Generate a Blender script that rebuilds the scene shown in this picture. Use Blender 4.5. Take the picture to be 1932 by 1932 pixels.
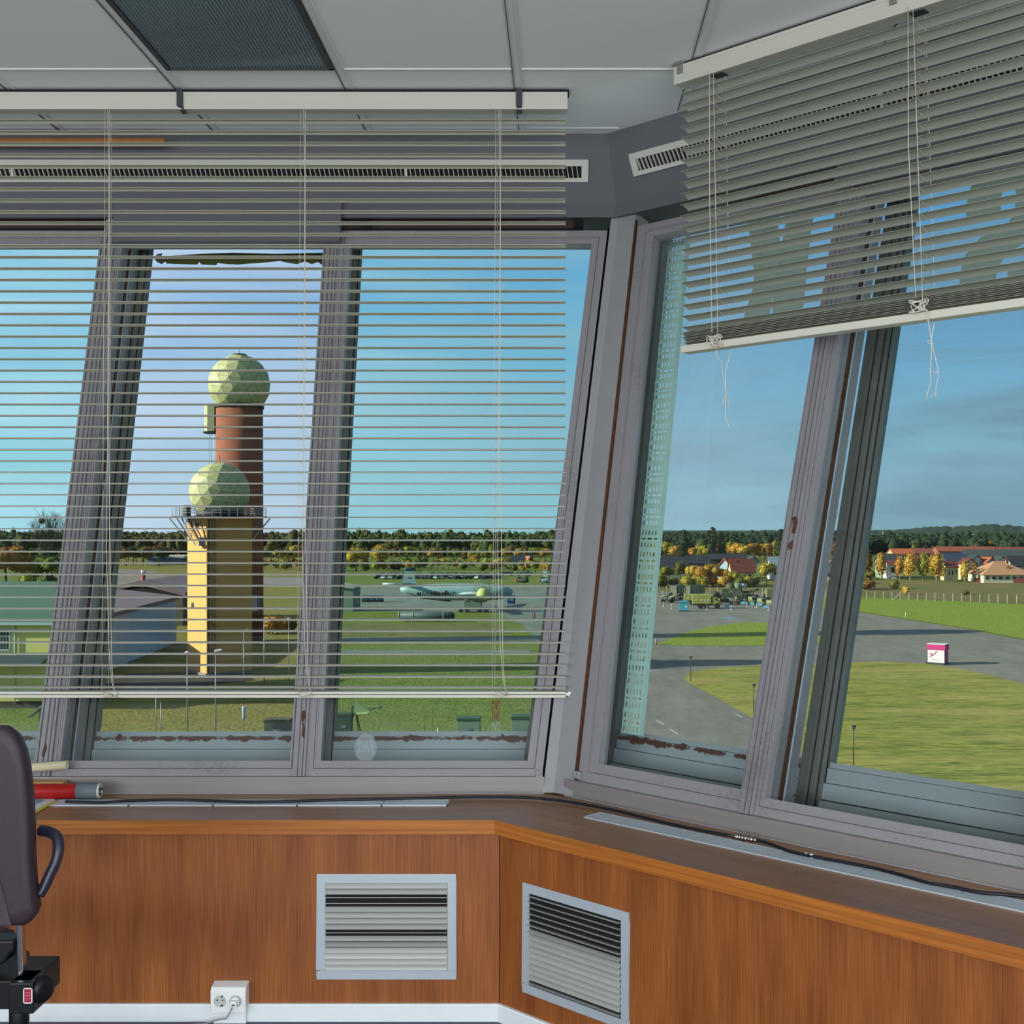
import bpy, bmesh, math, random
from math import sin, cos, tan, atan, radians as R, pi
from mathutils import Vector, Matrix
random.seed(7)
SC = bpy.context.scene
COL = SC.collection
for _o in list(bpy.data.objects):
    bpy.data.objects.remove(_o)

# ------------------------------------------------------------------ camera
F, CX, CY, EZ = 2250.0, 1060.0, 990.0, 1.72      # focal length / principal point in pixels of a 1932 frame, eye height
cd = bpy.data.cameras.new('camera'); cam = bpy.data.objects.new('camera', cd); COL.objects.link(cam)
cam.location = (0, 0, EZ); cam.rotation_euler = (pi/2, 0, 0)
cd.sensor_width = 36; cd.lens = 36*F/1932
cd.shift_x = -(CX-966)/1932; cd.shift_y = (CY-966)/1932
cd.clip_start = 0.05; cd.clip_end = 20000
SC.camera = cam

# ------------------------------------------------------------------ exposure
SC.view_settings.view_transform = 'Standard'; SC.view_settings.look = 'None'
SC.view_settings.exposure = 0.0; SC.view_settings.gamma = 1.0
SC.view_settings.use_curve_mapping = False
SC.cycles.transparent_max_bounces = 32
SC.cycles.max_bounces = 7; SC.cycles.diffuse_bounces = 4; SC.cycles.glossy_bounces = 3
SC.cycles.sample_clamp_indirect = 4.0

def lin(r, g=None, b=None):
    if g is None: r, g, b = r
    f = lambda v: (v/255/12.92) if v <= 10.3 else ((v/255+.055)/1.055)**2.4
    return (f(r), f(g), f(b), 1.0)

# ------------------------------------------------------------------ world sky
W = bpy.data.worlds.new('sky'); SC.world = W; W.use_nodes = True
nt = W.node_tree; nt.nodes.clear()
def N(tree, typ, **kw):
    n = tree.nodes.new(typ)
    for k, v in kw.items():
        if k.startswith('i_'):
            key = k[2:]; key = int(key) if key.isdigit() else key
            n.inputs[key].default_value = v
        else: setattr(n, k, v)
    return n
def ramp(tree, stops, interp='LINEAR'):
    n = tree.nodes.new('ShaderNodeValToRGB'); cr = n.color_ramp; cr.interpolation = interp
    while len(cr.elements) < len(stops): cr.elements.new(0.5)
    for e, (p, c) in zip(cr.elements, stops):
        e.position = p; e.color = c if hasattr(c, '__len__') else (c, c, c, 1)
    return n
L = nt.links.new
tc = N(nt, 'ShaderNodeTexCoord'); sep = N(nt, 'ShaderNodeSeparateXYZ'); L(tc.outputs['Generated'], sep.inputs[0])
el = N(nt, 'ShaderNodeMapRange', i_1=-0.02, i_2=0.9); L(sep.outputs[2], el.inputs[0])
grad = ramp(nt, [(0, lin(168, 196, 203)), (.07, lin(158, 194, 210)), (.2, lin(118, 172, 210)), (.38, lin(84, 154, 216)), (.5, lin(84, 146, 208)), (.68, lin(112, 120, 130)), (1, lin(100, 104, 110))])
L(el.outputs[0], grad.inputs[0])
# pale streaky cloud, brighter towards the sun's side
mp = N(nt, 'ShaderNodeMapping'); mp.inputs['Scale'].default_value = (2.2, 2.2, 15); L(tc.outputs['Generated'], mp.inputs[0])
n1 = N(nt, 'ShaderNodeTexNoise'); n1.inputs['Scale'].default_value = 1.6; n1.inputs['Detail'].default_value = 6; n1.inputs['Roughness'].default_value = .55; n1.inputs['Distortion'].default_value = .4
L(mp.outputs[0], n1.inputs['Vector'])
c1 = ramp(nt, [(.38, 0.0), (.62, 1.0)]); L(n1.outputs[0], c1.inputs[0])
side = N(nt, 'ShaderNodeMapRange', i_1=0.25, i_2=-0.45, i_3=0.0, i_4=1.0); L(sep.outputs[0], side.inputs[0])
ccol = N(nt, 'ShaderNodeMix', data_type='RGBA'); ccol.inputs[6].default_value = lin(126, 152, 168); ccol.inputs[7].default_value = lin(214, 224, 240)
L(side.outputs[0], ccol.inputs[0])
cf = N(nt, 'ShaderNodeMath', operation='MULTIPLY', i_1=.72); L(c1.outputs[0], cf.inputs[0])
mx = N(nt, 'ShaderNodeMix', data_type='RGBA'); L(cf.outputs[0], mx.inputs[0]); L(grad.outputs[0], mx.inputs[6]); L(ccol.outputs[2], mx.inputs[7])
pale = N(nt, 'ShaderNodeMath', operation='MULTIPLY', i_1=.34); L(side.outputs[0], pale.inputs[0])
mx2 = N(nt, 'ShaderNodeMix', data_type='RGBA'); L(pale.outputs[0], mx2.inputs[0]); L(mx.outputs[2], mx2.inputs[6]); mx2.inputs[7].default_value = lin(208, 222, 236)
sb = N(nt, 'ShaderNodeMapRange', i_1=0.3, i_2=-0.9, i_3=1.0, i_4=1.35); L(sep.outputs[0], sb.inputs[0])
bg = N(nt, 'ShaderNodeBackground'); L(mx2.outputs[2], bg.inputs[0]); L(sb.outputs[0], bg.inputs[1])
wo = N(nt, 'ShaderNodeOutputWorld'); L(bg.outputs[0], wo.inputs[0])

# ------------------------------------------------------------------ sun
SUN_AZ, SUN_EL = R(-99), R(20)          # azimuth from the view direction (negative = left)
sd = bpy.data.lights.new('sun', 'SUN'); sun = bpy.data.objects.new('sun', sd); COL.objects.link(sun)
sd.energy = 11.0; sd.angle = R(.53); sd.color = (1.0, .86, .66)
sv = Vector((sin(SUN_AZ)*cos(SUN_EL), cos(SUN_AZ)*cos(SUN_EL), sin(SUN_EL)))
sun.rotation_euler = sv.to_track_quat('Z', 'Y').to_euler(); sun.location = sv*200

# ------------------------------------------------------------------ added fill lamps behind and beside the viewer, standing in for daylight
def daylight(name, p, target, sx, sy, power, col=(.93, .97, 1.0)):
    d = bpy.data.lights.new(name, 'AREA'); d.shape = 'RECTANGLE'; d.size = sx; d.size_y = sy; d.energy = power; d.color = col
    o = bpy.data.objects.new(name, d); COL.objects.link(o); o.location = p
    o.rotation_euler = (Vector(target)-Vector(p)).to_track_quat('-Z', 'Y').to_euler()
    return o
daylight('fill_back', (-2.05, -4.9, 1.95), (-2.05, 0, 1.75), 3.3, 2.0, 200)
daylight('fill_back_right', (1.3, -3.7, 1.95), (-.6, 2, 1.75), 3.0, 2.0, 150)
daylight('fill_back_left', (-5.6, -3.7, 1.95), (-1.5, 3, 1.75), 3.0, 2.0, 140)
daylight('fill_right', (2.75, -.3, 1.95), (-2, 1.2, 1.7), 3.0, 2.0, 45)
daylight('fill_left', (-6.9, -.3, 1.95), (-1, 2.5, 1.7), 3.0, 2.0, 60)

# ------------------------------------------------------------------ room frames
AL = R(43); TAU = atan(.30)
C0 = Vector(((942-CX)/F*4.14, 4.14, 0))           # corner of the two panelled walls under the counter
class Wall:
    def __init__(s, a, e0):
        s.u = Vector((cos(a), -sin(a), 0)); s.o = Vector((sin(a), cos(a), 0)); s.z = Vector((0, 0, 1))
        s.e0 = e0; s.z0 = .767
        s.M = Matrix((( s.u.x, s.o.x, 0, C0.x), (s.u.y, s.o.y, 0, C0.y), (0, 0, 1, 0), (0, 0, 0, 1)))     # (along, outward, up)
        v = s.o*sin(TAU)+s.z*cos(TAU); n = s.o*cos(TAU)-s.z*sin(TAU); b = C0+s.o*e0+s.z*s.z0
        s.v, s.n, s.b = v, n, b
        s.S = Matrix(((s.u.x, n.x, v.x, b.x), (s.u.y, n.y, v.y, b.y), (s.u.z, n.z, v.z, b.z), (0, 0, 0, 1)))  # leaning window plane (along, outward, up the slope)
    def at(s, a, e, z): return s.M @ Vector((a, e, z))
FR = Wall(0, .39); RT = Wall(AL, .42)
def ray(x, y): return Vector(((x-CX)/F, 1, -(y-CY)/F))
CAM = Vector((0, 0, EZ))
def pw(w, x, y, e):                                # where a sight line meets the upright plane at depth e of a wall
    d = ray(x, y); t = ((C0+w.o*e-CAM).dot(w.o))/d.dot(w.o); p = CAM+d*t
    return (p-C0).dot(w.u), p.z
def ps(w, x, y, dep=0):                            # ... and the leaning window plane
    d = ray(x, y); t = (w.b+w.n*dep-CAM).dot(w.n)/d.dot(w.n); p = CAM+d*t
    return (p-w.b).dot(w.u), (p-w.b).dot(w.v)
def px(x, y, Y): return CAM+ray(x, y)*Y
GZ = EZ-20.0
def gp(x, y, z=GZ): t = (EZ-z)*F/(y-CY); return Vector(((x-CX)/F*t, t, z))
def corner(eF, eR): return C0+Vector(((eR-eF*cos(AL))/sin(AL), eF, 0))

# ------------------------------------------------------------------ materials
MATS = {}
def mat(name, col, rough=.6, metal=0.0, noise=None, bump=None, spec=.4, col2=None, rnd=None, stretch=(1, 1, 1), coord='Object', extra=None):
    """principled surface; noise=(scale, amount) varies the colour towards col2; rnd = per-object hue/value variation"""
    if name in MATS: return MATS[name]
    m = bpy.data.materials.new(name); MATS[name] = m; m.use_nodes = True
    t = m.node_tree; b = t.nodes['Principled BSDF']; l = t.links.new
    c = col if len(col) == 4 else (*col, 1)
    b.inputs['Roughness'].default_value = rough; b.inputs['Metallic'].default_value = metal
    b.inputs['Specular IOR Level'].default_value = spec
    b.inputs['Base Color'].default_value = c
    src = None; tcn = N(t, 'ShaderNodeTexCoord'); mpn = N(t, 'ShaderNodeMapping'); mpn.inputs['Scale'].default_value = stretch
    l(tcn.outputs[coord], mpn.inputs[0])
    if noise:
        nn = N(t, 'ShaderNodeTexNoise'); nn.inputs['Scale'].default_value = noise[0]; nn.inputs['Detail'].default_value = 5; nn.inputs['Roughness'].default_value = .6
        l(mpn.outputs[0], nn.inputs['Vector'])
        r = ramp(t, [(.3, 0.0), (.7, 1.0)]); l(nn.outputs[0], r.inputs[0])
        mm = N(t, 'ShaderNodeMath', operation='MULTIPLY', i_1=noise[1]); l(r.outputs[0], mm.inputs[0])
        x = N(t, 'ShaderNodeMix', data_type='RGBA'); x.inputs[6].default_value = c; x.inputs[7].default_value = col2 or (c[0]*.55, c[1]*.55, c[2]*.55, 1)
        l(mm.outputs[0], x.inputs[0]); src = x.outputs[2]
    if extra: src = extra(t, l, src, mpn, c)
    if rnd:
        oi = N(t, 'ShaderNodeObjectInfo'); hs = N(t, 'ShaderNodeHueSaturation')
        a = N(t, 'ShaderNodeMapRange', i_3=.5-rnd[0], i_4=.5+rnd[0]); l(oi.outputs['Random'], a.inputs[0]); l(a.outputs[0], hs.inputs['Hue'])
        m2 = N(t, 'ShaderNodeMath', operation='MULTIPLY', i_1=7.31); l(oi.outputs['Random'], m2.inputs[0])
        fr = N(t, 'ShaderNodeMath', operation='FRACT'); l(m2.outputs[0], fr.inputs[0])
        v = N(t, 'ShaderNodeMapRange', i_3=1-rnd[1], i_4=1+rnd[1]); l(fr.outputs[0], v.inputs[0]); l(v.outputs[0], hs.inputs['Value'])
        if src: l(src, hs.inputs['Color'])
        else: hs.inputs['Color'].default_value = c
        src = hs.outputs[0]
    if src: l(src, b.inputs['Base Color'])
    if bump:
        bn = N(t, 'ShaderNodeTexNoise'); bn.inputs['Scale'].default_value = bump[0]; bn.inputs['Detail'].default_value = 4; l(mpn.outputs[0], bn.inputs['Vector'])
        bb = N(t, 'ShaderNodeBump'); bb.inputs['Strength'].default_value = bump[1]; bb.inputs['Distance'].default_value = bump[2] if len(bump) > 2 else .01
        l(bn.outputs[0], bb.inputs['Height']); l(bb.outputs[0], b.inputs['Normal'])
    return m
def wood(name, axis, c1, c2, rough=.42, scale=1.0):
    """veneer: fine long grain along one axis of the object"""
    if name in MATS: return MATS[name]
    m = bpy.data.materials.new(name); MATS[name] = m; m.use_nodes = True
    t = m.node_tree; b = t.nodes['Principled BSDF']; l = t.links.new
    tcn = N(t, 'ShaderNodeTexCoord')
    def nz(st, sc, det, lo, hi):
        mp_ = N(t, 'ShaderNodeMapping'); mp_.inputs['Scale'].default_value = st; l(tcn.outputs['Object'], mp_.inputs[0])
        n = N(t, 'ShaderNodeTexNoise'); n.inputs['Scale'].default_value = sc*scale; n.inputs['Detail'].default_value = det; l(mp_.outputs[0], n.inputs['Vector'])
        r = ramp(t, [(lo, 0.0), (hi, 1.0)]); l(n.outputs[0], r.inputs[0]); return r.outputs[0]
    fine = [1, 1, 1]; fine[axis] = .014; broad = [1, 1, 1]; broad[axis] = .18
    a = nz(fine, 160, 3, .35, .65); d = nz(broad, 5.5, 4, .3, .72)
    x = N(t, 'ShaderNodeMix', data_type='RGBA'); x.inputs[6].default_value = c1; x.inputs[7].default_value = c2; l(d, x.inputs[0])
    y = N(t, 'ShaderNodeMix', data_type='RGBA'); y.blend_type = 'MULTIPLY'; y.inputs[0].default_value = 1.0; l(x.outputs[2], y.inputs[6])
    g = ramp(t, [(0, (.70, .64, .58, 1)), (1, (1.06, 1.04, 1, 1))]); l(a, g.inputs[0]); l(g.outputs[0], y.inputs[7])
    l(y.outputs[2], b.inputs['Base Color']); b.inputs['Roughness'].default_value = rough; b.inputs['Specular IOR Level'].default_value = .45
    bb = N(t, 'ShaderNodeBump'); bb.inputs['Strength'].default_value = .12; bb.inputs['Distance'].default_value = .001; l(a, bb.inputs['Height']); l(bb.outputs[0], b.inputs['Normal'])
    return m
def glass(name, tint, refl=.05):
    if name in MATS: return MATS[name]
    m = bpy.data.materials.new(name); MATS[name] = m; m.use_nodes = True
    t = m.node_tree; t.nodes.clear(); l = t.links.new
    tr = N(t, 'ShaderNodeBsdfTransparent'); tr.inputs[0].default_value = (*tint, 1)
    gl = N(t, 'ShaderNodeBsdfGlossy'); gl.inputs['Roughness'].default_value = 0.0; gl.inputs[0].default_value = (1, 1, 1, 1)
    fr = N(t, 'ShaderNodeFresnel'); fr.inputs[0].default_value = 1.35
    k = N(t, 'ShaderNodeMath', operation='MULTIPLY', i_1=refl*10); l(fr.outputs[0], k.inputs[0])
    mx_ = N(t, 'ShaderNodeMixShader'); l(k.outputs[0], mx_.inputs[0]); l(tr.outputs[0], mx_.inputs[1]); l(gl.outputs[0], mx_.inputs[2])
    o = N(t, 'ShaderNodeOutputMaterial'); l(mx_.outputs[0], o.inputs[0])
    return m
def film(name, col, opaque=.85, through=.5):
    """thin adhesive film on glass: lets some daylight glow through"""
    if name in MATS: return MATS[name]
    m = bpy.data.materials.new(name); MATS[name] = m; m.use_nodes = True
    t = m.node_tree; t.nodes.clear(); l = t.links.new
    d = N(t, 'ShaderNodeBsdfDiffuse'); d.inputs[0].default_value = col; q = N(t, 'ShaderNodeBsdfTranslucent'); q.inputs[0].default_value = col
    tr = N(t, 'ShaderNodeBsdfTransparent'); a = N(t, 'ShaderNodeMixShader', i_0=through); l(d.outputs[0], a.inputs[1]); l(q.outputs[0], a.inputs[2])
    b = N(t, 'ShaderNodeMixShader', i_0=opaque); l(tr.outputs[0], b.inputs[1]); l(a.outputs[0], b.inputs[2])
    o = N(t, 'ShaderNodeOutputMaterial'); l(b.outputs[0], o.inputs[0]); return m
def two_tone(name, a, b_, scale, lo=.45, hi=.6, rough=.9, c3=None, scale3=None, stretch=(1, 1, 1), bump=None):
    """patchy ground: two colours by broad noise with a fine speckle"""
    def ex(t, l, src, mpn, c):
        n = N(t, 'ShaderNodeTexNoise'); n.inputs['Scale'].default_value = scale; n.inputs['Detail'].default_value = 12; n.inputs['Roughness'].default_value = .76; l(mpn.outputs[0], n.inputs['Vector'])
        r = ramp(t, [(lo, 0.0), (hi, 1.0)]); l(n.outputs[0], r.inputs[0])
        x = N(t, 'ShaderNodeMix', data_type='RGBA'); l(r.outputs[0], x.inputs[0]); x.inputs[6].default_value = a; x.inputs[7].default_value = b_
        out = x.outputs[2]
        if c3:
            n2 = N(t, 'ShaderNodeTexNoise'); n2.inputs['Scale'].default_value = scale3; n2.inputs['Detail'].default_value = 6; n2.inputs['Roughness'].default_value = .7; l(mpn.outputs[0], n2.inputs['Vector'])
            r2 = ramp(t, [(.42, 0.0), (.66, .8)]); l(n2.outputs[0], r2.inputs[0])
            y = N(t, 'ShaderNodeMix', data_type='RGBA'); l(r2.outputs[0], y.inputs[0]); l(out, y.inputs[6]); y.inputs[7].default_value = c3; out = y.outputs[2]
        return out
    return mat(name, a, rough, spec=.15, extra=ex, stretch=stretch, bump=bump)

# ------------------------------------------------------------------ mesh builder
class MB:
    def __init__(s): s.v = []; s.f = []; s.m = []; s.sm = []
    def add(s, verts, faces, m=0, smooth=False):
        k = len(s.v); s.v += [tuple(p) for p in verts]
        for f in faces: s.f.append([i+k for i in f]); s.m.append(m); s.sm.append(smooth)
        return s
    def box(s, lo, hi, m=0, M=None):
        x0, y0, z0 = lo; x1, y1, z1 = hi
        p = [Vector(q) for q in ((x0, y0, z0), (x1, y0, z0), (x1, y1, z0), (x0, y1, z0), (x0, y0, z1), (x1, y0, z1), (x1, y1, z1), (x0, y1, z1))]
        if M: p = [M @ q for q in p]
        return s.add(p, [(0, 3, 2, 1), (4, 5, 6, 7), (0, 1, 5, 4), (1, 2, 6, 5), (2, 3, 7, 6), (3, 0, 4, 7)], m)
    def cbox(s, c, d, m=0, M=None):
        return s.box([c[i]-d[i]/2 for i in range(3)], [c[i]+d[i]/2 for i in range(3)], m, M)
    def bar(s, a, b, wx, wy=None, m=0, up=(0, 0, 1)):
        a, b = Vector(a), Vector(b); wy = wy or wx; d = (b-a).normalized(); up = Vector(up)
        if abs(d.dot(up)) > .98: up = Vector((1, 0, 0))
        x = d.cross(up).normalized()*wx/2; y = x.cross(d).normalized()*wy/2
        return s.add([a-x-y, a+x-y, a+x+y, a-x+y, b-x-y, b+x-y, b+x+y, b-x+y], [(0, 3, 2, 1), (4, 5, 6, 7), (0, 1, 5, 4), (1, 2, 6, 5), (2, 3, 7, 6), (3, 0, 4, 7)], m)
    def prism(s, bot, top, m=0):
        n = len(bot)
        return s.add(list(bot)+list(top), [tuple(range(n))[::-1], tuple(range(n, 2*n))]+[(i, (i+1) % n, n+(i+1) % n, n+i) for i in range(n)], m)
    def cyl(s, a, b, r0, r1=None, n=12, m=0, smooth=True, caps=True):
        a, b = Vector(a), Vector(b); r1 = r0 if r1 is None else r1
        d = (b-a).normalized(); h = Vector((0, 0, 1)) if abs(d.z) < .9 else Vector((1, 0, 0)); x = d.cross(h).normalized(); y = d.cross(x)
        q = [x*cos(2*pi*i/n)+y*sin(2*pi*i/n) for i in range(n)]
        k = len(s.v); s.v += [tuple(a+p*r0) for p in q]+[tuple(b+p*r1) for p in q]
        for i in range(n): s.f.append([k+i, k+(i+1) % n, k+n+(i+1) % n, k+n+i]); s.m.append(m); s.sm.append(smooth)
        if caps:
            s.f.append([k+i for i in range(n)][::-1]); s.f.append([k+n+i for i in range(n)]); s.m += [m, m]; s.sm += [False, False]
        return s
    def tube(s, pts, r, n=8, m=0, closed=False):
        pts = [Vector(p) for p in pts]; k = len(s.v); K = len(pts); px_ = None
        for i, p in enumerate(pts):
            d = (pts[(i+1) % K if closed else min(i+1, K-1)]-pts[(i-1) % K if closed else max(i-1, 0)])
            d = d.normalized() if d.length > 1e-9 else Vector((0, 0, 1))
            if px_ is None:
                h = Vector((0, 0, 1)) if abs(d.z) < .9 else Vector((1, 0, 0)); x = d.cross(h).normalized()
            else:
                x = (px_-d*px_.dot(d)); x = x.normalized() if x.length > 1e-6 else d.orthogonal().normalized()
            px_ = x; y = d.cross(x); rr = r[i] if hasattr(r, '__len__') else r
            s.v += [tuple(p+(x*cos(2*pi*j/n)+y*sin(2*pi*j/n))*rr) for j in range(n)]
        for i in range(K if closed else K-1):
            a, b = k+i*n, k+((i+1) % K)*n
            for j in range(n): s.f.append([a+j, a+(j+1) % n, b+(j+1) % n, b+j]); s.m.append(m); s.sm.append(True)
        if not closed:
            s.f.append([k+j for j in range(n)][::-1]); s.f.append([k+(K-1)*n+j for j in range(n)]); s.m += [m, m]; s.sm += [False, False]
        return s
    def lathe(s, prof, M=None, n=20, m=0, smooth=True):
        """prof: list of (radius, height); axis z"""
        k = len(s.v); M = M or Matrix()
        for r, h in prof:
            s.v += [tuple(M @ Vector((r*cos(2*pi*j/n), r*sin(2*pi*j/n), h))) for j in range(n)]
        for i in range(len(prof)-1):
            a, b = k+i*n, k+(i+1)*n
            for j in range(n): s.f.append([a+j, a+(j+1) % n, b+(j+1) % n, b+j]); s.m.append(m); s.sm.append(smooth)
        s.f.append([k+j for j in range(n)][::-1]); s.f.append([k+(len(prof)-1)*n+j for j in range(n)]); s.m += [m, m]; s.sm += [False, False]
        return s
    def sphere(s, c, r, sub=2, m=0, smooth=True, sc=(1, 1, 1), jit=0, cut=None):
        bm = bmesh.new(); bmesh.ops.create_icosphere(bm, subdivisions=sub, radius=1)
        vs = []
        for v in bm.verts:
            q = v.co.copy()*(1+random.uniform(-jit, jit)); vs.append(Vector((q.x*sc[0]*r, q.y*sc[1]*r, q.z*sc[2]*r))+Vector(c))
        fs = [[v.index for v in f.verts] for f in bm.faces]; bm.free()
        if cut is not None: fs = [f for f in fs if sum(vs[i].z for i in f)/3 > cut]
        return s.add(vs, fs, m, smooth)
    def extr(s, poly, axis, a, b, m=0, smooth=False):
        """2-D polygon pulled along an axis (the polygon lies in the two other axes, in xyz order)"""
        def P(p, h):
            q = list(p); q.insert(axis, h); return tuple(q)
        n = len(poly)
        return s.add([P(p, a) for p in poly]+[P(p, b) for p in poly], [tuple(range(n))[::-1], tuple(range(n, 2*n))], m).add([P(p, a) for p in poly]+[P(p, b) for p in poly], [(i, (i+1) % n, n+(i+1) % n, n+i) for i in range(n)], m, smooth)
    def build(s, name, mats, parent=None, M=None, bevel=0, normals=True):
        me = bpy.data.meshes.new(name); me.from_pydata(s.v, [], s.f)
        for q in (mats if isinstance(mats, (list, tuple)) else [mats]): me.materials.append(q)
        me.polygons.foreach_set('material_index', s.m); me.polygons.foreach_set('use_smooth', s.sm)
        if normals:
            bm = bmesh.new(); bm.from_mesh(me); bmesh.ops.remove_doubles(bm, verts=bm.verts, dist=1e-6); bmesh.ops.recalc_face_normals(bm, faces=bm.faces); bm.to_mesh(me); bm.free()
        me.update()
        o = bpy.data.objects.new(name, me); COL.objects.link(o)
        if parent: o.parent = parent
        if M is not None: o.matrix_local = M
        if bevel:
            b = o.modifiers.new('bevel', 'BEVEL'); b.width = bevel; b.segments = 2; b.limit_method = 'ANGLE'; b.angle_limit = R(40)
        return o
def tag(o, label=None, cat=None, group=None, kind=None):
    if label: o['label'] = label
    if cat: o['category'] = cat
    if group: o['group'] = group
    if kind: o['kind'] = kind
    return o
def empty(name, loc=(0, 0, 0), rz=0, M=None, **k):
    o = bpy.data.objects.new(name, None); COL.objects.link(o); o.empty_display_size = .2
    if M is not None: o.matrix_world = M
    else: o.location = loc; o.rotation_euler = (0, 0, rz)
    tag(o, **k); return o
def struct(o): o['kind'] = 'structure'; return o
def kids(o): return [c for c in bpy.data.objects if c.parent == o]
def copy_tree(o, parent=None, ch=None):
    c = o.copy(); COL.objects.link(c); c.parent = parent
    for k in (kids(o) if ch is None else ch.get(o.name, [])): copy_tree(k, c, ch)
    return c
def arc(cx, cy, r, a0, a1, n): return [(cx+r*cos(R(a0+(a1-a0)*i/n)), cy+r*sin(R(a0+(a1-a0)*i/n))) for i in range(n+1)]
ORD = ['first', 'second', 'third', 'fourth', 'fifth', 'sixth', 'seventh', 'eighth', 'ninth', 'tenth', 'eleventh', 'twelfth', 'thirteenth', 'fourteenth', 'fifteenth', 'sixteenth', 'seventeenth', 'eighteenth', 'nineteenth', 'twentieth', 'twenty-first', 'twenty-second', 'twenty-third', 'twenty-fourth', 'twenty-fifth', 'twenty-sixth', 'twenty-seventh', 'twenty-eighth', 'twenty-ninth', 'thirtieth', 'thirty-first', 'thirty-second', 'thirty-third', 'thirty-fourth', 'thirty-fifth', 'thirty-sixth']
# ================================================================== interior materials
m_ceil = mat('ceiling_board', lin(232, 232, 230), .8, bump=(260, .12, .002), noise=(1.2, .25), col2=lin(220, 221, 222))
m_seam_w = mat('seam_filler', lin(214, 214, 212), .8)
m_seam_d = mat('seam_gap', lin(95, 96, 96), .9)
m_header = mat('header_grey', lin(100, 101, 105), .7, noise=(3, .3), col2=lin(88, 90, 94), bump=(200, .05, .002))
m_trimdk = mat('dark_trim', lin(62, 57, 56), .6)
m_rail = mat('brown_roller_cover', lin(66, 52, 47), .6)
m_black = mat('black_gap', lin(12, 12, 13), .8)
def dirt(t, l, src, mpn, c):
    n = N(t, 'ShaderNodeTexNoise'); n.inputs['Scale'].default_value = 60; n.inputs['Detail'].default_value = 6; n.inputs['Roughness'].default_value = .75; l(mpn.outputs[0], n.inputs['Vector'])
    b_ = N(t, 'ShaderNodeTexNoise'); b_.inputs['Scale'].default_value = 2.2; b_.inputs['Detail'].default_value = 3; l(mpn.outputs[0], b_.inputs['Vector'])
    ad = N(t, 'ShaderNodeMath', operation='ADD'); l(n.outputs[0], ad.inputs[0]); l(b_.outputs[0], ad.inputs[1])
    r = ramp(t, [(.52, 0.0), (.68, .55)]); sc = N(t, 'ShaderNodeMath', operation='MULTIPLY', i_1=.5); l(ad.outputs[0], sc.inputs[0]); l(sc.outputs[0], r.inputs[0])
    x = N(t, 'ShaderNodeMix', data_type='RGBA'); l(r.outputs[0], x.inputs[0]); x.inputs[6].default_value = c; x.inputs[7].default_value = lin(92, 87, 86)
    return x.outputs[2]
m_frame = mat('grey_frame_paint', lin(136, 133, 136), .5, extra=dirt, bump=(120, .05, .002))
m_frame2 = mat('grey_post_paint', lin(146, 146, 148), .5, noise=(3, .4), col2=lin(128, 127, 130), bump=(120, .05, .002))
m_groove = mat('frame_groove', lin(70, 70, 74), .8)
m_sealw = mat('pale_bead', lin(176, 196, 214), .4)
m_rust = mat('rusty_seal', lin(92, 52, 20), .9, noise=(60, .7), col2=lin(45, 25, 12))
m_chip = mat('bare_chip', lin(92, 58, 38), .9, noise=(80, .6), col2=lin(60, 34, 20))
def rustband(vo):
    """paint with rust eating along the joint under the outer pane (object z = height up the slope)"""
    def ex(t, l, src, mpn, c):
        s = N(t, 'ShaderNodeSeparateXYZ'); l(mpn.outputs[0], s.inputs[0])
        n = N(t, 'ShaderNodeTexNoise'); n.inputs['Scale'].default_value = 16; n.inputs['Detail'].default_value = 7; n.inputs['Roughness'].default_value = .7; l(mpn.outputs[0], n.inputs['Vector'])
        d = N(t, 'ShaderNodeMath', operation='SUBTRACT', i_1=vo-.030); l(s.outputs[2], d.inputs[0])
        ab = N(t, 'ShaderNodeMath', operation='ABSOLUTE'); l(d.outputs[0], ab.inputs[0])
        h = N(t, 'ShaderNodeMapRange', i_1=0.0, i_2=.032, i_3=.22, i_4=-.20); l(ab.outputs[0], h.inputs[0])
        a = N(t, 'ShaderNodeMath', operation='ADD'); l(n.outputs[0], a.inputs[0]); l(h.outputs[0], a.inputs[1])
        r = ramp(t, [(.58, 0.0), (.64, 1.0)]); l(a.outputs[0], r.inputs[0])
        st = N(t, 'ShaderNodeMapping'); st.inputs['Scale'].default_value = (26, 1, 1.2); l(mpn.outputs[0], st.inputs[0])
        n2 = N(t, 'ShaderNodeTexNoise'); n2.inputs['Scale'].default_value = 1.0; n2.inputs['Detail'].default_value = 3; l(st.outputs[0], n2.inputs['Vector'])
        r2 = ramp(t, [(.68, 0.0), (.8, .4)]); l(n2.outputs[0], r2.inputs[0])
        y = N(t, 'ShaderNodeMix', data_type='RGBA'); l(r2.outputs[0], y.inputs[0]); y.inputs[6].default_value = c; y.inputs[7].default_value = lin(150, 128, 84)
        x = N(t, 'ShaderNodeMix', data_type='RGBA'); l(r.outputs[0], x.inputs[0]); l(y.outputs[2], x.inputs[6]); x.inputs[7].default_value = lin(82, 44, 26)
        return x.outputs[2]
    return ex
m_rails = {'f': mat('weathered_outer_rail', lin(150, 158, 160), .6, extra=rustband(ps(FR, 800, 1380, .3)[1])), 'r': mat('weathered_outer_rail_right', lin(150, 158, 160), .6, extra=rustband((ps(RT, 1300, 1400, .3)[1]+ps(RT, 1750, 1463, .3)[1])/2)), 'p': mat('plain_outer_rail', lin(146, 152, 154), .6, noise=(5, .5), col2=lin(128, 134, 136))}
m_orail = m_rails['p']
m_oframe = mat('outer_frame_paint', lin(112, 112, 106), .65, noise=(8, .5), col2=lin(80, 78, 70))
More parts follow.
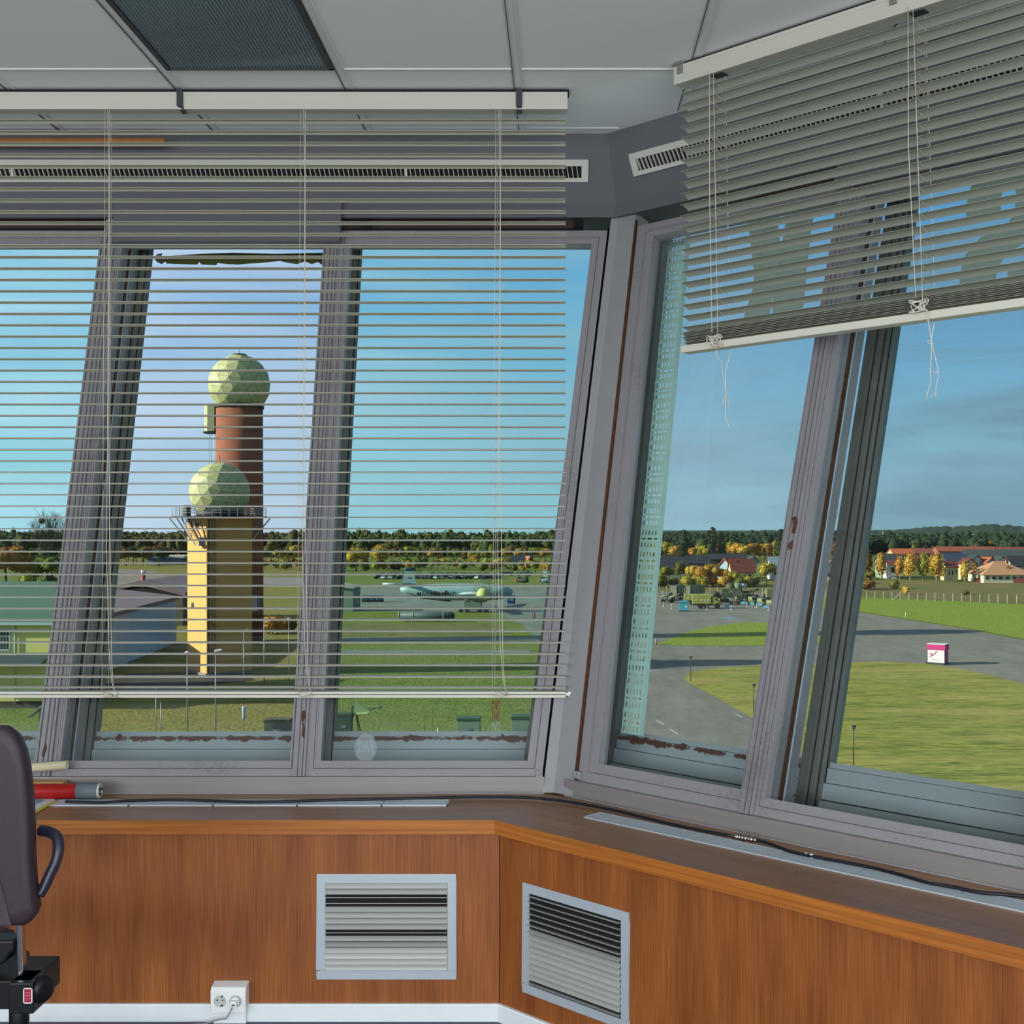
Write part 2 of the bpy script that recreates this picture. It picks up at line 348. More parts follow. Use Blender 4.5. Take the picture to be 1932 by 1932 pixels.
m_strip = mat('aluminium_strip', lin(146, 142, 138), .45, metal=.3, noise=(2, .4), col2=lin(128, 122, 118), stretch=(1, 1, 30))
m_alu = mat('brushed_aluminium', lin(192, 202, 208), .4, metal=.3, noise=(4, .25), col2=lin(166, 176, 186))
m_louvre = mat('louvre_aluminium', lin(176, 178, 172), .45, metal=.25)
m_slat = mat('blind_slat_enamel', lin(198, 194, 178), .5)
m_slat2 = mat('blind_slat_greenish', lin(160, 162, 148), .5)
m_head = mat('blind_headrail_enamel', lin(188, 186, 172), .5)
m_railw = mat('blind_rail_enamel', lin(206, 203, 186), .45)
m_cord = mat('blind_cord', lin(214, 206, 190), .9)
m_clip = mat('dark_clip', lin(52, 54, 58), .5)
m_clipg = mat('grey_clip', lin(120, 116, 110), .5)
m_panel = wood('panel_veneer', 2, lin(164, 97, 40), lin(132, 71, 25), .5, 1.9)
m_top = wood('counter_top_wood', 0, lin(160, 116, 80), lin(134, 94, 62), .33, .7)
m_edge = wood('counter_edge_wood', 0, lin(196, 124, 50), lin(160, 92, 32), .4, .8)
m_white = mat('white_gloss', lin(232, 238, 240), .35, noise=(12, .15), col2=lin(205, 208, 208))
m_plast = mat('white_plastic', lin(236, 238, 234), .35)
m_floor = mat('floor_carpet', lin(96, 96, 112), .95, noise=(120, .6), col2=lin(78, 78, 92))
m_cable = mat('black_cable', lin(22, 22, 32), .4)
m_nickel = mat('nickel', lin(190, 186, 180), .25, metal=1)
g_tint = glass('tinted_pane', (.80, .965, .965)); g_clear = glass('clear_pane', (.955, .965, 1.0)); g_in = glass('inner_pane', (.955, .985, .985), .045)
g_right = glass('right_outer_pane', (.90, .97, .985))
T_ = (0, 0, 0)

# ================================================================== room shell
FAR = 3.7
def cs(w, eF, eR): return (corner(eF, eR)-C0).dot(w.u)
def slab(mb, w, e0, e1, z0, z1, m=0, far=FAR, d0=None, d1=None, R_off=(0, 0), c0=None, c1=None):
    """wall-long bar between depths e0..e1 mitred at the corner (e0, e1 as for this wall; R_off adds for the other wall's reading)"""
    sg = -1 if w is FR else 1
    a0 = c0 if c0 is not None else (cs(w, e0, e0+R_off[0]) if w is FR else cs(w, e0-R_off[0], e0))
    a1 = c1 if c1 is not None else (cs(w, e1, e1+R_off[1]) if w is FR else cs(w, e1-R_off[1], e1))
    p = [(sg*far, e0), (a0, e0), (a1, e1), (sg*far, e1)]
    mb.prism([(x, y, z0) for x, y in p], [(x, y, z1) for x, y in p], m)
    return mb
OCT = [Vector((-3.9, 4.14, 0)), C0.copy(), C0+RT.u*3.7]
OCT += [OCT[2]+Vector((0, -3.7, 0)), Vector((-.22, -4.75, 0)), Vector((-3.9, -4.75, 0)), Vector((-6.6, -2.08, 0)), Vector((-6.6, 1.62, 0))]
def offset(poly, d):
    n = len(poly); out = []
    for i in range(n):
        a, b, c = poly[i-1], poly[i], poly[(i+1) % n]
        n1_ = Vector((-(b-a).y, (b-a).x, 0)).normalized(); n2_ = Vector((-(c-b).y, (c-b).x, 0)).normalized()
        k = (n1_+n2_)/(1+n1_.dot(n2_)); out.append(b+k*d)
    return out
def zed(p, z): return [(q.x, q.y, z) for q in p]
o_ = MB().prism(zed(offset(OCT, .6), -.12), zed(offset(OCT, .6), 0)).build('floor', m_floor); struct(o_)
# the ceiling: boards with pale and dark joints, closed by the roof slab above
mb = MB(); roof = offset(OCT, 1.75)
mb.prism(zed(roof, 3.44), zed(roof, 3.60), 2)
CZ = 3.39
def inside(x, y):
    q = offset(OCT, 1.06); n = len(q)
    return all(((q[(i+1) % n]-q[i]).cross(Vector((x, y, 0))-q[i])).z < 0 for i in range(n))
mb.prism(zed(offset(OCT, 1.12), CZ+.003), zed(offset(OCT, 1.12), CZ+.05), 0)
X0, Y0, P = -.167, 4.374, .65
for i in range(-9, 4):                               # narrow board strips running towards the front windows
    x = X0+P*i
    y1 = 5.10 if x < .18 else 5.10-(x-.18)*tan(AL)-.01
    y0 = -4.5
    if x < -3.8: y1 = 5.1-(-3.8-x)*.93
    if x > 3.3: continue
    mb.box((x-.0165, y0, CZ-.0015), (x-.0135, y1, CZ+.004), 2)
    mb.box((x+.0135, y0, CZ-.0015), (x+.0165, y1, CZ+.004), 1)
    for j in range(-12, 2):
        yy = Y0+P*j
        if yy > y1-.02: continue
        x2 = x+P-.018
        if x2 > .18 and yy > 5.10-(x2-.18)*tan(AL): x2 = .18+(5.10-yy)/tan(AL)-.02
        if x2 < x+.05: continue
        mb.box((x+.018, yy-.003, CZ-.0015), (x2, yy+.003, CZ+.004), 1)
struct(mb.build('ceiling', [m_ceil, m_seam_w, m_seam_d]))
# panelled walls under the windows
for w, nm in ((FR, 'wall_front'), (RT, 'wall_right')):
    mb = slab(MB(), w, 0, .05, 0, .66)
    if w is RT: mb.box((.0005, -.0008, .06), (.004, .002, .655), 1)
    struct(mb.build(nm, [m_panel, m_black], M=w.M))
    mb = slab(MB(), w, -.014, 0, 0, .052); slab(mb, w, -.010, 0, .052, .060)
    struct(mb.build('baseboard_front' if w is FR else 'baseboard_right', m_white, M=w.M))
# sloping header over the windows with the narrow return under it
for w, nm, de in ((FR, 'wall_front_header', 0), (RT, 'wall_right_header', .022)):
    prof = [(.96, 3.39), (1.075, 3.12), (1.05, 3.058), (1.45, 3.058), (1.45, 3.44), (.96, 3.44)]
    sg = -1 if w is FR else 1; A, B = [], []
    for e, z in prof:
        c = cs(w, e, e+.022); A.append((sg*FAR, e+de, z)); B.append((c, e+de, z))
    mb = MB().prism(A, B)
    mb.box((sg*FAR if sg < 0 else .1, 1.052+de, 3.054), (.1 if sg < 0 else FAR, 1.40+de, 3.0585), 1)
    struct(mb.build(nm, [m_header, m_trimdk], M=w.M))
# remaining sides of the octagonal cab (out of the picture): waist wall, header, open window band
for i, nm in ((2, 'wall_beside'), (3, 'wall_back_right'), (4, 'wall_back'), (5, 'wall_back_left'), (6, 'wall_left'), (7, 'wall_front_left')):
    a, b = OCT[i], OCT[(i+1) % 8]; q = offset(OCT, .15); a2, b2 = q[i], q[(i+1) % 8]; q3 = offset(OCT, 1.0); a3, b3 = q3[i], q3[(i+1) % 8]
    mb = MB()
    for z0, z1, pp in ((0, .75, (a, b, b2, a2)), (3.0, 3.42, (a, b, b3, a3))):
        mb.prism(zed(pp, z0), zed(pp, z1))
    if i in (6, 7):                                    # blinds down on the sunny sides
        q4 = offset(OCT, .4); a4, b4 = q4[i], q4[(i+1) % 8]; q5 = offset(OCT, .43); a5, b5 = q5[i], q5[(i+1) % 8]
        mb.prism(zed((a4, b4, b5, a5), .75), zed((a4, b4, b5, a5), 3.05))
    struct(mb.build(nm, m_frame2))

# ------------------------------------------------------------------ strips, corner post, mullions
for w, nm, e, cc in ((FR, 'trim_1', .37, ps(FR, 1027, 1470)[0]), (RT, 'trim_2', .40, ps(RT, 1066, 1470)[0]+.012)):
    mb = MB(); sg = -1 if w is FR else 1
    mb.box((min(sg*FAR, cc), e, .703), (max(sg*FAR, cc), e+.02, .766))
    mb.box((min(sg*FAR, cc), e-.001, .703), (max(sg*FAR, cc), e+.003, .7045), 1)
    struct(mb.build(nm, [m_strip, m_sealw], M=w.M))
def W2(w, s, dep, v): return w.S @ Vector((s, dep, v))
def cpt(dF, v):                                       # point on the corner line where both leaning planes, at depth dF, meet
    eF = .39+v*sin(TAU)+dF*cos(TAU); z = .767+v*cos(TAU)-dF*sin(TAU); c = corner(eF, eF+.03); return Vector((c.x, c.y, z))
def line(w, p, q, dep=0):
    (s0, v0), (s1, v1) = ps(w, *p, dep), ps(w, *q, dep)
    return lambda v: s0+(s1-s0)*(v-v0)/(v1-v0)
VB, VT = -.064, 2.40
sF = line(FR, (1027, 1470), (1151, 430)); sR = line(RT, (1087, 1458), (1199, 430))
post = []
for v in (VB, VT):
    post.append([W2(FR, sF(v), -.008, v), cpt(-.012, v), W2(RT, sR(v), -.008, v), W2(RT, sR(v), .08, v), cpt(.08, v), W2(FR, sF(v), .08, v)])
mb = MB().prism(post[0], post[1])
struct(mb.build('trim_3', m_frame2))
mb = MB()
mb.tube([W2(RT, sR(v)+.004, -.004, v) for v in (0.0, .6, 1.2, 1.8, 2.36)], .007, 6)
struct(mb.build('trim_4', m_rust))
mb = MB(); mb.tube([W2(FR, sF(v)-.006, .03, v) for v in (-.05, 2.36)], .006, 4)
struct(mb.build('trim_5', m_black))
def sprism(mb, q, w0, w1, m=0):
    """(s, v) outline in a leaning window plane pulled from depth w0 to w1"""
    return mb.prism([(s, w0, v) for s, v in q], [(s, w1, v) for s, v in q], m)
def ring(mb, a, b, v0, v1, l, r, bt, tp, w0, w1, m=0):
    """rectangular or trapezoid frame; a, b = functions of v for its left and right edges"""
    fa = a if callable(a) else (lambda v: a); fb = b if callable(b) else (lambda v: b)
    sprism(mb, [(fa(v0), v0), (fa(v0)+l, v0), (fa(v1)+l, v1), (fa(v1), v1)], w0, w1, m)
    sprism(mb, [(fb(v0)-r, v0), (fb(v0), v0), (fb(v1), v1), (fb(v1)-r, v1)], w0, w1, m)
    sprism(mb, [(fa(v0)+l, v0), (fb(v0)-r, v0), (fb(v0+bt)-r, v0+bt), (fa(v0+bt)+l, v0+bt)], w0, w1, m)
    sprism(mb, [(fa(v1-tp)+l, v1-tp), (fb(v1-tp)-r, v1-tp), (fb(v1)-r, v1), (fa(v1)+l, v1)], w0, w1, m)
    return mb
def pane(mb, a, b, v0, v1, w0, m=0):
    fa = a if callable(a) else (lambda v: a); fb = b if callable(b) else (lambda v: b)
    return sprism(mb, [(fa(v0), v0), (fb(v0), v0), (fb(v1), v1), (fa(v1), v1)], w0, w0+.005, m)
# inner mullions: front wall and right wall
FM = [(-2.741, -2.694), (-1.772, -1.725), (-.803, -.757)]
RM = [(ps(RT, 1400, 1520)[0], ps(RT, 1400, 1520)[0]+.052)]; RM.append((RM[0][0]+.955, RM[0][1]+.955)); RM.append((RM[1][0]+.96, RM[1][1]+.96))
k = 6
for w, Ms in ((FR, FM), (RT, RM)):
    for s0, s1 in Ms:
        mb = MB()
        mb.box((s0, -.012, -.003), (s1, .02, 2.42)); mb.box((s0+.006, .02, -.003), (s1+.004, .13, 2.42))
        for q in (.25, .62): mb.box((s0+(s1-s0)*q, -.0155, -.003), (s0+(s1-s0)*q+.004, -.012, 2.42)); mb.box((s0+(s1-s0)*q+.006, -.0125, -.003), (s0+(s1-s0)*q+.0085, -.012, 2.42), 1)
        mb.box((s1-.01, .052, 0), (s1+.031, .078, 2.42)); mb.box((s1-.01, .079, 0), (s1+.0325, .106, 2.42), 2); mb.box((s1-.01, .107, 0), (s1+.034, .114, 2.42), 3); mb.box((s1-.01, .115, 0), (s1+.035, .165, 2.42))
        tr = struct(mb.build('trim_%d' % k, [m_frame, m_groove, m_rust, m_sealw], M=w.S)); k += 1
        if Ms[1][0] == s0 or w is RT:                    # flaked paint on the visible mullions
            pass
# flaked patches of paint
def chip(w, pts_px, dep, name='paint_chip'):
    q = [ps(w, x, y, dep) for x, y in pts_px]
    return q
for w, dep, lst in ((FR, -.0165, [[(570, 1342), (575, 1340), (576, 1352), (572, 1362), (575, 1375), (573, 1392), (569, 1388), (571, 1372), (569, 1355)], [(83, 1408), (86, 1402), (87, 1412), (83, 1424), (80, 1430), (79, 1424)]]),
                    (RT, -.0165, [[(1494, 976), (1502, 974), (1504, 984), (1499, 1005), (1493, 1006), (1496, 990)], [(1489, 1024), (1495, 1019), (1494, 1034), (1488, 1038), (1486, 1030)]])):
    for q in lst:
        mb = MB(); sprism(mb, [ps(w, x, y, dep) for x, y in q], dep, dep+.004)
        struct(mb.build('trim_%d' % k, m_chip, M=w.S)); k += 1

# ------------------------------------------------------------------ windows
VO_F = ps(FR, 800, 1380, .3)[1]; VO_FT = ps(FR, 800, 465, .3)[1]
oF1 = line(FR, (285, 480), (224, 1010), .3); oF2 = line(FR, (683, 470), (630, 1380), .3); oFR = line(FR, (996, 1380), (1120, 470), .3)
s1o = (oF1(.5)+oF1(1.8))/2; s2o = (oF2(.4)+oF2(2.0))/2
glassL = line(RT, (1134, 1440), (1232, 470)); VO_R1 = ps(RT, 1300, 1400, .3)[1]; VO_R2 = ps(RT, 1750, 1463, .3)[1]
oR1 = line(RT, (1170, 1383), (1262, 450), .3)
mo0, mo1 = ps(RT, 1604, 870, .3)[0], ps(RT, 1652, 870, .3)[0]
VOR = (VO_R1+VO_R2)/2
def outer_rail(mb, a, b, vo):
    fa = a if callable(a) else (lambda v: a); fb = b if callable(b) else (lambda v: b)
    for v0, v1, w0 in ((-.10, vo-.135, .26), (vo-.130, vo-.075, .272), (vo-.072, vo-.022, .284), (vo-.020, vo, .296)):
        sprism(mb, [(fa(v0), v0), (fb(v0), v0), (fb(v1), v1), (fa(v1), v1)], w0, .33)
    sprism(mb, [(fa(-.1), -.1), (fb(-.1), -.1), (fb(vo), vo-.01), (fa(vo), vo-.01)], .30, .335, 1)
def window(idx, w, a, b, st, oa, ob, vo, vot, tint, vb=.058, vt=2.27, sw=.05, seal=True, board=None, lead=None):
    """double window: inner sash and pane, cavity, outer frame and pane.  a,b inner edges, st=(left, right stile), oa,ob outer opening"""
    t = empty('window_%d' % idx, M=w.S.copy(), kind='structure')
    mb = MB(); ring(mb, a, b, -.002, 2.335, st[0], st[1], vb, .065, 0, sw)
    fa = a if callable(a) else (lambda v: a); fb = b if callable(b) else (lambda v: b)
    l, r = st
    ring(mb, lambda v: fa(v)+l*.55, lambda v: fb(v)-r*.55, vb*.5, 2.335-.035, .006, .006, .006, .006, -.003, .01, 0)
    ring(mb, lambda v: fa(v)+l*.55-.003, lambda v: fb(v)-r*.55+.003, vb*.5-.003, 2.335-.032, .002, .002, .002, .002, -.001, .01, 1)
    mb.build('sash', [m_frame, m_groove], t)
    pane(MB(), lambda v: fa(v)+l-.004, lambda v: fb(v)-r+.004, vb-.004, 2.274, .03).build('pane', g_in, t)
    mb = MB(); outer_rail(mb, oa, ob, vo); mb.build('outer_rail', [m_rails['f'] if w is FR else m_rails['r'] if idx == 4 else m_rails['p'], m_groove], t)
    foa = oa if callable(oa) else (lambda v: oa); fob = ob if callable(ob) else (lambda v: ob)
    mb = MB(); sprism(mb, [(foa(vot), vot), (fob(vot), vot), (fob(vot), 2.75), (foa(vot), 2.75)], .285, .33)
    mb.build('outer_top_rail', m_oframe, t)
    pane(MB(), lambda v: foa(v)-.003, lambda v: fob(v)+.003, vo-.004, vot+.004, .315).build('outer_pane', tint, t)
    return t
w1 = window(1, FR, FM[0][1], FM[1][0], (.055, .02), FM[0][1]+.03, s1o-.13, VO_F, VO_FT, g_tint)
w2 = window(2, FR, FM[1][1], FM[2][0], (.03, .016), s1o, s2o-.13, VO_F, VO_FT+.01, g_clear)
w3 = window(3, FR, FM[2][1], lambda v: sF(v)-.010, (.055, .062), s2o, oFR, VO_F, VO_FT, g_tint)
w4 = window(4, RT, lambda v: sR(v)+.012, RM[0][0], (.092, .012), oR1, mo0, VOR, 2.47, g_right, vb=.075)
w5 = window(5, RT, RM[0][1], RM[1][0], (.03, .016), mo1, mo0+.98, VOR, 2.46, g_right, vb=.062)
w6 = window(6, RT, RM[1][1], RM[2][0], (.03, .016), mo1+.98, mo0+1.96, VOR, 2.46, g_right, vb=.062)
# outer mullions and outer corner
for w, a, b in ((FR, s1o-.13, s1o), (FR, s2o-.13, s2o), (RT, mo0, mo1), (RT, mo0+.98, mo1+.98)):
    mb = MB(); mb.box((a, .28, -.12), (b, .34, 2.75))
    for q in (.3, .62, .86): mb.box((a+(b-a)*q, .274, -.12), (a+(b-a)*q+.012, .28, 2.75), 0); mb.box((a+(b-a)*q+.013, .279, -.12), (a+(b-a)*q+.017, .2805, 2.75), 1)
    struct(mb.build('trim_%d' % k, [m_oframe, m_black], M=w.S)); k += 1
pr = []
for v in (-.12, 2.75):
    pr.append([W2(FR, oFR(v), .28, v), cpt(.28, v), W2(RT, oR1(v)-.012, .28, v), W2(RT, oR1(v)-.012, .34, v), cpt(.34, v), W2(FR, oFR(v), .34, v)])
struct(MB().prism(pr[0], pr[1]).build('trim_%d' % k, m_oframe)); k += 1
# sill plates between inner and outer windows, head board behind the header
for w in (FR, RT):
    mb = MB(); sg = -1 if w is FR else 1
    mb.box((min(sg*FAR, 0), .02, -.10), (max(sg*FAR, 0) , .34, -.02))
    struct(mb.build('trim_%d' % k, m_orail, M=w.S)); k += 1
for w in (FR, RT):
    mb = MB(); sg = -1 if w is FR else 1
    mb.box((min(sg*FAR, .3), .02, 2.345), (max(sg*FAR, .3 if w is FR else -.2), .05, 2.405))
    mb.box((min(sg*FAR, .3), .0, 2.334), (max(sg*FAR, .3 if w is FR else -.2), .02, 2.346), 1)
    struct(mb.build('trim_%d' % k, [m_rail, m_black], M=w.S)); k += 1
# grey cover boards over fixed windows 2 and 5
a, b = ps(FR, 210, 455, -.04)[0], ps(FR, 641, 455, -.04)[0]
struct(MB().box((a, -.05, ps(FR, 400, 457, -.04)[1]), (b, -.015, ps(FR, 400, 381, -.04)[1])).build('trim_%d' % k, m_header, M=FR.S)); k += 1
struct(MB().box((RM[0][0]-.01, -.05, 2.29), (RM[1][1], -.015, 2.46)).build('trim_%d' % k, m_header, M=RT.S)); k += 1
# bits on the windows
def px_poly(w, pts, dep): return [ps(w, x, y, dep) for x, y in pts]
up = [(290, 487), (296, 480), (306, 478), (304, 484), (330, 482), (380, 479), (440, 477), (520, 479), (612, 477)]
lo = [(612, 496), (606, 499), (600, 494), (588, 498), (575, 493), (560, 498), (545, 496), (528, 492), (490, 496), (470, 497), (448, 499), (430, 498), (410, 496), (408, 500), (380, 499), (376, 494), (372, 499), (340, 498), (314, 497), (312, 493), (305, 498), (296, 494)]
mb = MB(); sprism(mb, px_poly(FR, up+lo, .31), .309, .312)
q = mb.build('peeling_film', film('old_film', lin(128, 126, 70), .95, .6), w2)
mb = MB(); c = ps(FR, 690, 1411, .028)
sprism(mb, [(c[0]+.043*cos(2*pi*i/24), c[1]+.055*sin(2*pi*i/24)) for i in range(24)], .026, .028)
q = mb.build('faded_sticker', film('sticker_film', lin(190, 200, 202), .30, .3), w3)
mt_l = film('sticker_ink', lin(205, 214, 216), .45, .3)
def seg(mb, pts, wd, dep, m=0):
    for (x0, y0), (x1, y1) in zip(pts, pts[1:]):
        d = Vector((x1-x0, y1-y0)); n = Vector((-d.y, d.x)).normalized()*wd/2
        sprism(mb, [(x0-n.x, y0-n.y), (x1-n.x, y1-n.y), (x1+n.x, y1+n.y), (x0+n.x, y0+n.y)], dep, dep+.002, m)
mb = MB()
seg(mb, [(c[0]-.026, c[1]-.02), (c[0]-.026, c[1]+.02), (c[0]-.008, c[1]+.012), (c[0]-.008, c[1]-.012), (c[0]-.026, c[1]-.02)], .005, .0245)
seg(mb, [(c[0]+.0, c[1]-.02), (c[0]+.0, c[1]+.02), (c[0]+.012, c[1]-.016), (c[0]+.026, c[1]+.02), (c[0]+.026, c[1]-.02)], .005, .0245)
mb.build('sticker_letters', mt_l, q)
# big mirrored letters on the outer panes of the right wall
m_let = film('grey_letter_film', lin(232, 226, 214), .97, .78)
Xo = [(1410, 418), (1462, 405), (1474, 462), (1486, 399), (1541, 386), (1518, 500), (1524, 560), (1512, 605), (1457, 620), (1459, 545), (1441, 620), (1384, 632), (1420, 545), (1424, 490)]
mb = MB(); dep = .326
for tri in ([0, 1, 2, 12], ):
    pass
def quadpx(mb, pts, dep, w=RT): sprism(mb, px_poly(w, pts, dep), dep, dep+.004)
quadpx(mb, [(1409, 398), (1462, 386), (1474, 478), (1468, 545), (1420, 545), (1423, 520)], dep)
quadpx(mb, [(1489, 380), (1541, 368), (1530, 430), (1520, 520), (1468, 545), (1472, 478)], dep)
quadpx(mb, [(1420, 545), (1468, 545), (1459, 548), (1443, 634), (1390, 643)], dep)
quadpx(mb, [(1468, 545), (1520, 520), (1517, 560), (1512, 612), (1456, 622), (1459, 548)], dep)
mb.build('window_letter', m_let, w4)
mb = MB()
# mirrored S: upper terminal at left, bowl, diagonal, lower bowl
outer = [(1822, 418), (1824, 385), (1832, 350), (1848, 333), (1880, 322), (1932, 312), (1990, 305), (2040, 330), (2050, 380), (2010, 420), (1950, 446), (1915, 468), (1890, 490), (1878, 520), (1880, 535), (1890, 541), (1899, 534), (1902, 505), (1960, 500), (1960, 550), (1930, 560), (1890, 568), (1840, 576), (1813, 574), (1810, 520), (1822, 480), (1850, 448), (1900, 425), (1914, 400), (1917, 362), (1910, 347), (1902, 345), (1893, 352), (1888, 372), (1887, 405)]
sprism(mb, px_poly(RT, outer, dep), dep, dep+.004)
mb.build('window_letter', m_let, w5)
# hinges and latches on the front right sash
for w, x, y, par in ((FR, 690, 427, w3), (FR, 1092, 424, w3)):
    s, v = ps(w, x, y, -.005); MB().box((s-.02, -.022, v-.018), (s+.02, .02, v+.018)).build('hinge', m_black, par, bevel=.003)
for w, x, y, par in ((FR, 1017, 1461, w3), (RT, 1092, 1463, w4)):
    s, v = ps(w, x, y, -.005)
    mb = MB(); mb.box((s-.012, -.02, v-.014), (s+.014, .0, v+.014)); mb.cyl((s, -.03, v), (s, -.018, v), .007)
    mb.build('latch', m_frame2, par, bevel=.003)

# perforated cable tray standing between the panes beside the corner
m_tray = mat('galvanised_tray', lin(196, 226, 212), .5, metal=.0, noise=(14, .25), col2=lin(172, 204, 190))
dep = .20
tl, tr_ = line(RT, (1172, 1383), (1264, 440), dep), line(RT, (1213, 1388), (1303, 440), dep)
v0 = ps(RT, 1190, 1385, dep)[1]; v1 = 2.36
mb = MB(); per = .0925; n = int((v1-v0)/per)+1
def cell(a0, a1, va, vb_):
    P_ = lambda a, v: (tl(v)+(tr_(v)-tl(v))*a, dep, v)
    mb.add([P_(a0, va), P_(a1, va), P_(a1, vb_), P_(a0, vb_)], [(0, 1, 2, 3)])
for i in range(n):
    b0 = v0+i*per
    rows = [(0, .10, None), (.10, .32, 's'), (.32, .45, None), (.45, .53, 'd'), (.53, .66, None), (.66, .88, 's'), (.88, 1.0, None)]
    for r0, r1, kd in rows:
        va, vb_ = b0+per*r0, min(b0+per*r1, v1)
        if vb_ <= va: continue
        if kd is None: cell(0, 1, va, vb_); continue
        edges = [.06+i_*.152 for i_ in range(6)] if kd == 's' else [.06, .34, .62]
        wid = .068 if kd == 's' else .20
        c_ = 0
        for e_ in edges: cell(c_, e_, va, vb_); c_ = e_+wid
        cell(c_, 1, va, vb_)
tray = mb.build('cable_tray', m_tray, M=RT.S, normals=True)
so = tray.modifiers.new('thickness', 'SOLIDIFY'); so.thickness = .002
mb = MB()
sprism(mb, [(tr_(v0), v0), (tr_(v0)+.003, v0), (tr_(v1)+.003, v1), (tr_(v1), v1)], dep-.028, dep)
mb.build('folded_edge', m_tray, tray)
tag(tray, 'pale green perforated metal cable tray standing upright between the panes beside the corner post', 'cable tray')
# ================================================================== ceiling light
a0, a1 = X0-2*P+.018, X0-P-.018; b0, b1 = Y0-P+.006, Y0-.006
t = empty('ceiling_light', ((a0+a1)/2, (b0+b1)/2, CZ), label='square recessed ceiling light with dark prismatic cover, switched off', cat='light')
hx, hy = (a1-a0)/2, (b1-b0)/2
mb = MB()
for lo, hi in (((-hx, -hy), (-hx+.018, hy)), ((hx-.018, -hy), (hx, hy)), ((-hx, -hy), (hx, -hy+.012)), ((-hx, hy-.010), (hx, hy))): mb.box((*lo, -.006), (*hi, .004))
mb.build('light_frame', mat('light_frame_metal', lin(60, 62, 62), .5), t)
mb = MB(); n = 46
for i in range(n):
    for j in range(n):
        x0 = -hx+.018+(2*hx-.036)*i/n; x1 = -hx+.018+(2*hx-.036)*(i+1)/n; y0 = -hy+.012+(2*hy-.022)*j/n; y1 = -hy+.012+(2*hy-.022)*(j+1)/n
        mb.add([(x0, y0, .002), (x1, y0, .002), (x1, y1, .002), (x0, y1, .002), ((x0+x1)/2, (y0+y1)/2, -.004)], [(0, 1, 4), (1, 2, 4), (2, 3, 4), (3, 0, 4)])
mb.build('prismatic_cover', mat('smoky_prism_plastic', lin(96, 108, 112), .12, spec=.8), t)

# ================================================================== slot vents on the header
m_vent = mat('vent_enamel', lin(196, 194, 184), .5); m_vin = mat('vent_inside', lin(16, 15, 15), .8)
def slot_vent(w, sa, sb, s_in, t0, t1, i0, i1, label, divs):
    de = 0 if w is FR else .022
    d = Vector((0, .115, -.27)).normalized(); nrm = Vector((0, -.27, -.115)).normalized()
    Mloc = Matrix(((1, 0, 0, 0), (0, nrm.y, d.y, .96+de), (0, nrm.z, d.z, 3.39), (0, 0, 0, 1)))     # (along, towards room, down the slope)
    t = empty('slot_vent', M=w.M @ Mloc, label=label, cat='vent')
    lo_i, hi_i = (sa, s_in) if w is FR else (s_in, sb)
    mb = MB(); D = .012
    mb.box((sa, 0, t0), (sb, D, i0)); mb.box((sa, 0, i1), (sb, D, t1)); mb.box((sa, 0, i0), (lo_i, D, i1)); mb.box((hi_i, 0, i0), (sb, D, i1))
    for q in divs: mb.box((q-.006, 0, i0), (q+.006, D, i1))
    mb.build('vent_frame', m_vent, t, bevel=.0015)
    MB().box((lo_i, .0005, i0), (hi_i, .0015, i1)).build('vent_backing', m_vin, t)
    mb = MB(); x = lo_i+.012
    while x < hi_i-.006:
        mb.bar((x-.004, .0075, i0), (x+.004, .0075, i1), .0028, .010, up=(0, 1, 0)); x += .0206
    mb.build('vent_fins', m_vent, t)
    return t
slot_vent(FR, -2.55, .331, .302, .103, .198, .130, .181, 'long pale slot vent on the dark header behind the lowered blind', [pw(FR, 765, 323, 1.0)[0], pw(FR, 20, 323, 1.0)[0]])
slot_vent(RT, -.262, 2.6, -.232, .103, .198, .130, .181, 'long pale slot vent on the header behind the half raised blind', [.9])
# strip of varnished wood lying across the top of the front header
s0, z0 = pw(FR, 312, 268, .90); s1, z1 = pw(FR, -60, 270, .90)
o = MB().box((s1, .885, z0-.018), (s0, .915, z0+.014)).build('wooden_batten', mat('varnished_batten', lin(176, 104, 44), .5, noise=(6, .5), stretch=(1, 6, 6)), M=FR.M, bevel=.006)
tag(o, 'orange varnished wooden batten fixed under the ceiling edge, partly behind the lowered blind', 'batten')

# ================================================================== venetian blinds
def slat_mesh(length, wd, crown, th):
    mb = MB(); n = 6; P_ = []
    for i in range(n+1):
        q = -1+2*i/n; P_.append((q*wd/2, crown*(1-q*q)))
    poly = [(a, b) for a, b in P_]+[(a, b-th) for a, b in reversed(P_)]
    mb.add([(0, *p) for p in poly]+[(length, *p) for p in poly], [(i, (i+1) % len(poly), len(poly)+(i+1) % len(poly), len(poly)+i) for i in range(len(poly))], 0, False)
    for k_ in (0, length):
        b = len(mb.v); mb.v += [(k_, *p) for p in poly]
        for i in range(n): mb.f.append([b+i, b+i+1, b+2*n-i, b+2*n+1-i]); mb.m.append(0); mb.sm.append(False)
    return mb
def knot(mb, c, r, n=26, th=.0016, seed=1, flat=.5):
    rn = random.Random(seed); pts = []
    for i in range(n): pts.append((c[0]+rn.uniform(-r, r), c[1]+rn.uniform(-r*.4, r*.2), c[2]+rn.uniform(-r, r)*flat))
    sm = []
    for i in range(n-3):
        for q in range(4):
            u_ = q/4; p0, p1, p2, p3 = [Vector(pts[i+k_]) for k_ in range(4)]
            sm.append(.5*((2*p1)+(p2-p0)*u_+(2*p0-5*p1+4*p2-p3)*u_*u_+(3*p1-p0-3*p2+p3)*u_**3))
    mb.tube(sm, th, 5)
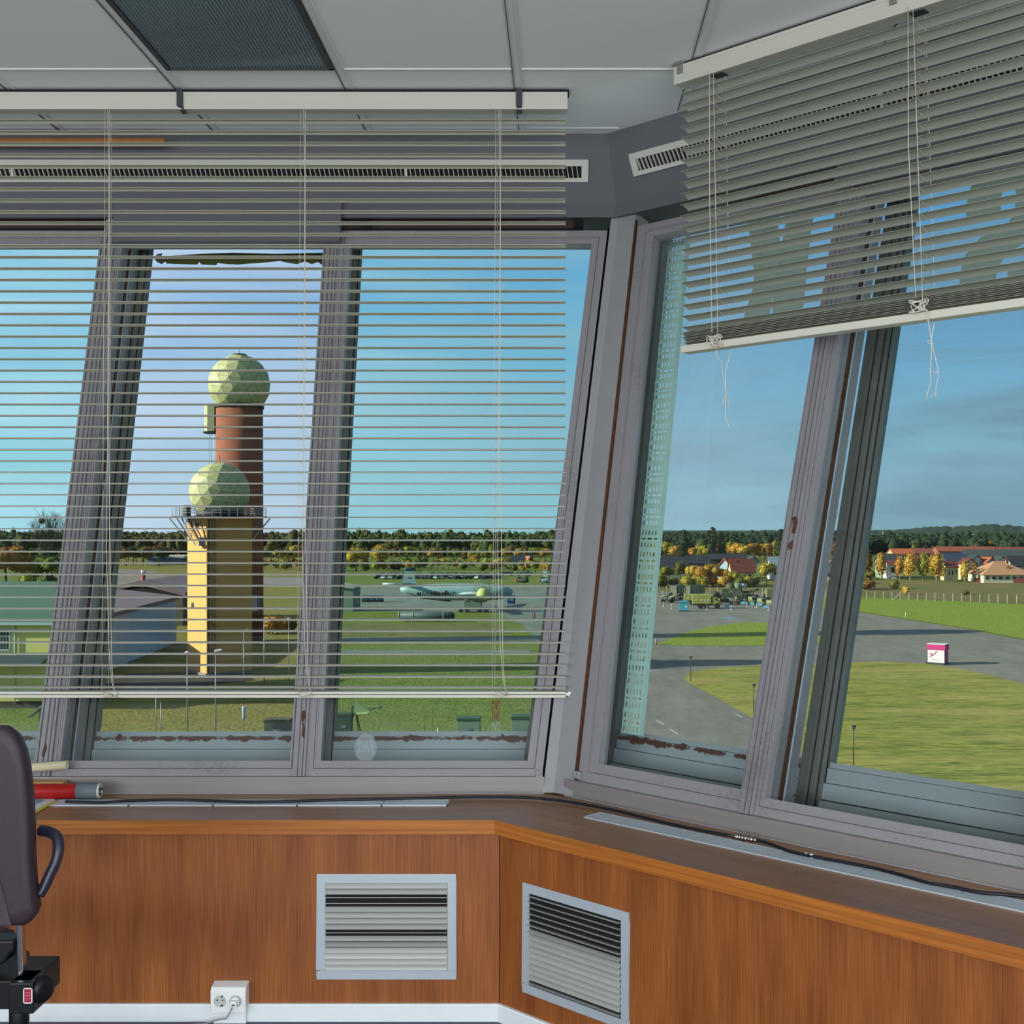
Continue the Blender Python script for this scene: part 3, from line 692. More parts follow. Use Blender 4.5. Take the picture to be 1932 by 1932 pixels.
# --- lowered blind, front
eB = .46; sB1 = pw(FR, 1067, 700, eB)[0]; sB0 = pw(FR, -215, 700, eB)[0]; Lb = sB1-sB0
zt = 3.386
blind = empty('venetian_blind', M=FR.M @ Matrix.Translation((sB0, eB, 0)), label='long venetian blind fully lowered in front of the left windows with level slats', cat='blind')
mb = MB(); mb.box((0, -.032, 3.312), (Lb+.008, .032, 3.372)); mb.box((0, -.034, 3.366), (Lb+.008, .034, 3.378)); mb.box((0, -.030, 3.378), (Lb+.014, .034, 3.389), 1)
mb.build('headrail', [m_head, m_black], blind, bevel=.002)
proto = None; z = 3.276
NSL = 50
for i in range(NSL):
    if proto is None: sl = proto = slat_mesh(Lb, .0495, .0042, .0012).build('slat', m_slat, blind)
    else: sl = proto.copy(); COL.objects.link(sl); sl.parent = blind
    sl.location = (0, 0, z-.0004*0); z -= .0437
zl = z+.0437
zr = pw(FR, 700, 1310, eB)[1]
sl = proto.copy(); COL.objects.link(sl); sl.parent = blind; sl.location = (0, 0, zr+.028)
mb = MB(); mb.box((0, -.026, zr-.010), (Lb, .026, zr+.014)); mb.box((0, -.0275, zr+.0015), (Lb, -.026, zr+.0035), 1)
mb.build('bottom_rail', [m_railw, m_groove], blind, bevel=.002)
for i, xx in enumerate((203, 570, 936)):
    sx = pw(FR, xx, 300, eB)[0]-sB0; sx2 = pw(FR, xx-6, 1290, eB)[0]-sB0
    mb = MB()
    for ee in (-.0265, .0265): mb.tube([(sx+(.006 if ee > 0 else 0), ee, 3.315), (sx2+(.006 if ee > 0 else 0), ee, zr+.01)], .0008, 5)
    for j in range(NSL): mb.tube([(sx+(sx2-sx)*j/NSL, -.0265, 3.271-.0437*j), (sx+(sx2-sx)*j/NSL+.006, .0265, 3.271-.0437*j)], .0004, 4)
    mb.build('ladder_cord', m_cord, blind)
    mb = MB(); k0 = sx+.022; zz = zr
    mb.tube([(sx+.012, -.031, 3.33), (k0-.004, -.033, 3.0), (k0-.010, -.031, 2.2), (k0-.014, -.031, 1.6), (k0-.004, -.034, 1.25), (k0+.008, -.036, zz+.05), (k0+.022, -.034, zz+.012)], .0011, 5)
    mb.tube([(sx+.020, -.030, 3.33), (sx+.016, -.030, 2.0), (k0+.006, -.034, 1.22), (k0+.014, -.034, zz+.02)], .0012, 5)
    mb.build('lift_cord', m_cord, blind)
    mb = MB(); knot(mb, (k0+.0, -.036, zz+.004), .030, 22, .0016, 11+i, .32); mb.build('cord_knot', m_cord, blind)
for xx in (345, 980):
    sx = pw(FR, xx, 195, eB)[0]-sB0
    mb = MB(); mb.box((sx-.012, -.040, 3.322), (sx+.012, -.033, 3.388)); mb.bar((sx, -.036, 3.324), (sx+.012 if xx < 500 else sx, -.012, 3.300), .022, .006)
    mb.build('bracket_clip', m_clip, blind, bevel=.002)
mb = MB(); mb.box((Lb, -.012, zr-.004), (Lb+.014, .010, zr+.008)); mb.cyl((Lb+.016, -.010, zr+.002), (Lb+.016, .010, zr+.002), .010, n=12)
mb.build('hold_down_bracket', m_plast, blind, bevel=.002)
# --- half raised blind, right wall
eR_ = .60
sR0, zh = pw(RT, 1281, 150, eR_); s_l = pw(RT, 1292, 500, eR_)[0]; Lr = 2.35
blr = empty('venetian_blind', M=RT.M @ Matrix.Translation((sR0, eR_, 0)), label='venetian blind half raised in front of the right windows with tilted slats', cat='blind')
mb = MB(); mb.box((0, -.032, 3.318), (Lr, .032, 3.376)); mb.box((0, -.034, 3.370), (Lr, .034, 3.384)); mb.box((-.004, -.033, 3.384), (Lr, .030, 3.389), 1)
mb.build('headrail', [m_head, m_black], blr, bevel=.002)
ds = s_l-sR0
rl = pw(RT, 1293, 660, eR_); rr = pw(RT, 1932, 572, eR_)
slope = (rr[1]-rl[1])/(rr[0]-rl[0])
p2 = slat_mesh(Lr-ds, .050, .0045, .0012).build('slat', m_slat2, blr)
z_top, z_bot = pw(RT, 1300, 180, eR_)[1], pw(RT, 1293, 622, eR_)[1]
n = 22
for i in range(n):
    sl = p2 if i == 0 else p2.copy()
    if i: COL.objects.link(sl); sl.parent = blr
    f = i/(n-1)
    sl.matrix_local = Matrix.Translation((ds*(.85+.15*f), 0, z_top+(z_bot-z_top)*f)) @ Matrix.Rotation(-atan(slope*f), 4, 'Y') @ Matrix.Rotation(R(-13.5), 4, 'X')
for i in range(8):                                     # slats stacked on the raised rail
    sl = p2.copy(); COL.objects.link(sl); sl.parent = blr
    sl.matrix_local = Matrix.Translation((ds+.004*(i % 3)-.002, (i % 2)*.004, rl[1]+.020+.0048*i)) @ Matrix.Rotation(-atan(slope), 4, 'Y') @ Matrix.Rotation(R(-2-2.2*i), 4, 'X')
mb = MB(); mb.box((0, -.028, -.014), (Lr-ds, .028, .012))
br = mb.build('bottom_rail', [m_railw], blr, bevel=.003); br.matrix_local = Matrix.Translation((ds, 0, rl[1])) @ Matrix.Rotation(-atan(slope), 4, 'Y')
for i, (xt, xb, yb) in enumerate(((1357, 1361, 646), (1733, 1746, 581))):
    st, sb_ = pw(RT, xt, 160 if i == 0 else 40, eR_)[0]-sR0, pw(RT, xb, yb, eR_)[0]-sR0; zk = pw(RT, xb, yb, eR_)[1]
    mb = MB()
    for dx, ee in ((-.004, -.030), (.010, .024)): mb.tube([(st+dx, ee, 3.33), (sb_+dx+.01, ee, zk)], .0011, 5)
    for j in range(n):
        f = j/(n-1); zz = z_top+(z_bot-z_top)*f+slope*f*(st-ds); xx_ = st+(sb_-st)*f
        mb.tube([(xx_-.004, -.030, zz+.012), (xx_+.012, .024, zz-.016)], .0005, 4)
    mb.build('ladder_cord', m_cord, blr)
    mb = MB(); mb.tube([(st-.018, -.034, 3.33), (st-.016, -.036, 2.9), (sb_-.014, -.037, zk+.03)], .0013, 5); mb.build('lift_cord', m_cord, blr)
    mb = MB(); knot(mb, (sb_, -.040, zk), .030, 30, .0018, 31+i, .7)
    mb.build('cord_knot', m_cord, blr)
    mb = MB(); q = lambda x, y: (pw(RT, x, y, eR_-.04)[0]-sR0, -.04, pw(RT, x, y, eR_-.04)[1])
    if i == 0:
        mb.tube([q(1352, 652), q(1351, 668), q(1356, 678), q(1362, 683), q(1363, 700), q(1366, 715), q(1368, 728), q(1370, 742), q(1366, 756), q(1362, 768)], .0016, 5)
        mb.tube([q(1378, 665), q(1375, 678), q(1371, 690), q(1369, 705), q(1369, 725), q(1370, 742), q(1369, 765), q(1369, 788), q(1372, 798), q(1377, 807)], .0016, 5)
        mb.tube([q(1370, 750), q(1375, 758), q(1376, 765), q(1371, 768)], .0014, 5)
    else:
        mb.tube([q(1750, 588), q(1751, 605), q(1754, 622), q(1757, 640), q(1762, 665), q(1769, 692), q(1770, 712), q(1766, 728), q(1765, 748)], .0016, 5)
        mb.tube([q(1763, 608), q(1761, 620), q(1757, 640), q(1757, 672), q(1755, 700), q(1756, 722), q(1750, 742), q(1748, 756)], .0016, 5)
        mb.tube([q(1757, 642), q(1749, 644), q(1752, 648), q(1758, 647)], .0013, 5); mb.tube([q(1756, 698), q(1762, 703), q(1769, 702)], .0013, 5); mb.tube([q(1752, 747), q(1757, 749), q(1764, 740)], .0013, 5)
    mb.build('hanging_cord_end', m_cord, blr)
    mb = MB(); mb.box((st-.022, -.020, 3.314), (st+.026, .018, 3.319)); mb.build('cord_guide', m_clip, blr)
for xx, yy in ((1293, 140), (1694, 6)):
    sx = pw(RT, xx, yy, eR_)[0]-sR0
    mb = MB(); mb.box((sx-.010, -.038, 3.352), (sx+.014, -.033, 3.389)); mb.box((sx-.022, -.045, 3.384), (sx+.022, .0, 3.389)); mb.cyl((sx+.002, -.041, 3.368), (sx+.002, -.037, 3.368), .004)
    mb.build('bracket_clip', m_clipg, blr, bevel=.001)

# ================================================================== counter under the windows
counter = empty('counter', (C0.x, C0.y, 0), label='long varnished wooden counter with an angled corner under the windows', cat='counter')
for w in (FR, RT):
    Mi = Matrix.Translation((-C0.x, -C0.y, 0)) @ w.M
    mb = MB(); sg = -1 if w is FR else 1
    b_ = (.37, .40)
    p = [(sg*FAR, -.033), (cs(w, -.033, -.033), -.033), (cs(w, .40, .43), .40 if w is FR else .43), (sg*FAR, .40 if w is FR else .43)]
    mb.prism([(x, y, .668) for x, y in p], [(x, y, .703) for x, y in p])
    mb.build('worktop', m_top, counter, M=Mi)
    p = [(sg*FAR, -.037), (cs(w, -.037, -.037), -.037), (cs(w, -.033, -.033), -.033), (sg*FAR, -.033)]
    p2_ = [(sg*FAR, -.033), (cs(w, -.033, -.033), -.033), (cs(w, 0, 0), 0), (sg*FAR, 0)]
    mb = MB().prism([(x, y, .655) for x, y in p], [(x, y, .7035) for x, y in p]); mb.prism([(x, y, .655) for x, y in p2_], [(x, y, .668) for x, y in p2_])
    mb.build('front_edging', m_edge, counter, M=Mi)
# slotted air grilles let into the counter
m_slot = mat('slot_dark', lin(60, 66, 68), .7)
def counter_grille(w, s0, s1, e0, e1, label, skew=0.0):
    t = empty('counter_grille', M=w.M @ Matrix.Translation((s0, e0, .703)) @ Matrix.Rotation(skew, 4, 'Z'), label=label, cat='grille', group=None)
    Lg, D = s1-s0, e1-e0
    mb = MB(); mb.box((0, 0, -.001), (Lg, .007, .004)); mb.box((0, D-.005, -.001), (Lg, D, .004)); mb.box((0, 0, -.001), (.005, D, .004)); mb.box((Lg-.005, 0, -.001), (Lg, D, .004))
    q = .12
    while q < Lg: mb.box((q-.003, 0, -.001), (q+.003, D, .0036)); q += .305
    mb.build('grille_frame', m_alu, t)
    MB().box((.004, .004, -.0005), (Lg-.004, D-.004, .0004)).build('grille_backing', m_slot, t)
    mb = MB(); k_ = 13
    for i in range(k_):
        y = .007+(D-.013)*(i+.5)/k_; mb.box((.004, y-.0017, .0004), (Lg-.004, y+.0017, .0032))
    mb.build('grille_bars', m_alu, t)
counter_grille(FR, -3.3, -.195, .172, .258, 'narrow aluminium air grille in the counter behind the chair and red tube')
counter_grille(RT, .212, 2.9, .200, .290, 'narrow aluminium air grille in the right counter beside the black cable', R(1.2))

# ================================================================== louvred grilles in the panelling
def louvre_grille(w, s0, s1, z0, z1, label, angles):
    t = empty('wall_grille', M=w.M @ Matrix.Translation((s0, 0, z0)), label=label, cat='grille', group=None)
    Wd, H = s1-s0, z1-z0; fr = .031
    mb = MB()
    for lo, hi in (((0, 0), (Wd, fr)), ((0, H-fr), (Wd, H)), ((0, fr), (fr, H-fr)), ((Wd-fr, fr), (Wd, H-fr))): mb.box((lo[0], -.008, lo[1]), (hi[0], .0, hi[1]))
    mb.build('grille_frame', m_alu, t, bevel=.002)
    MB().box((fr-.001, -.0012, fr-.001), (Wd-fr+.001, -.0002, H-fr+.001)).build('grille_backing', m_vin, t)
    n = len(angles); pr = None
    for i, an in enumerate(angles):
        z = H-fr-(H-2*fr)*(i+.5)/n
        if pr is None:
            mb = MB(); pitch = (H-2*fr)/n
            mb.extr([(-.0096, .0), (-.0092, .0016), (0, .0022), (.0092, .0016), (.0096, .0), (0, .0006)], 0, fr, Wd-fr); ob = pr = mb.build('louvre', m_louvre, t)
        else: ob = pr.copy(); COL.objects.link(ob); ob.parent = t
        ob.matrix_local = Matrix.Translation((0, -.0075, z)) @ Matrix.Rotation(R(an), 4, 'X') 
    return t
s0, z1 = pw(FR, 598, 1648, 0); s1, z0 = pw(FR, 861, 1847, 0)
louvre_grille(FR, s0, s1, z0, z1, 'louvred aluminium wall grille in the panelling above the white socket, facing the room', [58, 50, -13, -15, 48, 54, 52, 48, -12, 46, 36, 58, 62, 58, 60])
s0, z1 = pw(RT, 988, 1664, 0); s1, z0 = pw(RT, 1188, 1944, 0)
louvre_grille(RT, s0, s1, .132, .505, 'louvred aluminium wall grille in the angled panelling right of the corner', [-8, -10, -8, -10, -6, -4, 24, 44, 52, 48, 60, 54, 52, 56, 48, -6])

# ================================================================== double socket with plug
s0, z1 = pw(FR, 402, 1862, -.03); s1, z0 = pw(FR, 464, 1907, -.03)
t = empty('power_socket', M=FR.M @ Matrix.Translation(((s0+s1)/2, 0, (z0+z1)/2)), label='white double wall socket with a plug in its right outlet above the baseboard', cat='socket')
w_, h_ = (s1-s0)/2, (z1-z0)/2
mb = MB(); mb.extr([(-.048, -h_-.002), (-.05, h_-.01), (-.042, h_+.004), (0, h_+.012), (0, -h_-.006)], 0, -w_-.004, w_+.004)
mb.build('socket_box', m_plast, t, bevel=.003)
m_hole = mat('socket_recess', lin(186, 190, 186), .5)
for i, cx_ in enumerate((-w_*.48, w_*.46)):
    mb = MB(); Mx = Matrix.Translation((cx_, -.0496, 0)) @ Matrix.Rotation(R(90), 4, 'X')
    mb.lathe([(.0205, 0), (.0205, .002), (.0188, .002), (.0185, -.0005)], Mx, 28)
    oo = mb.build('outlet', m_hole, t)
    if i == 0:
        mb = MB()
        for q in (-.0095, .0095): mb.cyl((cx_+q, -.0515, .003), (cx_+q, -.0490, .003), .0024)
        for q in (-.018, .014): mb.box((cx_+.004, -.0520, q), (cx_+.010, -.049, q+.005))
        mb.build('pin_holes', m_black, oo)
mb = MB(); mb.cyl((w_*.46, -.05, 0), (w_*.46, -.062, 0), .017, .015, 20); mb.box((w_*.46-.011, -.078, -.010), (w_*.46+.011, -.060, .010)); mb.box((w_*.46-.006, -.079, -.006), (w_*.46+.006, -.077, -.001), 1)
mb.build('plug', [m_plast, m_groove], t, bevel=.001)
mb = MB(); x0 = w_*.40; zz = (z0+z1)/2
mb.tube([(x0, -.074, -.010), (x0-.008, -.078, -.028), (x0-.022, -.075, -.050), (x0-.05, -.066, -zz+.03), (x0-.10, -.06, -zz+.012), (x0-.22, -.058, -zz+.0045), (x0-.6, -.05, -zz+.004), (x0-1.2, -.07, -zz+.004)], .0028, 6)
mb.build('power_cord', mat('grey_cord', lin(150, 152, 150), .6), t)
mb = MB(); mb.box((-w_, -.030, -zz+.0), (w_, -.014, -h_-.006)); mb.build('cable_duct', m_white, t, bevel=.002)

# ================================================================== black cable on the counter
def zp(x, y, z): 
    d = ray(x, y); k_ = (z-EZ)/d.z; return CAM+d*k_
def smooth_path(P_, q=6):
    P_ = [Vector(p) for p in P_]; P_ = [P_[0]*2-P_[1]]+P_+[P_[-1]*2-P_[-2]]; out = []
    for i in range(len(P_)-3):
        p0, p1, p2, p3 = P_[i:i+4]
        for j in range(q):
            u_ = j/q; out.append(.5*((2*p1)+(p2-p0)*u_+(2*p0-5*p1+4*p2-p3)*u_*u_+(3*p1-p0-3*p2+p3)*u_**3))
    out.append(P_[-2]); return out
rc = .0052; ZC = .703+.004+rc
pts = [(124, 1512), (188, 1514), (240, 1511), (330, 1509), (400, 1511), (470, 1513), (540, 1512), (640, 1509), (740, 1507), (860, 1504), (930, 1503.5), (1000, 1505), (1060, 1511), (1110, 1519), (1165, 1530), (1230, 1546), (1300, 1562), (1385, 1578)]
cab = MB().tube(smooth_path([zp(x, y, ZC) for x, y in pts]), rc, 8).build('black_cable', m_cable)
tag(cab, 'thick black coaxial cable running along the back of the counter round the corner', 'cable')
pts = [(1421, 1584), (1450, 1591), (1490, 1606), (1540, 1617), (1600, 1628), (1650, 1638), (1690, 1648), (1725, 1658), (1754, 1666), (1800, 1674), (1850, 1684), (1900, 1688), (1960, 1694)]
MB().tube(smooth_path([zp(x, y, ZC) for x, y in pts]), rc, 8).build('cable_tail', m_cable, cab)
a, b = zp(1382, 1577, ZC), zp(1428, 1585.5, ZC); d = b-a
mb = MB()
for f0, f1, r_ in ((0, .30, .0072), (.30, .36, .0095), (.36, .50, .0085), (.50, .62, .0105), (.62, .74, .0070), (.74, .86, .0095), (.86, 1.0, .0062)): mb.cyl(a+d*f0, a+d*f1, r_, n=14)
mb.build('cable_connector', m_nickel, cab)
mb = MB()
for x0, x1 in ((1518.5, 1523.5), (1528.5, 1533.5)):
    f = lambda x: zp(x, 1612+(x-1518)*.22, ZC); mb.cyl(f(x0), f(x1), rc*1.25, n=12)
mb.build('cable_marker', m_plast, cab)

# ================================================================== things on the counter at the left
def disp(x, y, z): return zp(x, y, z)
# red tube
zt_ = .703+.032; a = zp(190, 1492, zt_+.0); b = Vector((a.x-1.15, a.y-.06, zt_))
t = empty('red_tube', b, rz=math.atan2((a-b).y, (a-b).x), label='long red tube with grey taped end lying on the counter beside the chair', cat='tube')
Lx = (a-b).length; Mx = Matrix.Rotation(R(90), 4, 'Y')
MB().lathe([(.0275, 0), (.0275, Lx-.085)], Mx, 28).build('tube_body', mat('red_lacquer', lin(186, 34, 32), .3), t)
MB().lathe([(.0285, Lx-.085), (.0285, Lx-.012), (.027, Lx-.006)], Mx, 28).build('grey_tape', mat('grey_tape', lin(104, 116, 122), .5), t)
mb = MB(); mb.lathe([(.0275, Lx-.008), (.0275, Lx), (.021, Lx+.0005), (.019, Lx-.006)], Mx, 28); 
e_ = mb.build('end_ring', mat('pale_ring', lin(196, 200, 186), .5), t)
mb = MB()
for an in (20, 140, 260): mb.cyl((Lx+.0006, .013*cos(R(an)), .013*sin(R(an))), (Lx+.0016, .013*cos(R(an)), .013*sin(R(an))), .0062, n=14)
mb.build('end_holes', m_black, e_)
# block of wood behind
a = zp(154, 1484, .703); b = Vector((a.x-.5, a.y+.01, 0))
o = MB().box((0, -.02, 0), (.50, .025, .055)).build('wooden_block', mat('pale_block', lin(204, 160, 100), .6, noise=(5, .4), stretch=(1, 8, 8), col2=lin(176, 130, 76)), bevel=.002)
o.location = (b.x, 4.478, .703); tag(o, 'flat pale wooden block lying behind the red tube', 'block')
# cardboard tube leaning on the window ledge
a = px(128, 1443, 4.50); b = a+Vector((-.75, -.02, -.052)); dd = (a-b).normalized()
mb = MB(); Q = dd.to_track_quat('Z', 'Y').to_matrix().to_4x4(); Q.translation = b
mb.lathe([(.0165, 0), (.0165, .75), (.0115, .7505), (.0110, .735)], Q, 24)
o = mb.build('cardboard_tube', mat('pale_cardboard', lin(226, 216, 180), .8, noise=(9, .2))); tag(o, 'cream cardboard tube lying against the window ledge above the red tube', 'tube')
MB().cyl(a-dd*.02, a-dd*.012, .0108, n=18).build('tube_bore', m_vin, o)
# papers
def sheet(name, pts, z, th, m, label, cat='paper'):
    q = [zp(x, y, z) for x, y in pts]; o = MB().prism([(p.x, p.y, z) for p in q], [(p.x, p.y, z+th) for p in q]).build(name, m); tag(o, label, cat); return o
sheet('folder', [(-60, 1590), (30, 1556), (107, 1512), (100, 1509), (-80, 1508)], .7042, .004, mat('yellow_folder', lin(226, 206, 40), .5), 'yellow folder under the white papers beside the chair', 'folder')
sheet('paper_sheet', [(-80, 1576), (40, 1544), (104, 1509.5), (98, 1506.5), (-80, 1506)], .7085, .0015, mat('white_paper', lin(222, 224, 226), .7), 'white paper sheets lying on the yellow folder')
sheet('leaflet', [(-60, 1545), (50, 1525), (84, 1510), (70, 1507), (-80, 1506)], .7103, .001, mat('blue_leaflet', lin(120, 160, 205), .6, noise=(9, .6), col2=lin(205, 212, 222)), 'pale blue leaflet lying on the white papers under the red tube', 'leaflet')

# ================================================================== swivel chair
YC = 3.25; pc = px(-40, 1925, YC)
t = empty('swivel_chair', (pc.x, YC, 0), label='dark aubergine plastic swivel chair cut by the left edge of the picture', cat='chair')
m_ch = mat('aubergine_plastic', lin(56, 41, 51), .5, bump=(300, .25, .002)); m_chb = mat('black_plastic', lin(20, 20, 23), .4); m_chr = mat('chrome', lin(210, 212, 216), .15, metal=1); m_arm = mat('armrest_plastic', lin(46, 42, 58), .3)
def L_(x, y, Y=YC): p = px(x, y, Y); return (p.x-pc.x, p.z)
half = [(10, 1370), (28, 1384), (40, 1410), (48, 1445), (54, 1500), (57, 1560), (58, 1620), (62, 1680), (68, 1724), (58, 1738), (45, 1746)]
rt_ = [L_(x, y) for x, y in half]; cxm = L_(-52, 1400)[0]
prof = rt_+[(2*cxm-x, z) for x, z in reversed(rt_)]
mb = MB(); n = len(prof); cz = sum(z for x, z in prof)/n
def shell(y, k_): return [(cxm+(x-cxm)*k_, y, cz+(z-cz)*k_) for x, z in prof]
rings = [shell(-.012, .86), shell(-.010, .95), shell(.0, 1.0), shell(.018, 1.0), shell(.05, .96), shell(.06, .86)]
for r_ in rings: mb.v += r_
for i in range(len(rings)-1):
    for j in range(n): mb.f.append([i*n+j, i*n+(j+1) % n, (i+1)*n+(j+1) % n, (i+1)*n+j]); mb.m.append(0); mb.sm.append(True)
mb.f.append(list(range(n))[::-1]); mb.f.append([5*n+j for j in range(n)]); mb.m += [0, 0]; mb.sm += [False, False]
mb.build('backrest', m_ch, t)
mb = MB()                                               # raised spine of the back shell
q0 = [L_(-20, 1560), L_(18, 1700), L_(30, 1748), L_(-130, 1748), L_(-120, 1700), L_(-86, 1560)]; q1 = [L_(-30, 1590), L_(2, 1700), L_(10, 1740), L_(-112, 1740), L_(-104, 1700), L_(-76, 1590)]
mb.prism([(x, -.011, z) for x, z in q0], [(x, -.035, z) for x, z in q1]); mb.build('back_spine', mat('aubergine_plastic_pale', lin(76, 63, 72), .45, bump=(300, .25, .002)), t, bevel=.006)  # spine in a paler tone than the shell
x0, z0 = L_(33, 1738); x1, z1 = L_(37, 1862)
MB().bar((x0, .02, z0), (x1, .02, z1), .014, .030, up=(0, 1, 0)).build('back_bar', m_chr, t, bevel=.003)
YM = YC-.046; lo, hi = L_(15, 1914, YM), L_(62, 1855, YM)
mb = MB(); mb.box((lo[0]-.16, -.03, lo[1]+.006), (hi[0]-.012, .16, hi[1])); mb.box((lo[0], -.045, lo[1]), (hi[0], .05, hi[1]))
me_ = mb.build('tilt_mechanism', m_chb, t, bevel=.004)
p0, p1 = L_(44, 1893, YM), L_(62, 1864, YM)
MB().box((p0[0], -.0465, p0[1]), (p1[0]-.001, -.045, p1[1])).build('red_label', mat('label_red', lin(150, 30, 58), .5), me_)
mb = MB(); w__ = .0025; yl = -.0472
for lo_, hi_ in (((p0[0], p0[1]), (p1[0]-.001, p0[1]+w__)), ((p0[0], p1[1]-w__), (p1[0]-.001, p1[1])), ((p0[0], p0[1]), (p0[0]+w__, p1[1])), ((p1[0]-.001-w__, p0[1]), (p1[0]-.001, p1[1]))): mb.box((lo_[0], yl, lo_[1]), (hi_[0], -.0462, hi_[1]))
for k_ in range(3): mb.box((p0[0]+.005, yl, p0[1]+.012+.008*k_), (p1[0]-.007, -.0462, p0[1]+.0135+.008*k_), 1)
mb.build('label_border', [m_plast, mat('label_ink', lin(205, 120, 140), .6)], me_)
c = L_(80, 1865); mb = MB(); mb.lathe([(.012, 0), (.014, .010), (.034, .014), (.037, .022), (.037, .036), (.032, .046), (.018, .050)], Matrix.Translation((c[0]-.03, .012, c[1])) @ Matrix.Rotation(R(90), 4, 'Y') @ Matrix.Rotation(R(25), 4, 'X'), 24)
mb.build('tilt_knob', m_chb, t)
ap = [L_(x, y) for x, y in ((40, 1588), (62, 1590), (78, 1598), (84, 1616), (82, 1640), (74, 1662), (66, 1684), (58, 1700))]
MB().tube(smooth_path([(x, .12-.01*i, z) for i, (x, z) in enumerate(ap)]), .0155, 12).build('armrest', m_arm, t)
MB().tube(smooth_path([(2*cxm-x, .12-.01*i, z) for i, (x, z) in enumerate(ap)]), .0155, 12).build('armrest', m_arm, t)
mb = MB(); mb.cbox((cxm-.22, .16, .485), (.40, .34, .07)); mb.build('seat', m_ch, t, bevel=.03)
p0, p1 = L_(-30, 1800), L_(26, 1772)
mb = MB(); mb.prism([(L_(-60, 1845)[0], .0, L_(-60, 1845)[1]), (L_(6, 1818)[0], .0, L_(6, 1818)[1]), (L_(25, 1792)[0], .0, L_(25, 1792)[1]), (L_(25, 1775)[0], .0, L_(25, 1775)[1]), (L_(-60, 1775)[0], .0, L_(-60, 1775)[1])], [(L_(-60, 1845)[0], .07, L_(-60, 1845)[1]), (L_(6, 1818)[0], .07, L_(6, 1818)[1]), (L_(25, 1792)[0], .07, L_(25, 1792)[1]), (L_(25, 1775)[0], .07, L_(25, 1775)[1]), (L_(-60, 1775)[0], .07, L_(-60, 1775)[1])])
mb.build('seat_shell', m_chb, t, bevel=.006)
MB().cyl((cxm, .28, .05), (cxm, .28, .45), .028, n=16).build('gas_column', m_chb, t)
for k_ in range(5):
    an = R(90+72*k_); q = (cxm+.29*cos(an), .28+.29*sin(an))
    l_ = MB().bar((cxm, .28, .085), (*q, .06), .05, .03).build('base_leg', m_chb, t, bevel=.005)
    MB().cyl((q[0]-.012, q[1], .027), (q[0]+.012, q[1], .027), .027, n=16).build('caster', m_chb, l_)
# ================================================================== the airfield outside
_lin = lin
def lin(r, g=None, b=None, k=.62):                     # outdoor paints and plants: reflectance under full sun
    return tuple(c*k for c in _lin(r, g, b)[:3])+(1.0,)
def G(c1, c2, name, s=.35, lo=.42, hi=.62, c3=None, s3=.03, st=(1, 1, 1)): return two_tone(name, lin(*c1), lin(*c2), s, lo, hi, .95, lin(*c3) if c3 else None, s3, st, bump=(2.6, .85, .22))
m_grass = G((138, 142, 56), (98, 108, 38), 'grass', .9, c3=(136, 130, 70), s3=.07)
m_lawn = G((174, 174, 74), (100, 112, 40), 'mown_lawn', .9, .4, .6, c3=(188, 172, 100), s3=.12, st=(.35, 1.6, 1))
m_lawn2 = G((150, 168, 54), (118, 140, 40), 'bright_lawn', 1.0, c3=(150, 160, 66), s3=.08)
m_dry = G((150, 132, 88), (116, 106, 62), 'dry_grass', .3, c3=(112, 116, 50), s3=.05)
m_asph = two_tone('asphalt', lin(150, 146, 137), lin(122, 120, 114), .25, .4, .65, .85, lin(140, 134, 120), .05, (1, .35, 1), bump=(3, .2, .03))
m_asph2 = two_tone('old_asphalt', lin(74, 72, 70), lin(60, 58, 58), .25, .4, .65, .85)
m_conc = two_tone('pale_concrete_path', lin(150, 150, 144), lin(130, 132, 126), .3, .4, .65, .85)
o = MB().add([(-5000, 12, GZ), (5000, 12, GZ), (5000, 1500, GZ), (-5000, 1500, GZ)], [(0, 1, 2, 3)]).build('ground', m_grass, normals=False); struct(o)
def patch(name, pts, m, z):
    q = [gp(x, y) for x, y in pts]; n = len(q)
    o = MB().add([(p.x, p.y, GZ+z) for p in q], [tuple(range(n))]).build(name, m, normals=False); 
    if o.data.polygons[0].normal.z < 0: o.data.flip_normals()
    return struct(o)
patch('pavement', [(640, 1108), (1040, 1106), (1240, 1117), (1480, 1119), (1502, 1146), (1553, 1150), (1623, 1156), (1760, 1177), (1839, 1190), (1932, 1208), (2400, 1300), (3300, 1480), (2600, 2100), (1180, 2100), (1140, 1700), (1110, 1420), (1060, 1270), (1015, 1210), (985, 1178), (930, 1155), (640, 1152)], m_asph, .02)
patch('lawn_island', [(1236, 1216), (1262, 1206), (1300, 1192), (1345, 1182), (1385, 1176), (1425, 1174), (1470, 1177), (1520, 1184), (1556, 1192), (1568, 1204), (1555, 1213), (1480, 1218), (1380, 1219), (1300, 1219)], m_lawn2, .05)
patch('lawn', [(1290, 1279), (1300, 1270), (1325, 1264), (1380, 1259), (1460, 1255), (1560, 1251), (1660, 1249), (1750, 1253), (1810, 1262), (1870, 1275), (1932, 1291), (2200, 1370), (2700, 1560), (2300, 1900), (1720, 1640), (1560, 1450), (1426, 1359), (1340, 1310), (1300, 1290)], m_lawn, .05)
patch('path', [(600, 1204), (1013, 1203), (1017, 1209), (600, 1210)], m_conc, .05)
patch('path', [(590, 1227), (1000, 1227), (1003, 1233), (590, 1233)], m_conc, .05)
patch('field', [(560, 1178), (945, 1177), (975, 1203), (560, 1204)], m_dry, .03)
patch('yard', [(150, 1290), (240, 1272), (330, 1268), (470, 1274), (480, 1284), (360, 1296), (330, 1312), (220, 1318), (130, 1316)], m_asph2, .04)
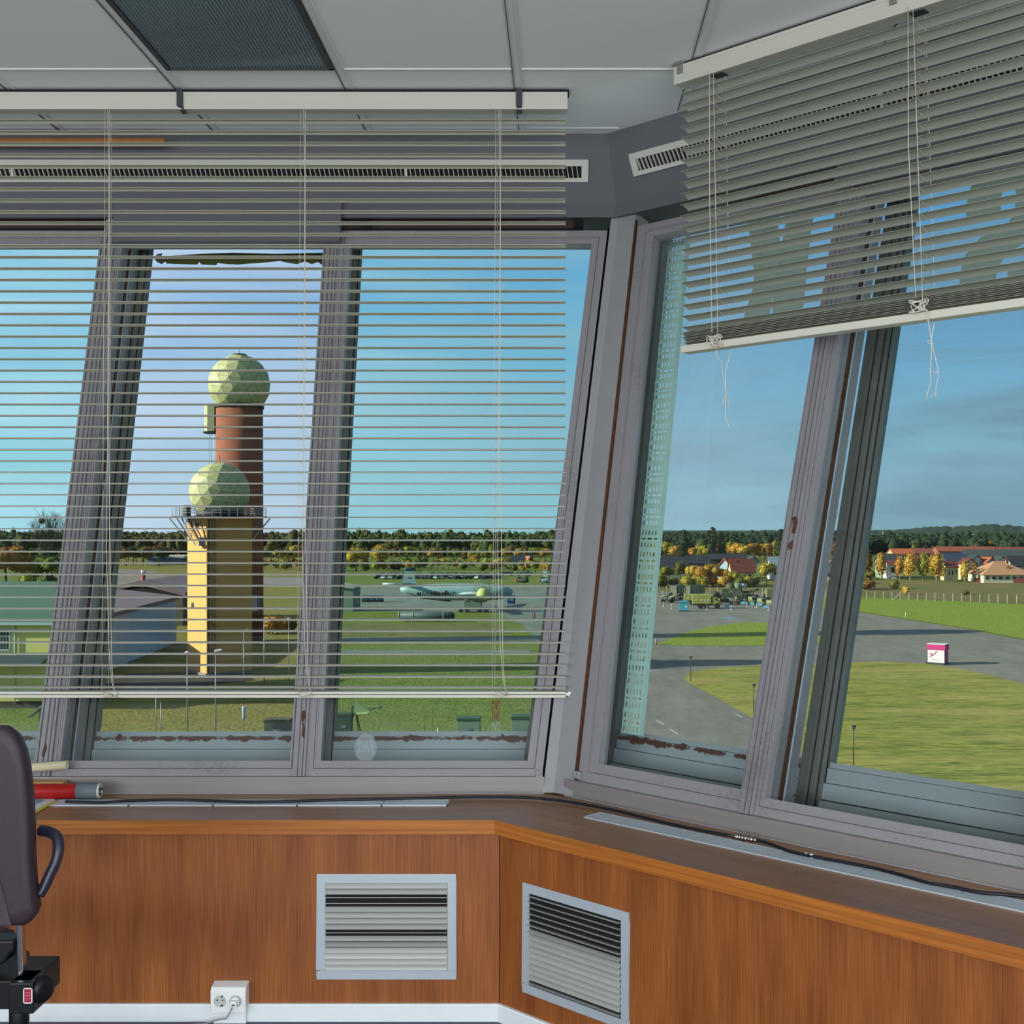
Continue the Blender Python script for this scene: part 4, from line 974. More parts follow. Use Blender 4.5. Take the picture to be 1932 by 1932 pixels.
patch('yard_apron', [(190, 1072), (290, 1077), (318, 1088), (326, 1100), (200, 1106)], m_asph, .04)
patch('yard_apron', [(480, 1089), (620, 1090), (650, 1105), (470, 1107)], m_conc, .04)
patch('meadow', [(1180, 1100), (1500, 1099), (1560, 1094), (1660, 1097), (1780, 1098), (2300, 1110), (2300, 1160), (1932, 1138), (1760, 1130), (1620, 1124), (1500, 1120), (1240, 1116)], m_dry, .03)
patch('grass_bank', [(1500, 1121), (1620, 1127), (1760, 1132.5), (1932, 1141), (2300, 1166), (2400, 1298), (1932, 1206), (1839, 1188.5), (1760, 1175.5), (1623, 1154.5), (1553, 1148.5), (1504, 1144.5)], m_lawn2, .06)
m_mark = mat('pavement_paint', lin(214, 214, 206), .8)
for a, b in (((1238, 1359), (1253, 1368)), ((1264, 1376), (1279, 1386)), ((1388, 1348), (1400, 1354)), ((1226, 1446), (1236, 1454))):
    p, q = gp(*a), gp(*b); d = (q-p).normalized(); s_ = Vector((-d.y, d.x, 0))*.09
    tag(MB().add([(v.x, v.y, GZ+.04) for v in (p-s_, q-s_, q+s_, p+s_)], [(0, 1, 2, 3)]).build('pavement_marking', m_mark, normals=False), None, None, kind='structure')
# puddle
c = gp(1374, 1166); mb = MB(); mb.add([(c.x+1.7*cos(2*pi*i/18)*(1+.25*sin(3*i)), c.y+2.6*sin(2*pi*i/18)*(1+.2*cos(2*i)), GZ+.035) for i in range(18)], [tuple(range(18))])
tag(mb.build('puddle', mat('water', (.02, .025, .03, 1), .03, spec=1.0)), 'small bright puddle on the asphalt before the olive trucks', 'puddle')

# ------------------------------------------------------------------ radar towers
m_ochre = mat('ochre_render', lin(236, 186, 104), .85, noise=(.6, .25), col2=lin(214, 160, 84))
m_brick = mat('brown_brick', lin(158, 98, 66), .85, noise=(1.6, .45), col2=lin(132, 78, 54), stretch=(1, 1, 3))
m_dome = mat('pale_green_radome', lin(196, 208, 146), .55, rnd=(0, .0)); m_domes = mat('radome_seam', lin(84, 98, 66), .7)
m_steel = mat('galvanised_steel', lin(150, 158, 160), .5, metal=.3); m_dsteel = mat('dark_steel', lin(52, 54, 56), .6)
def radome(parent, c, r, cut, rot):
    ico = bmesh.new(); bmesh.ops.create_icosphere(ico, subdivisions=1, radius=1); bm = bmesh.new(); q = 3
    for f in ico.faces:
        A, B, C = [v.co for v in f.verts]; g = {}
        for i in range(q+1):
            for j in range(q+1-i): g[i, j] = bm.verts.new((A+(B-A)*i/q+(C-A)*j/q).normalized()*r)
        for i in range(q):
            for j in range(q-i):
                bm.faces.new((g[i, j], g[i+1, j], g[i, j+1]))
                if j < q-i-1: bm.faces.new((g[i+1, j], g[i+1, j+1], g[i, j+1]))
    ico.free(); bmesh.ops.rotate(bm, verts=bm.verts, matrix=rot)
    rnd = random.Random(4); mb = MB(); ms = MB()
    for f in bm.faces:
        P_ = [v.co.copy() for v in f.verts]; ce = f.calc_center_median()
        if ce.z < cut: continue
        q = [tuple(Vector(c)+ce+(p-ce)*.955) for p in P_]; mb.add(q, [(0, 1, 2)]); ms.add([tuple(Vector(c)+p*.997) for p in P_], [(0, 1, 2)])
    bm.free()
    d = mb.build('radome_panels', m_dome, parent, normals=False); ms.build('radome_seams', m_domes, d, normals=False)
    return d
# square tower
B0 = gp(390, 1276); side = 6.4
phi = math.atan2(4.9, -4.07)
ax = Vector((-4.07, 4.9, 0)).normalized(); ay = Vector((4.9, 4.07, 0)).normalized()
ctr = B0+ax*side/2+ay*side/2
t = empty('radar_tower', (ctr.x, ctr.y, GZ), rz=math.atan2(ay.y, ay.x), label='square ochre radar tower with a pale green radome on its railed platform', cat='tower')
h = side/2; ztop = px(390, 977, B0.y).z-GZ
# local x = ay (right face direction), y = ax : lit face looks -x..., dark face looks -y
MB().box((-h, -h, 0), (h, h, ztop)).build('tower_shaft', m_ochre, t)
MB().box((-h-.25, -h-.25, 0), (h+.25, h+.25, .35)).build('tower_plinth', m_conc, t)
HP = 6.1
MB().prism([(HP*cos(R(22.5+45*i))*1.03, HP*sin(R(22.5+45*i))*1.03, ztop-.05) for i in range(8)], [(HP*cos(R(22.5+45*i))*1.03, HP*sin(R(22.5+45*i))*1.03, ztop+.25) for i in range(8)]).build('platform', m_dsteel, t)
zr_ = sum((0,)); c_z = px(394, 928, ctr.y).z-GZ
radome(t, (0, 0, c_z), 4.05, -2.75, Matrix.Rotation(R(20), 3, 'Z') @ Matrix.Rotation(R(14), 3, 'X'))
MB().lathe([(3.1, ztop+.2), (3.1, c_z-2.6)], n=24).build('radome_base', m_dsteel, t)
mb = MB(); op = [Vector((HP*cos(R(22.5+45*i)), HP*sin(R(22.5+45*i)), 0)) for i in range(8)]
for i in range(8):
    a, b = op[i], op[(i+1) % 8]
    for hh in (.45, .78, 1.1): mb.bar(a+Vector((0, 0, ztop+.25+hh)), b+Vector((0, 0, ztop+.25+hh)), .06)
    for k_ in range(4): p = a+(b-a)*k_/4; mb.bar(p+Vector((0, 0, ztop+.2)), p+Vector((0, 0, ztop+1.38)), .06)
mb.build('railing', m_steel, t)
mb = MB()
for sx_, sy_ in ((-1, -1), (1, -1), (1, 1), (-1, 1)):
    for k_ in (0, 1):
        a = Vector((sx_*h, sy_*h*(.6 if k_ else 1), ztop-3.0)); b = Vector((sx_*HP*.82, sy_*HP*.4 if k_ else sy_*HP*.82, ztop)); mb.bar(a, b, .14)
mb.build('platform_strut', m_steel, t)
# stair on the sunlit face (-x face), zigzag
mb = MB()
def flight(p, q, n_=12):
    p, q = Vector(p), Vector(q)
    for o2 in (-.4, .4): mb.bar(p+Vector((o2, 0, 0)), q+Vector((o2, 0, 0)), .08, .22)
    for k_ in range(n_): c = p+(q-p)*(k_+.5)/n_; mb.cbox(c, (.8, .26, .04))
    for o2 in (-.4, .4): mb.bar(p+Vector((o2, 0, 1)), q+Vector((o2, 0, 1)), .05); [mb.bar(p+(q-p)*f+Vector((o2, 0, 0)), p+(q-p)*f+Vector((o2, 0, 1)), .04) for f in (0, .33, .66, 1)]
flight((-h-.55, h-.4, ztop-.1), (-h-.55, -h+1.6, ztop-3.6)); mb.cbox((-h-.55, -h+.9, ztop-3.65), (.95, 1.7, .08))
mb.box((-h-1.0, -h+.1, ztop-3.7), (-h-.1, -h+.16, ztop-2.6)); mb.build('stair', m_steel, t)
mb = MB(); mb.box((-h-.04, -.7, ztop-1.4), (-h+.02, .4, ztop-.6)); mb.build('louvre_opening', m_dsteel, t)
mb = MB(); mb.cyl((-h-.05, h-1.8, 9.1), (-h+.05, h-1.8, 9.1), .45, n=14); mb.build('round_port', m_dsteel, t)
mb = MB()                                             # ladder with hoops on the shaded face (-y)
for xx in (-h+.55, -h+1.05): mb.bar((xx, -h-.2, .4), (xx, -h-.2, ztop+.9), .05)
for k_ in range(int(ztop/.35)): mb.bar((-h+.55, -h-.2, .5+k_*.35), (-h+1.05, -h-.2, .5+k_*.35), .04)
for k_ in range(int(ztop/1.2)-2):
    zz = 3+k_*1.2; mb.tube([(-h+.8+.42*cos(R(a_)), -h-.2-.65*sin(R(a_)), zz) for a_ in range(0, 181, 30)], .03, 4)
mb.build('caged_ladder', m_dsteel, t)
mb = MB(); mb.box((-h+.2, -h-.08, .3), (-h+.32, -h+.02, ztop-.2)); mb.build('cable_duct', m_dsteel, t)
mb = MB(); mb.cbox((-HP*.62, HP*.30, ztop+1.0), (.7, .7, 1.5)); mb.build('platform_cabinet', m_dsteel, t)
mb = MB(); mb.cyl((0, 0, c_z+4.0), (0, 0, c_z+5.0), .05, n=6); mb.build('lightning_rod', m_dsteel, t)
# round brick tower
Yb = 203.0; cB = px(451.5, 990, Yb); rB = 43.5/F*Yb
t = empty('radar_tower', (cB.x, Yb, GZ), label='taller round brown brick radar tower topped by a pale green radome', cat='tower')
zt2 = px(450, 769, Yb).z-GZ
MB().lathe([(rB*1.02, 0), (rB, zt2)], n=48).build('tower_shaft', m_brick, t)
MB().lathe([(rB*1.04, zt2-.2), (rB*1.06, zt2+.25), (rB*.98, zt2+.5)], n=40).build('tower_collar', m_dsteel, t)
cz2 = px(450, 726, Yb).z-GZ
radome(t, (0, 0, cz2), 57.5/F*Yb, -3.9, Matrix.Rotation(R(-12), 3, 'Z') @ Matrix.Rotation(R(9), 3, 'Y'))
mb = MB(); mb.lathe([(1.4, cz2+4.85), (1.2, cz2+5.2)], n=20); mb.build('radome_cap', m_domes, t)
mb = MB(); mb.cyl((0, 0, cz2+5.1), (0, 0, cz2+6.0), .06, n=6); mb.bar((-.35, 0, cz2+6.5), (0, 0, cz2+6.0), .07); mb.bar((.35, 0, cz2+6.5), (0, 0, cz2+6.0), .07); mb.build('roof_aerial', m_steel, t)
xx0, xx1 = (389-451.5)/F*Yb, (406-451.5)/F*Yb; z0_, z1_ = px(0, 815, Yb).z-GZ, px(0, 766, Yb).z-GZ
MB().prism([(xx0, -1.2, z0_), (xx0+.75, -1.9, z0_), (xx1+.4, -1.9, z0_), (xx1+.4, .6, z0_), (xx0, .6, z0_)], [(xx0, -1.2, z1_), (xx0+.75, -1.9, z1_), (xx1+.4, -1.9, z1_), (xx1+.4, .6, z1_), (xx0, .6, z1_)]).build('lift_cabin', mat('pale_green_cladding', lin(176, 190, 142), .6), t)
MB().box((xx0+.05, -1.8, z0_-.35), (xx1+.3, .5, z0_)).build('cabin_underframe', m_dsteel, t)
mb = MB()
for q in (.75, 1.1): mb.cyl((xx0+q, -.6, 14), (xx0+q, -.6, z0_), .03, n=5)
mb.build('lift_rope', m_dsteel, t)
MB().box((2.1, -rB-.3, 5.6), (rB+.2, -rB+2, 8.2)).build('service_box', mat('dull_grey_box', lin(96, 100, 104), .7), t)

# ------------------------------------------------------------------ buildings at the left
m_yel = mat('yellow_render', _lin(226, 200, 116), .85, noise=(.4, .2), col2=_lin(206, 178, 96)); m_groof = mat('green_felt_roof', lin(96, 118, 98), .8, noise=(.5, .3), col2=lin(80, 102, 86))
m_winf = mat('white_window_frame', lin(224, 228, 226), .5); m_wing = mat('dark_window_glass', (.012, .014, .018, 1), .1, spec=.9)
Yl = 130.0; pr_ = px(95, 1175, Yl); pl = px(-160, 1175, Yl)
t = empty('low_building', (pl.x, Yl, GZ), label='yellow building with a dull green felt roof at the left edge, white barred window', cat='building')
Lb_ = pr_.x-pl.x; he = pr_.z-GZ; hr = px(0, 1097, 148.5).z-GZ
MB().prism([(0, 0, 0), (Lb_, 0, 0), (Lb_-7.6, 18, 0), (0, 18, 0)], [(0, 0, he), (Lb_, 0, he), (Lb_-7.6, 18, he), (0, 18, he)]).build('building_wall', m_yel, t)
MB().prism([(-.5, -.5, he), (Lb_+.5, -.5, he), (Lb_-7.2, 18.6, hr-.9)] + [(-.5, 18.6, hr-.9)], [(-.5, -.4, he+.1), (Lb_+.5, -.4, he+.1), (Lb_-7.2, 18.6, hr), (-.5, 18.6, hr)]).build('roof', m_groof, t)
MB().box((-.5, -.62, he-.22), (Lb_+.5, -.45, he+.08)).build('gutter', m_winf, t)
wx = px(-22, 1206, Yl).x-pl.x; wx1 = px(18, 1206, Yl).x-pl.x; wz0, wz1 = px(0, 1226, Yl).z-GZ, px(0, 1187, Yl).z-GZ
wq = MB().box((wx, -.06, wz0), (wx1, .0, wz1)).build('window', m_wing, t)
mb = MB(); mb.box((wx-.1, -.12, wz0-.12), (wx1+.1, -.04, wz0+.06)); mb.box((wx-.1, -.12, wz1-.06), (wx1+.1, -.04, wz1+.06)); mb.box((wx1-.02, -.12, wz0), (wx1+.1, -.04, wz1)); mb.box((wx-.1, -.12, wz0), (wx+.02, -.04, wz1))
for k_ in range(1, 7): mb.box((wx+(wx1-wx)*k_/7-.025, -.11, wz0), (wx+(wx1-wx)*k_/7+.025, -.05, wz1))
for k_ in (1, 2): mb.box((wx, -.11, wz0+(wz1-wz0)*k_/3-.03), (wx1, -.05, wz0+(wz1-wz0)*k_/3+.03))
mb.build('window_bars', m_winf, wq)
z0_, z1_ = px(0, 1252, Yl).z-GZ, px(0, 1240, Yl).z-GZ
MB().prism([(0, -2.6, z0_), (Lb_, -2.6, z0_), (Lb_, 0, z1_), (0, 0, z1_)], [(0, -2.6, z0_+.2), (Lb_, -2.6, z0_+.2), (Lb_, 0, z1_+.25), (0, 0, z1_+.25)]).build('canopy', mat('dark_canopy', lin(66, 78, 84), .7), t)
MB().box((0, -.04, 0), (Lb_, .0, .75)).build('building_plinth', mat('brown_plinth', lin(98, 72, 54), .8), t)
mb = MB(); xx = px(29, 1200, Yl).x-pl.x; mb.cyl((xx, -.12, .5), (xx, -.12, he), .06, n=8); mb.build('downpipe', m_winf, t)
for x_, y0_, y1_ in ((53, 1157, 1164), (85, 1160, 1168), (116, 1140, 1155)):
    Yv = 134; p = px(x_, y1_, Yv); q = px(x_, y0_, Yv); MB().cyl((p.x-pl.x, Yv-Yl, p.z-GZ-.6), (q.x-pl.x, Yv-Yl, q.z-GZ), .11, n=8).build('roof_pipe', m_winf, t)
# corrugated hall behind
m_corr = mat('blue_grey_corrugated_sheet', _lin(160, 186, 200), .6, noise=(.8, .35), col2=_lin(136, 160, 174))
A_, B_ = gp(332, 1212), gp(175, 1277); zA = px(332, 1131, A_.y).z-GZ
d = (B_-A_); Ln = d.length; an = math.atan2(d.y, d.x)
t = empty('corrugated_hall', (A_.x, A_.y, GZ), rz=an, label='long hall with blue grey corrugated wall left of the ochre tower', cat='building')
# local x along the wall (towards the viewer), wall looks to local +y (right), building to local -y
mb = MB(); n = int(Ln/.55); pts = []
for i in range(n+1): pts += [(Ln*i/n, 0.0 if i % 2 else .10)]
for i in range(n):
    (xa, ya), (xb, yb) = pts[i], pts[i+1]; mb.add([(xa, ya, 0), (xb, yb, 0), (xb, yb, zA), (xa, ya, zA)], [(0, 1, 2, 3)])
mb.build('hall_wall', m_corr, t)
MB().box((0, -18, 0), (Ln, -.12, zA-.05)).build('hall_body', m_corr, t)
MB().prism([(-.3, .45, zA), (Ln, .45, zA), (Ln, -9, zA+1.3), (-.3, -9, zA+1.3)], [(-.3, .45, zA+.55), (Ln, .45, zA+.55), (Ln, -9, zA+1.75), (-.3, -9, zA+1.75)]).build('hall_roof', mat('grey_mauve_roof', lin(134, 122, 128), .8), t)
# gabled hall further back with glazed front
Yg = 236.0; t = empty('gabled_hall', (px(265, 990, Yg).x, Yg, GZ), label='low gabled hall with mauve roof and vertical boarded front behind the corrugated hall', cat='building')
xl, xr = px(182, 0, Yg).x-t.location.x, px(345, 0, Yg).x-t.location.x; ze, za = px(0, 1122, Yg).z-GZ, px(0, 1101, Yg).z-GZ
MB().extr([(xl, 0), (xr, 0), (xr, ze), (0, za-.8), (xl, ze)], 1, 0, 24).build('hall_front', mat('boarded_front', lin(120, 112, 92), .85, noise=(1.5, .6), col2=lin(70, 66, 56), stretch=(3, 1, .2)), t)
MB().extr([(xl-.8, ze-.3), (0, za-.2), (xr+.8, ze-.3), (xr+.8, ze+.5), (0, za+.6), (xl-.8, ze+.5)], 1, -.8, 25).build('roof', mat('mauve_fascia', lin(150, 132, 132), .8), t)
mb = MB(); xx = px(250, 0, Yg-3).x-t.location.x; p0 = px(250, 1116, Yg-2).z-GZ; p1 = px(250, 1078, Yg-2).z-GZ
mb.lathe([(.42, p0-4), (.42, p0+(p1-p0)*.45)], Matrix.Translation((xx, 3, 0)), 12, 0); mb.lathe([(.42, p0+(p1-p0)*.45), (.42, p1-.6)], Matrix.Translation((xx, 3, 0)), 12, 1); mb.lathe([(.43, p1-.6), (.43, p1)], Matrix.Translation((xx, 3, 0)), 12, 0)
mb.build('chimney_pipe', [m_winf, mat('chimney_red', lin(160, 64, 52), .7)], t)
Yw = 600.0; t = empty('blue_shed', (px(305, 0, Yw).x, Yw, GZ), label='far low blue grey shed with pale roof edge left of the ochre tower', cat='building')
xl, xr = px(278, 0, Yw).x-t.location.x, px(345, 0, Yw).x-t.location.x; z1_ = px(0, 1048, Yw).z-GZ
MB().box((xl, 0, 0), (xr, 20, z1_-1.2)).build('shed_wall', mat('blue_wall', lin(104, 132, 158), .7), t); MB().box((xl+6, -.8, z1_-1.2), (xr+1, 21, z1_-.2)).build('roof', mat('pale_roof_edge', lin(206, 200, 188), .7), t)
# grey green container shed at left of the right-hand front pane
Yk = 275.0; t = empty('container_shed', (px(652, 0, Yk).x, Yk, GZ), label='pale grey green shed with sloping roof beside the second mullion', cat='shed')
xl, xr = px(628, 0, Yk).x-t.location.x, px(666, 0, Yk).x-t.location.x; z1_ = px(0, 1103, Yk).z-GZ
MB().box((xl, 0, 0), (xr, 10, z1_-.4)).build('shed_wall', mat('grey_green_sheet', lin(146, 160, 146), .7), t); MB().prism([(xl-.4, -.4, z1_-.4), (xr+.4, -.4, z1_-1.0), (xr+.4, 10.4, z1_-1.0), (xl-.4, 10.4, z1_-.4)], [(xl-.4, -.4, z1_), (xr+.4, -.4, z1_-.6), (xr+.4, 10.4, z1_-.6), (xl-.4, 10.4, z1_)]).build('roof', mat('pale_sheet_roof', lin(186, 190, 178), .7), t)

# ------------------------------------------------------------------ lamp posts, masts and small things on the grass
m_wht = mat('white_enamel', lin(222, 226, 226), .5)
def lamp(x, ytop, ybase, arm, label, r=.055):
    b = gp(x, ybase); hh = px(x, ytop, b.y).z-GZ
    t = empty('street_lamp', (b.x, b.y, GZ), label=label, cat='lamp', group='tall lamps on the grass')
    MB().cyl((0, 0, 0), (0, 0, hh-.15), r*1.3, r, n=8).build('lamp_post', m_steel, t)
    mb = MB()
    if arm > 0: mb.prism([(-.1, -.16, hh-.12), (arm, -.16, hh-.02), (arm, .16, hh-.02), (-.1, .16, hh-.12)], [(-.1, -.13, hh+.05), (arm, -.13, hh+.16), (arm, .13, hh+.16), (-.1, .13, hh+.05)])
    else: mb.lathe([(.28, hh-.12), (.34, hh-.02), (.22, hh+.12), (.05, hh+.18)], n=14)
    mb.build('lamp_head', m_wht, t)
lamp(353.5, 1232, 1396, 0, 'grey lamp post with round white head before the ochre tower')
lamp(407, 1227, 1396, .55, 'grey lamp post with long white head angled right, before the ochre tower')
lamp(460, 1190, 1322, .5, 'slim lamp post standing at the right edge of the ochre tower base')
lamp(498.5, 1168, 1300, .55, 'slim lamp post right of the brick tower with a flat white head')
lamp(545, 1168, 1282, 0, 'distant slim lamp post nearest the second mullion')
for x, y0, y1, l_, m_, r_ in ((294.5, 1300, 1400, 'plain pale post on the grass, left one of a close pair', m_steel, .05), (303.5, 1325, 1400, 'short plain post on the grass, right one of a close pair', m_steel, .05), (801, 1333, 1392, 'thin rusty post on the grass right of the tripod antenna', mat('rusty_post', lin(140, 96, 66), .8), .035), (815, 1338, 1392, 'second thin rusty post beside a red and white cone', MATS['rusty_post'], .035)):
    b = gp(x, y1); hh = px(x, y0, b.y).z-GZ; tag(MB().cyl((0, 0, 0), (0, 0, hh), r_, n=8).build('post', m_), l_, 'post').location = (b.x, b.y, GZ)
b = gp(460, 1400); sc_ = b.y/F
t = empty('lantern', (b.x, b.y, GZ), label='short pole with a white and blue lantern on the near grass', cat='lantern')
MB().cyl((0, 0, 0), (0, 0, px(0, 1357, b.y).z-GZ), .045, n=8).build('lantern_pole', mat('brown_pole', lin(112, 92, 74), .8), t)
z0_, z1_ = px(0, 1357, b.y).z-GZ, px(0, 1333, b.y).z-GZ
MB().lathe([(.12, z0_), (.16, z0_+.12), (.12, (z0_+z1_)/2), (.19, z1_-.12), (.17, z1_)], n=14).build('lantern_body', mat('lantern_blue_white', lin(168, 206, 232), .4), t)
# tripod antenna
m_mil = mat('pale_olive_paint', lin(170, 180, 128), .6); m_milg = mat('dark_green_paint', lin(66, 86, 66), .6); m_mild = mat('olive_drab', lin(88, 94, 60), .7, noise=(.9, .6), col2=lin(52, 58, 40)); m_cam = mat('camouflage_paint', lin(112, 116, 78), .75, noise=(.55, 1.0), col2=lin(40, 48, 34)); m_tyre = mat('tyre', lin(34, 34, 36), .8); m_cloth = mat('pale_canvas', lin(206, 200, 168), .8)
b = gp(671, 1392); q = b.y/F
t = empty('tripod_antenna', (b.x, b.y, GZ), label='small field radar antenna with pale fan shaped dish on a green tripod', cat='antenna')
hz = px(0, 1347, b.y).z-GZ
for k_ in range(3): an = R(200+120*k_); MB().bar((.15*cos(an), .15*sin(an), hz), (.95*cos(an), .95*sin(an), 0), .09).build('tripod_leg', m_milg, t)
MB().box((-.55, -.2, hz-.08), (.55, .2, hz+.08)).build('tripod_head', m_mil, t)
mb = MB(); mb.extr([(-.12, hz+.12), (1.35, hz+.28), (1.30, hz+.40), (.95, hz+.55), (.55, hz+.85), (.25, hz+1.25), (.12, hz+1.5), (-.02, hz+1.5)], 1, -.28, -.12)
mb.prism([(-.12, -.30, hz+.12), (1.35, -.30, hz+.28), (1.35, -.12, hz+.28), (-.12, -.12, hz+.12)], [(-.1, -.75, hz+.02), (1.2, -.75, hz+.15), (1.2, -.65, hz+.15), (-.1, -.65, hz+.02)])
mb.build('fan_dish', m_mil, t)
mb = MB(); mb.bar((-.4, .1, hz+.1), (-.25, .1, hz+.75), .25, .2); mb.bar((.2, .2, hz+.35), (2.2, .4, hz+.55), .07); mb.bar((.6, .3, hz+.1), (2.1, .4, hz+.55), .05); mb.cbox((2.25, .4, hz+.55), (.35, .2, .2)); mb.build('feed_boom', m_milg, t)
def crate(x0, x1, ytop, ybase, dep, m_, label, lid=True, cat='crate'):
    b = gp((x0+x1)/2, ybase); s_ = b.y/F; hw = (x1-x0)*s_/2; hh = px(0, ytop, b.y).z-GZ
    t = empty('equipment_crate', (b.x, b.y, GZ), label=label, cat=cat)
    MB().box((-hw, 0, 0), (hw, dep, hh*.88)).build('crate_body', m_, t, bevel=.02)
    MB().box((-hw-.04, -.05, hh*.88), (hw+.04, dep+.05, hh)).build('crate_lid', m_milg if m_ != m_milg else m_mild, t, bevel=.02)
    MB().box((-hw*.3, -.03, hh*.45), (hw*.3, 0, hh*.55)).build('crate_latch', m_steel, t)
m_gcr = mat('grey_green_crate', lin(140, 152, 128), .6)
crate(498, 546, 1358, 1398, 1.4, m_milg, 'dark green equipment cabinet on the grass left of the second mullion')
crate(634, 662, 1346, 1396, 1.2, m_milg, 'dark green crate half hidden behind the tripod antenna')
crate(862, 905, 1355, 1396, 1.6, m_gcr, 'grey green crate on the grass left of the red and white mast')
crate(965, 1012, 1352, 1396, 1.6, m_gcr, 'grey green crate on the grass right of the red and white mast')
b = gp(936, 1400); hh = 3.9
t = empty('lattice_mast', (b.x, b.y, GZ), label='red and white lattice mast on the near grass between two crates', cat='mast')
m_redp = mat('signal_red', lin(190, 66, 48), .6)
for i in range(4):
    mb = MB(); z0_, z1_ = hh*i/4, hh*(i+1)/4
    for sx_, sy_ in ((-1, -1), (1, -1), (0, 1)): mb.bar((sx_*.3, sy_*.25, z0_), (sx_*.3, sy_*.25, z1_), .06)
    mb.bar((-.3, -.25, z0_), (.3, -.25, z1_), .035); mb.bar((.3, -.25, z0_), (-.3, -.25, z1_), .035); mb.bar((-.3, -.25, z1_), (0, .25, z0_), .035); mb.bar((.3, -.25, z1_), (0, .25, z0_), .035)
    mb.build('mast_section', m_wht if i < 2 else m_redp, t)
b = gp(826, 1394); t = empty('warning_cone', (b.x, b.y, GZ), label='small red and white marker cone on the near grass', cat='cone')
MB().lathe([(.22, 0), (.16, .35)], n=14).build('cone_base', m_redp, t); MB().lathe([(.16, .35), (.06, 1.0)], n=14).build('cone_tip', m_wht, t)
b = gp(425, 1396); t = empty('ground_light', (b.x, b.y, GZ), label='small white and red ground light in the grass between two lamp posts', cat='light')
MB().lathe([(.1, 0), (.14, .3)], n=10).build('light_base', m_redp, t); MB().lathe([(.16, .3), (.18, .5), (.08, .62)], n=10).build('light_head', m_wht, t)
b = gp(80, 1392); t = empty('notice_shelter', (b.x, b.y, GZ), label='small green shelter with pale sloping roof beside the yellow building', cat='shelter')
MB().prism([(-1.2, -.5, 1.9), (.9, -.5, 3.6), (.9, .7, 3.6), (-1.2, .7, 1.9)], [(-1.2, -.5, 2.05), (.9, -.5, 3.8), (.9, .7, 3.8), (-1.2, .7, 2.05)]).build('shelter_roof', m_gcr, t); MB().box((-.15, -.3, 0), (.7, .6, 3.0)).build('shelter_body', m_milg, t)
# path lamps on the right lawn
for x, y0, y1, l_ in ((1303, 1238, 1286, 'black path lamp at the left tip of the big lawn'), (1422, 1290, 1347, 'black path lamp on the lawn edge just left of the right mullion'), (1610.5, 1368, 1447, 'nearest black path lamp on the lawn seen through the last window')):
    b = gp(x, y1); hh = px(x, y0, b.y).z-GZ
    t = empty('path_lamp', (b.x, b.y, GZ), label=l_, cat='lamp', group='path lamps along the lawn')
    MB().cyl((0, 0, 0), (0, 0, hh-.35), .045, n=8).build('lamp_post', m_dsteel, t)
    MB().lathe([(.06, hh-.38), (.12, hh-.30), (.19, hh-.12), (.21, hh-.08)], n=14).build('lamp_globe', mat('smoky_globe', lin(92, 96, 104), .25), t); MB().lathe([(.23, hh-.08), (.16, hh-.01), (.04, hh)], n=14).build('lamp_cap', m_dsteel, t)
b = gp(1238, 1217); tag(MB().cyl((0, 0, 0), (0, 0, 1.0), .14, n=10).build('bollard', mat('weathered_stone', lin(170, 160, 140), .9)), 'short stone bollard at the left tip of the grass island', 'bollard').location = (b.x, b.y, GZ)
b = gp(1709, 1166); tag(MB().cyl((0, 0, 0), (0, 0, 1.2), .1, n=8).build('marker_post', m_cloth), 'short pale marker post on the green bank before the fence', 'post').location = (b.x, b.y, GZ)
b = gp(1266, 1365)

# kiosk with pink top
b = gp(1766, 1254); s_ = b.y/F; hw = 15.5*s_; hh = px(0, 1216, b.y).z-GZ
t = empty('kiosk', (b.x, b.y, GZ), rz=R(-33), label='white kiosk with a magenta band on the tarmac beside the lawn', cat='kiosk')
m_mag = mat('magenta_panel', lin(206, 36, 128), .5); m_kw = mat('kiosk_white', lin(240, 240, 240), .5)
MB().box((-hw, 0, .3), (hw, 2*hw*.8, hh*.74)).build('kiosk_body', m_kw, t)
MB().box((-hw-.12, -.12, hh*.74), (hw+.12, 2*hw*.8+.12, hh)).build('kiosk_band', m_mag, t); MB().box((-hw-.14, -.14, hh), (hw+.14, 2*hw*.8+.14, hh+.06)).build('kiosk_roof', m_kw, t)
MB().box((-hw-.25, -.2, .0), (hw+.1, 2*hw*.8, .3)).build('kiosk_base', m_dsteel, t)
MB().box((hw, .05, .3), (hw+.06, 2*hw*.8-.05, hh*.74)).build('side_panel', m_mag, t)
mb = MB()
def stroke(mb, pts, wd, y=-.02, m=0):
    for (x0, z0), (x1, z1) in zip(pts, pts[1:]):
        d = Vector((x1-x0, z1-z0)); n_ = Vector((-d.y, d.x)).normalized()*wd/2
        mb.prism([(x0-n_.x, y, z0-n_.y), (x1-n_.x, y, z1-n_.y), (x1+n_.x, y, z1+n_.y), (x0+n_.x, y, z0+n_.y)], [(x0-n_.x, y+.02, z0-n_.y), (x1-n_.x, y+.02, z1-n_.y), (x1+n_.x, y+.02, z1+n_.y), (x0+n_.x, y+.02, z0+n_.y)], m)
stroke(mb, [(-hw*.75, .55*hh), (-hw*.45, .44*hh), (-hw*.05, .60*hh), (hw*.15, .66*hh)], .14); stroke(mb, [(-hw*.8, .36*hh), (-hw*.45, .44*hh), (-hw*.62, .56*hh)], .10)
for k_ in range(6): stroke(mb, [(-hw*.55+k_*hw*.2, .235*hh), (-hw*.47+k_*hw*.2, .235*hh)], .16 if k_ % 2 else .09)
mb.build('kiosk_emblem', m_mag, t)

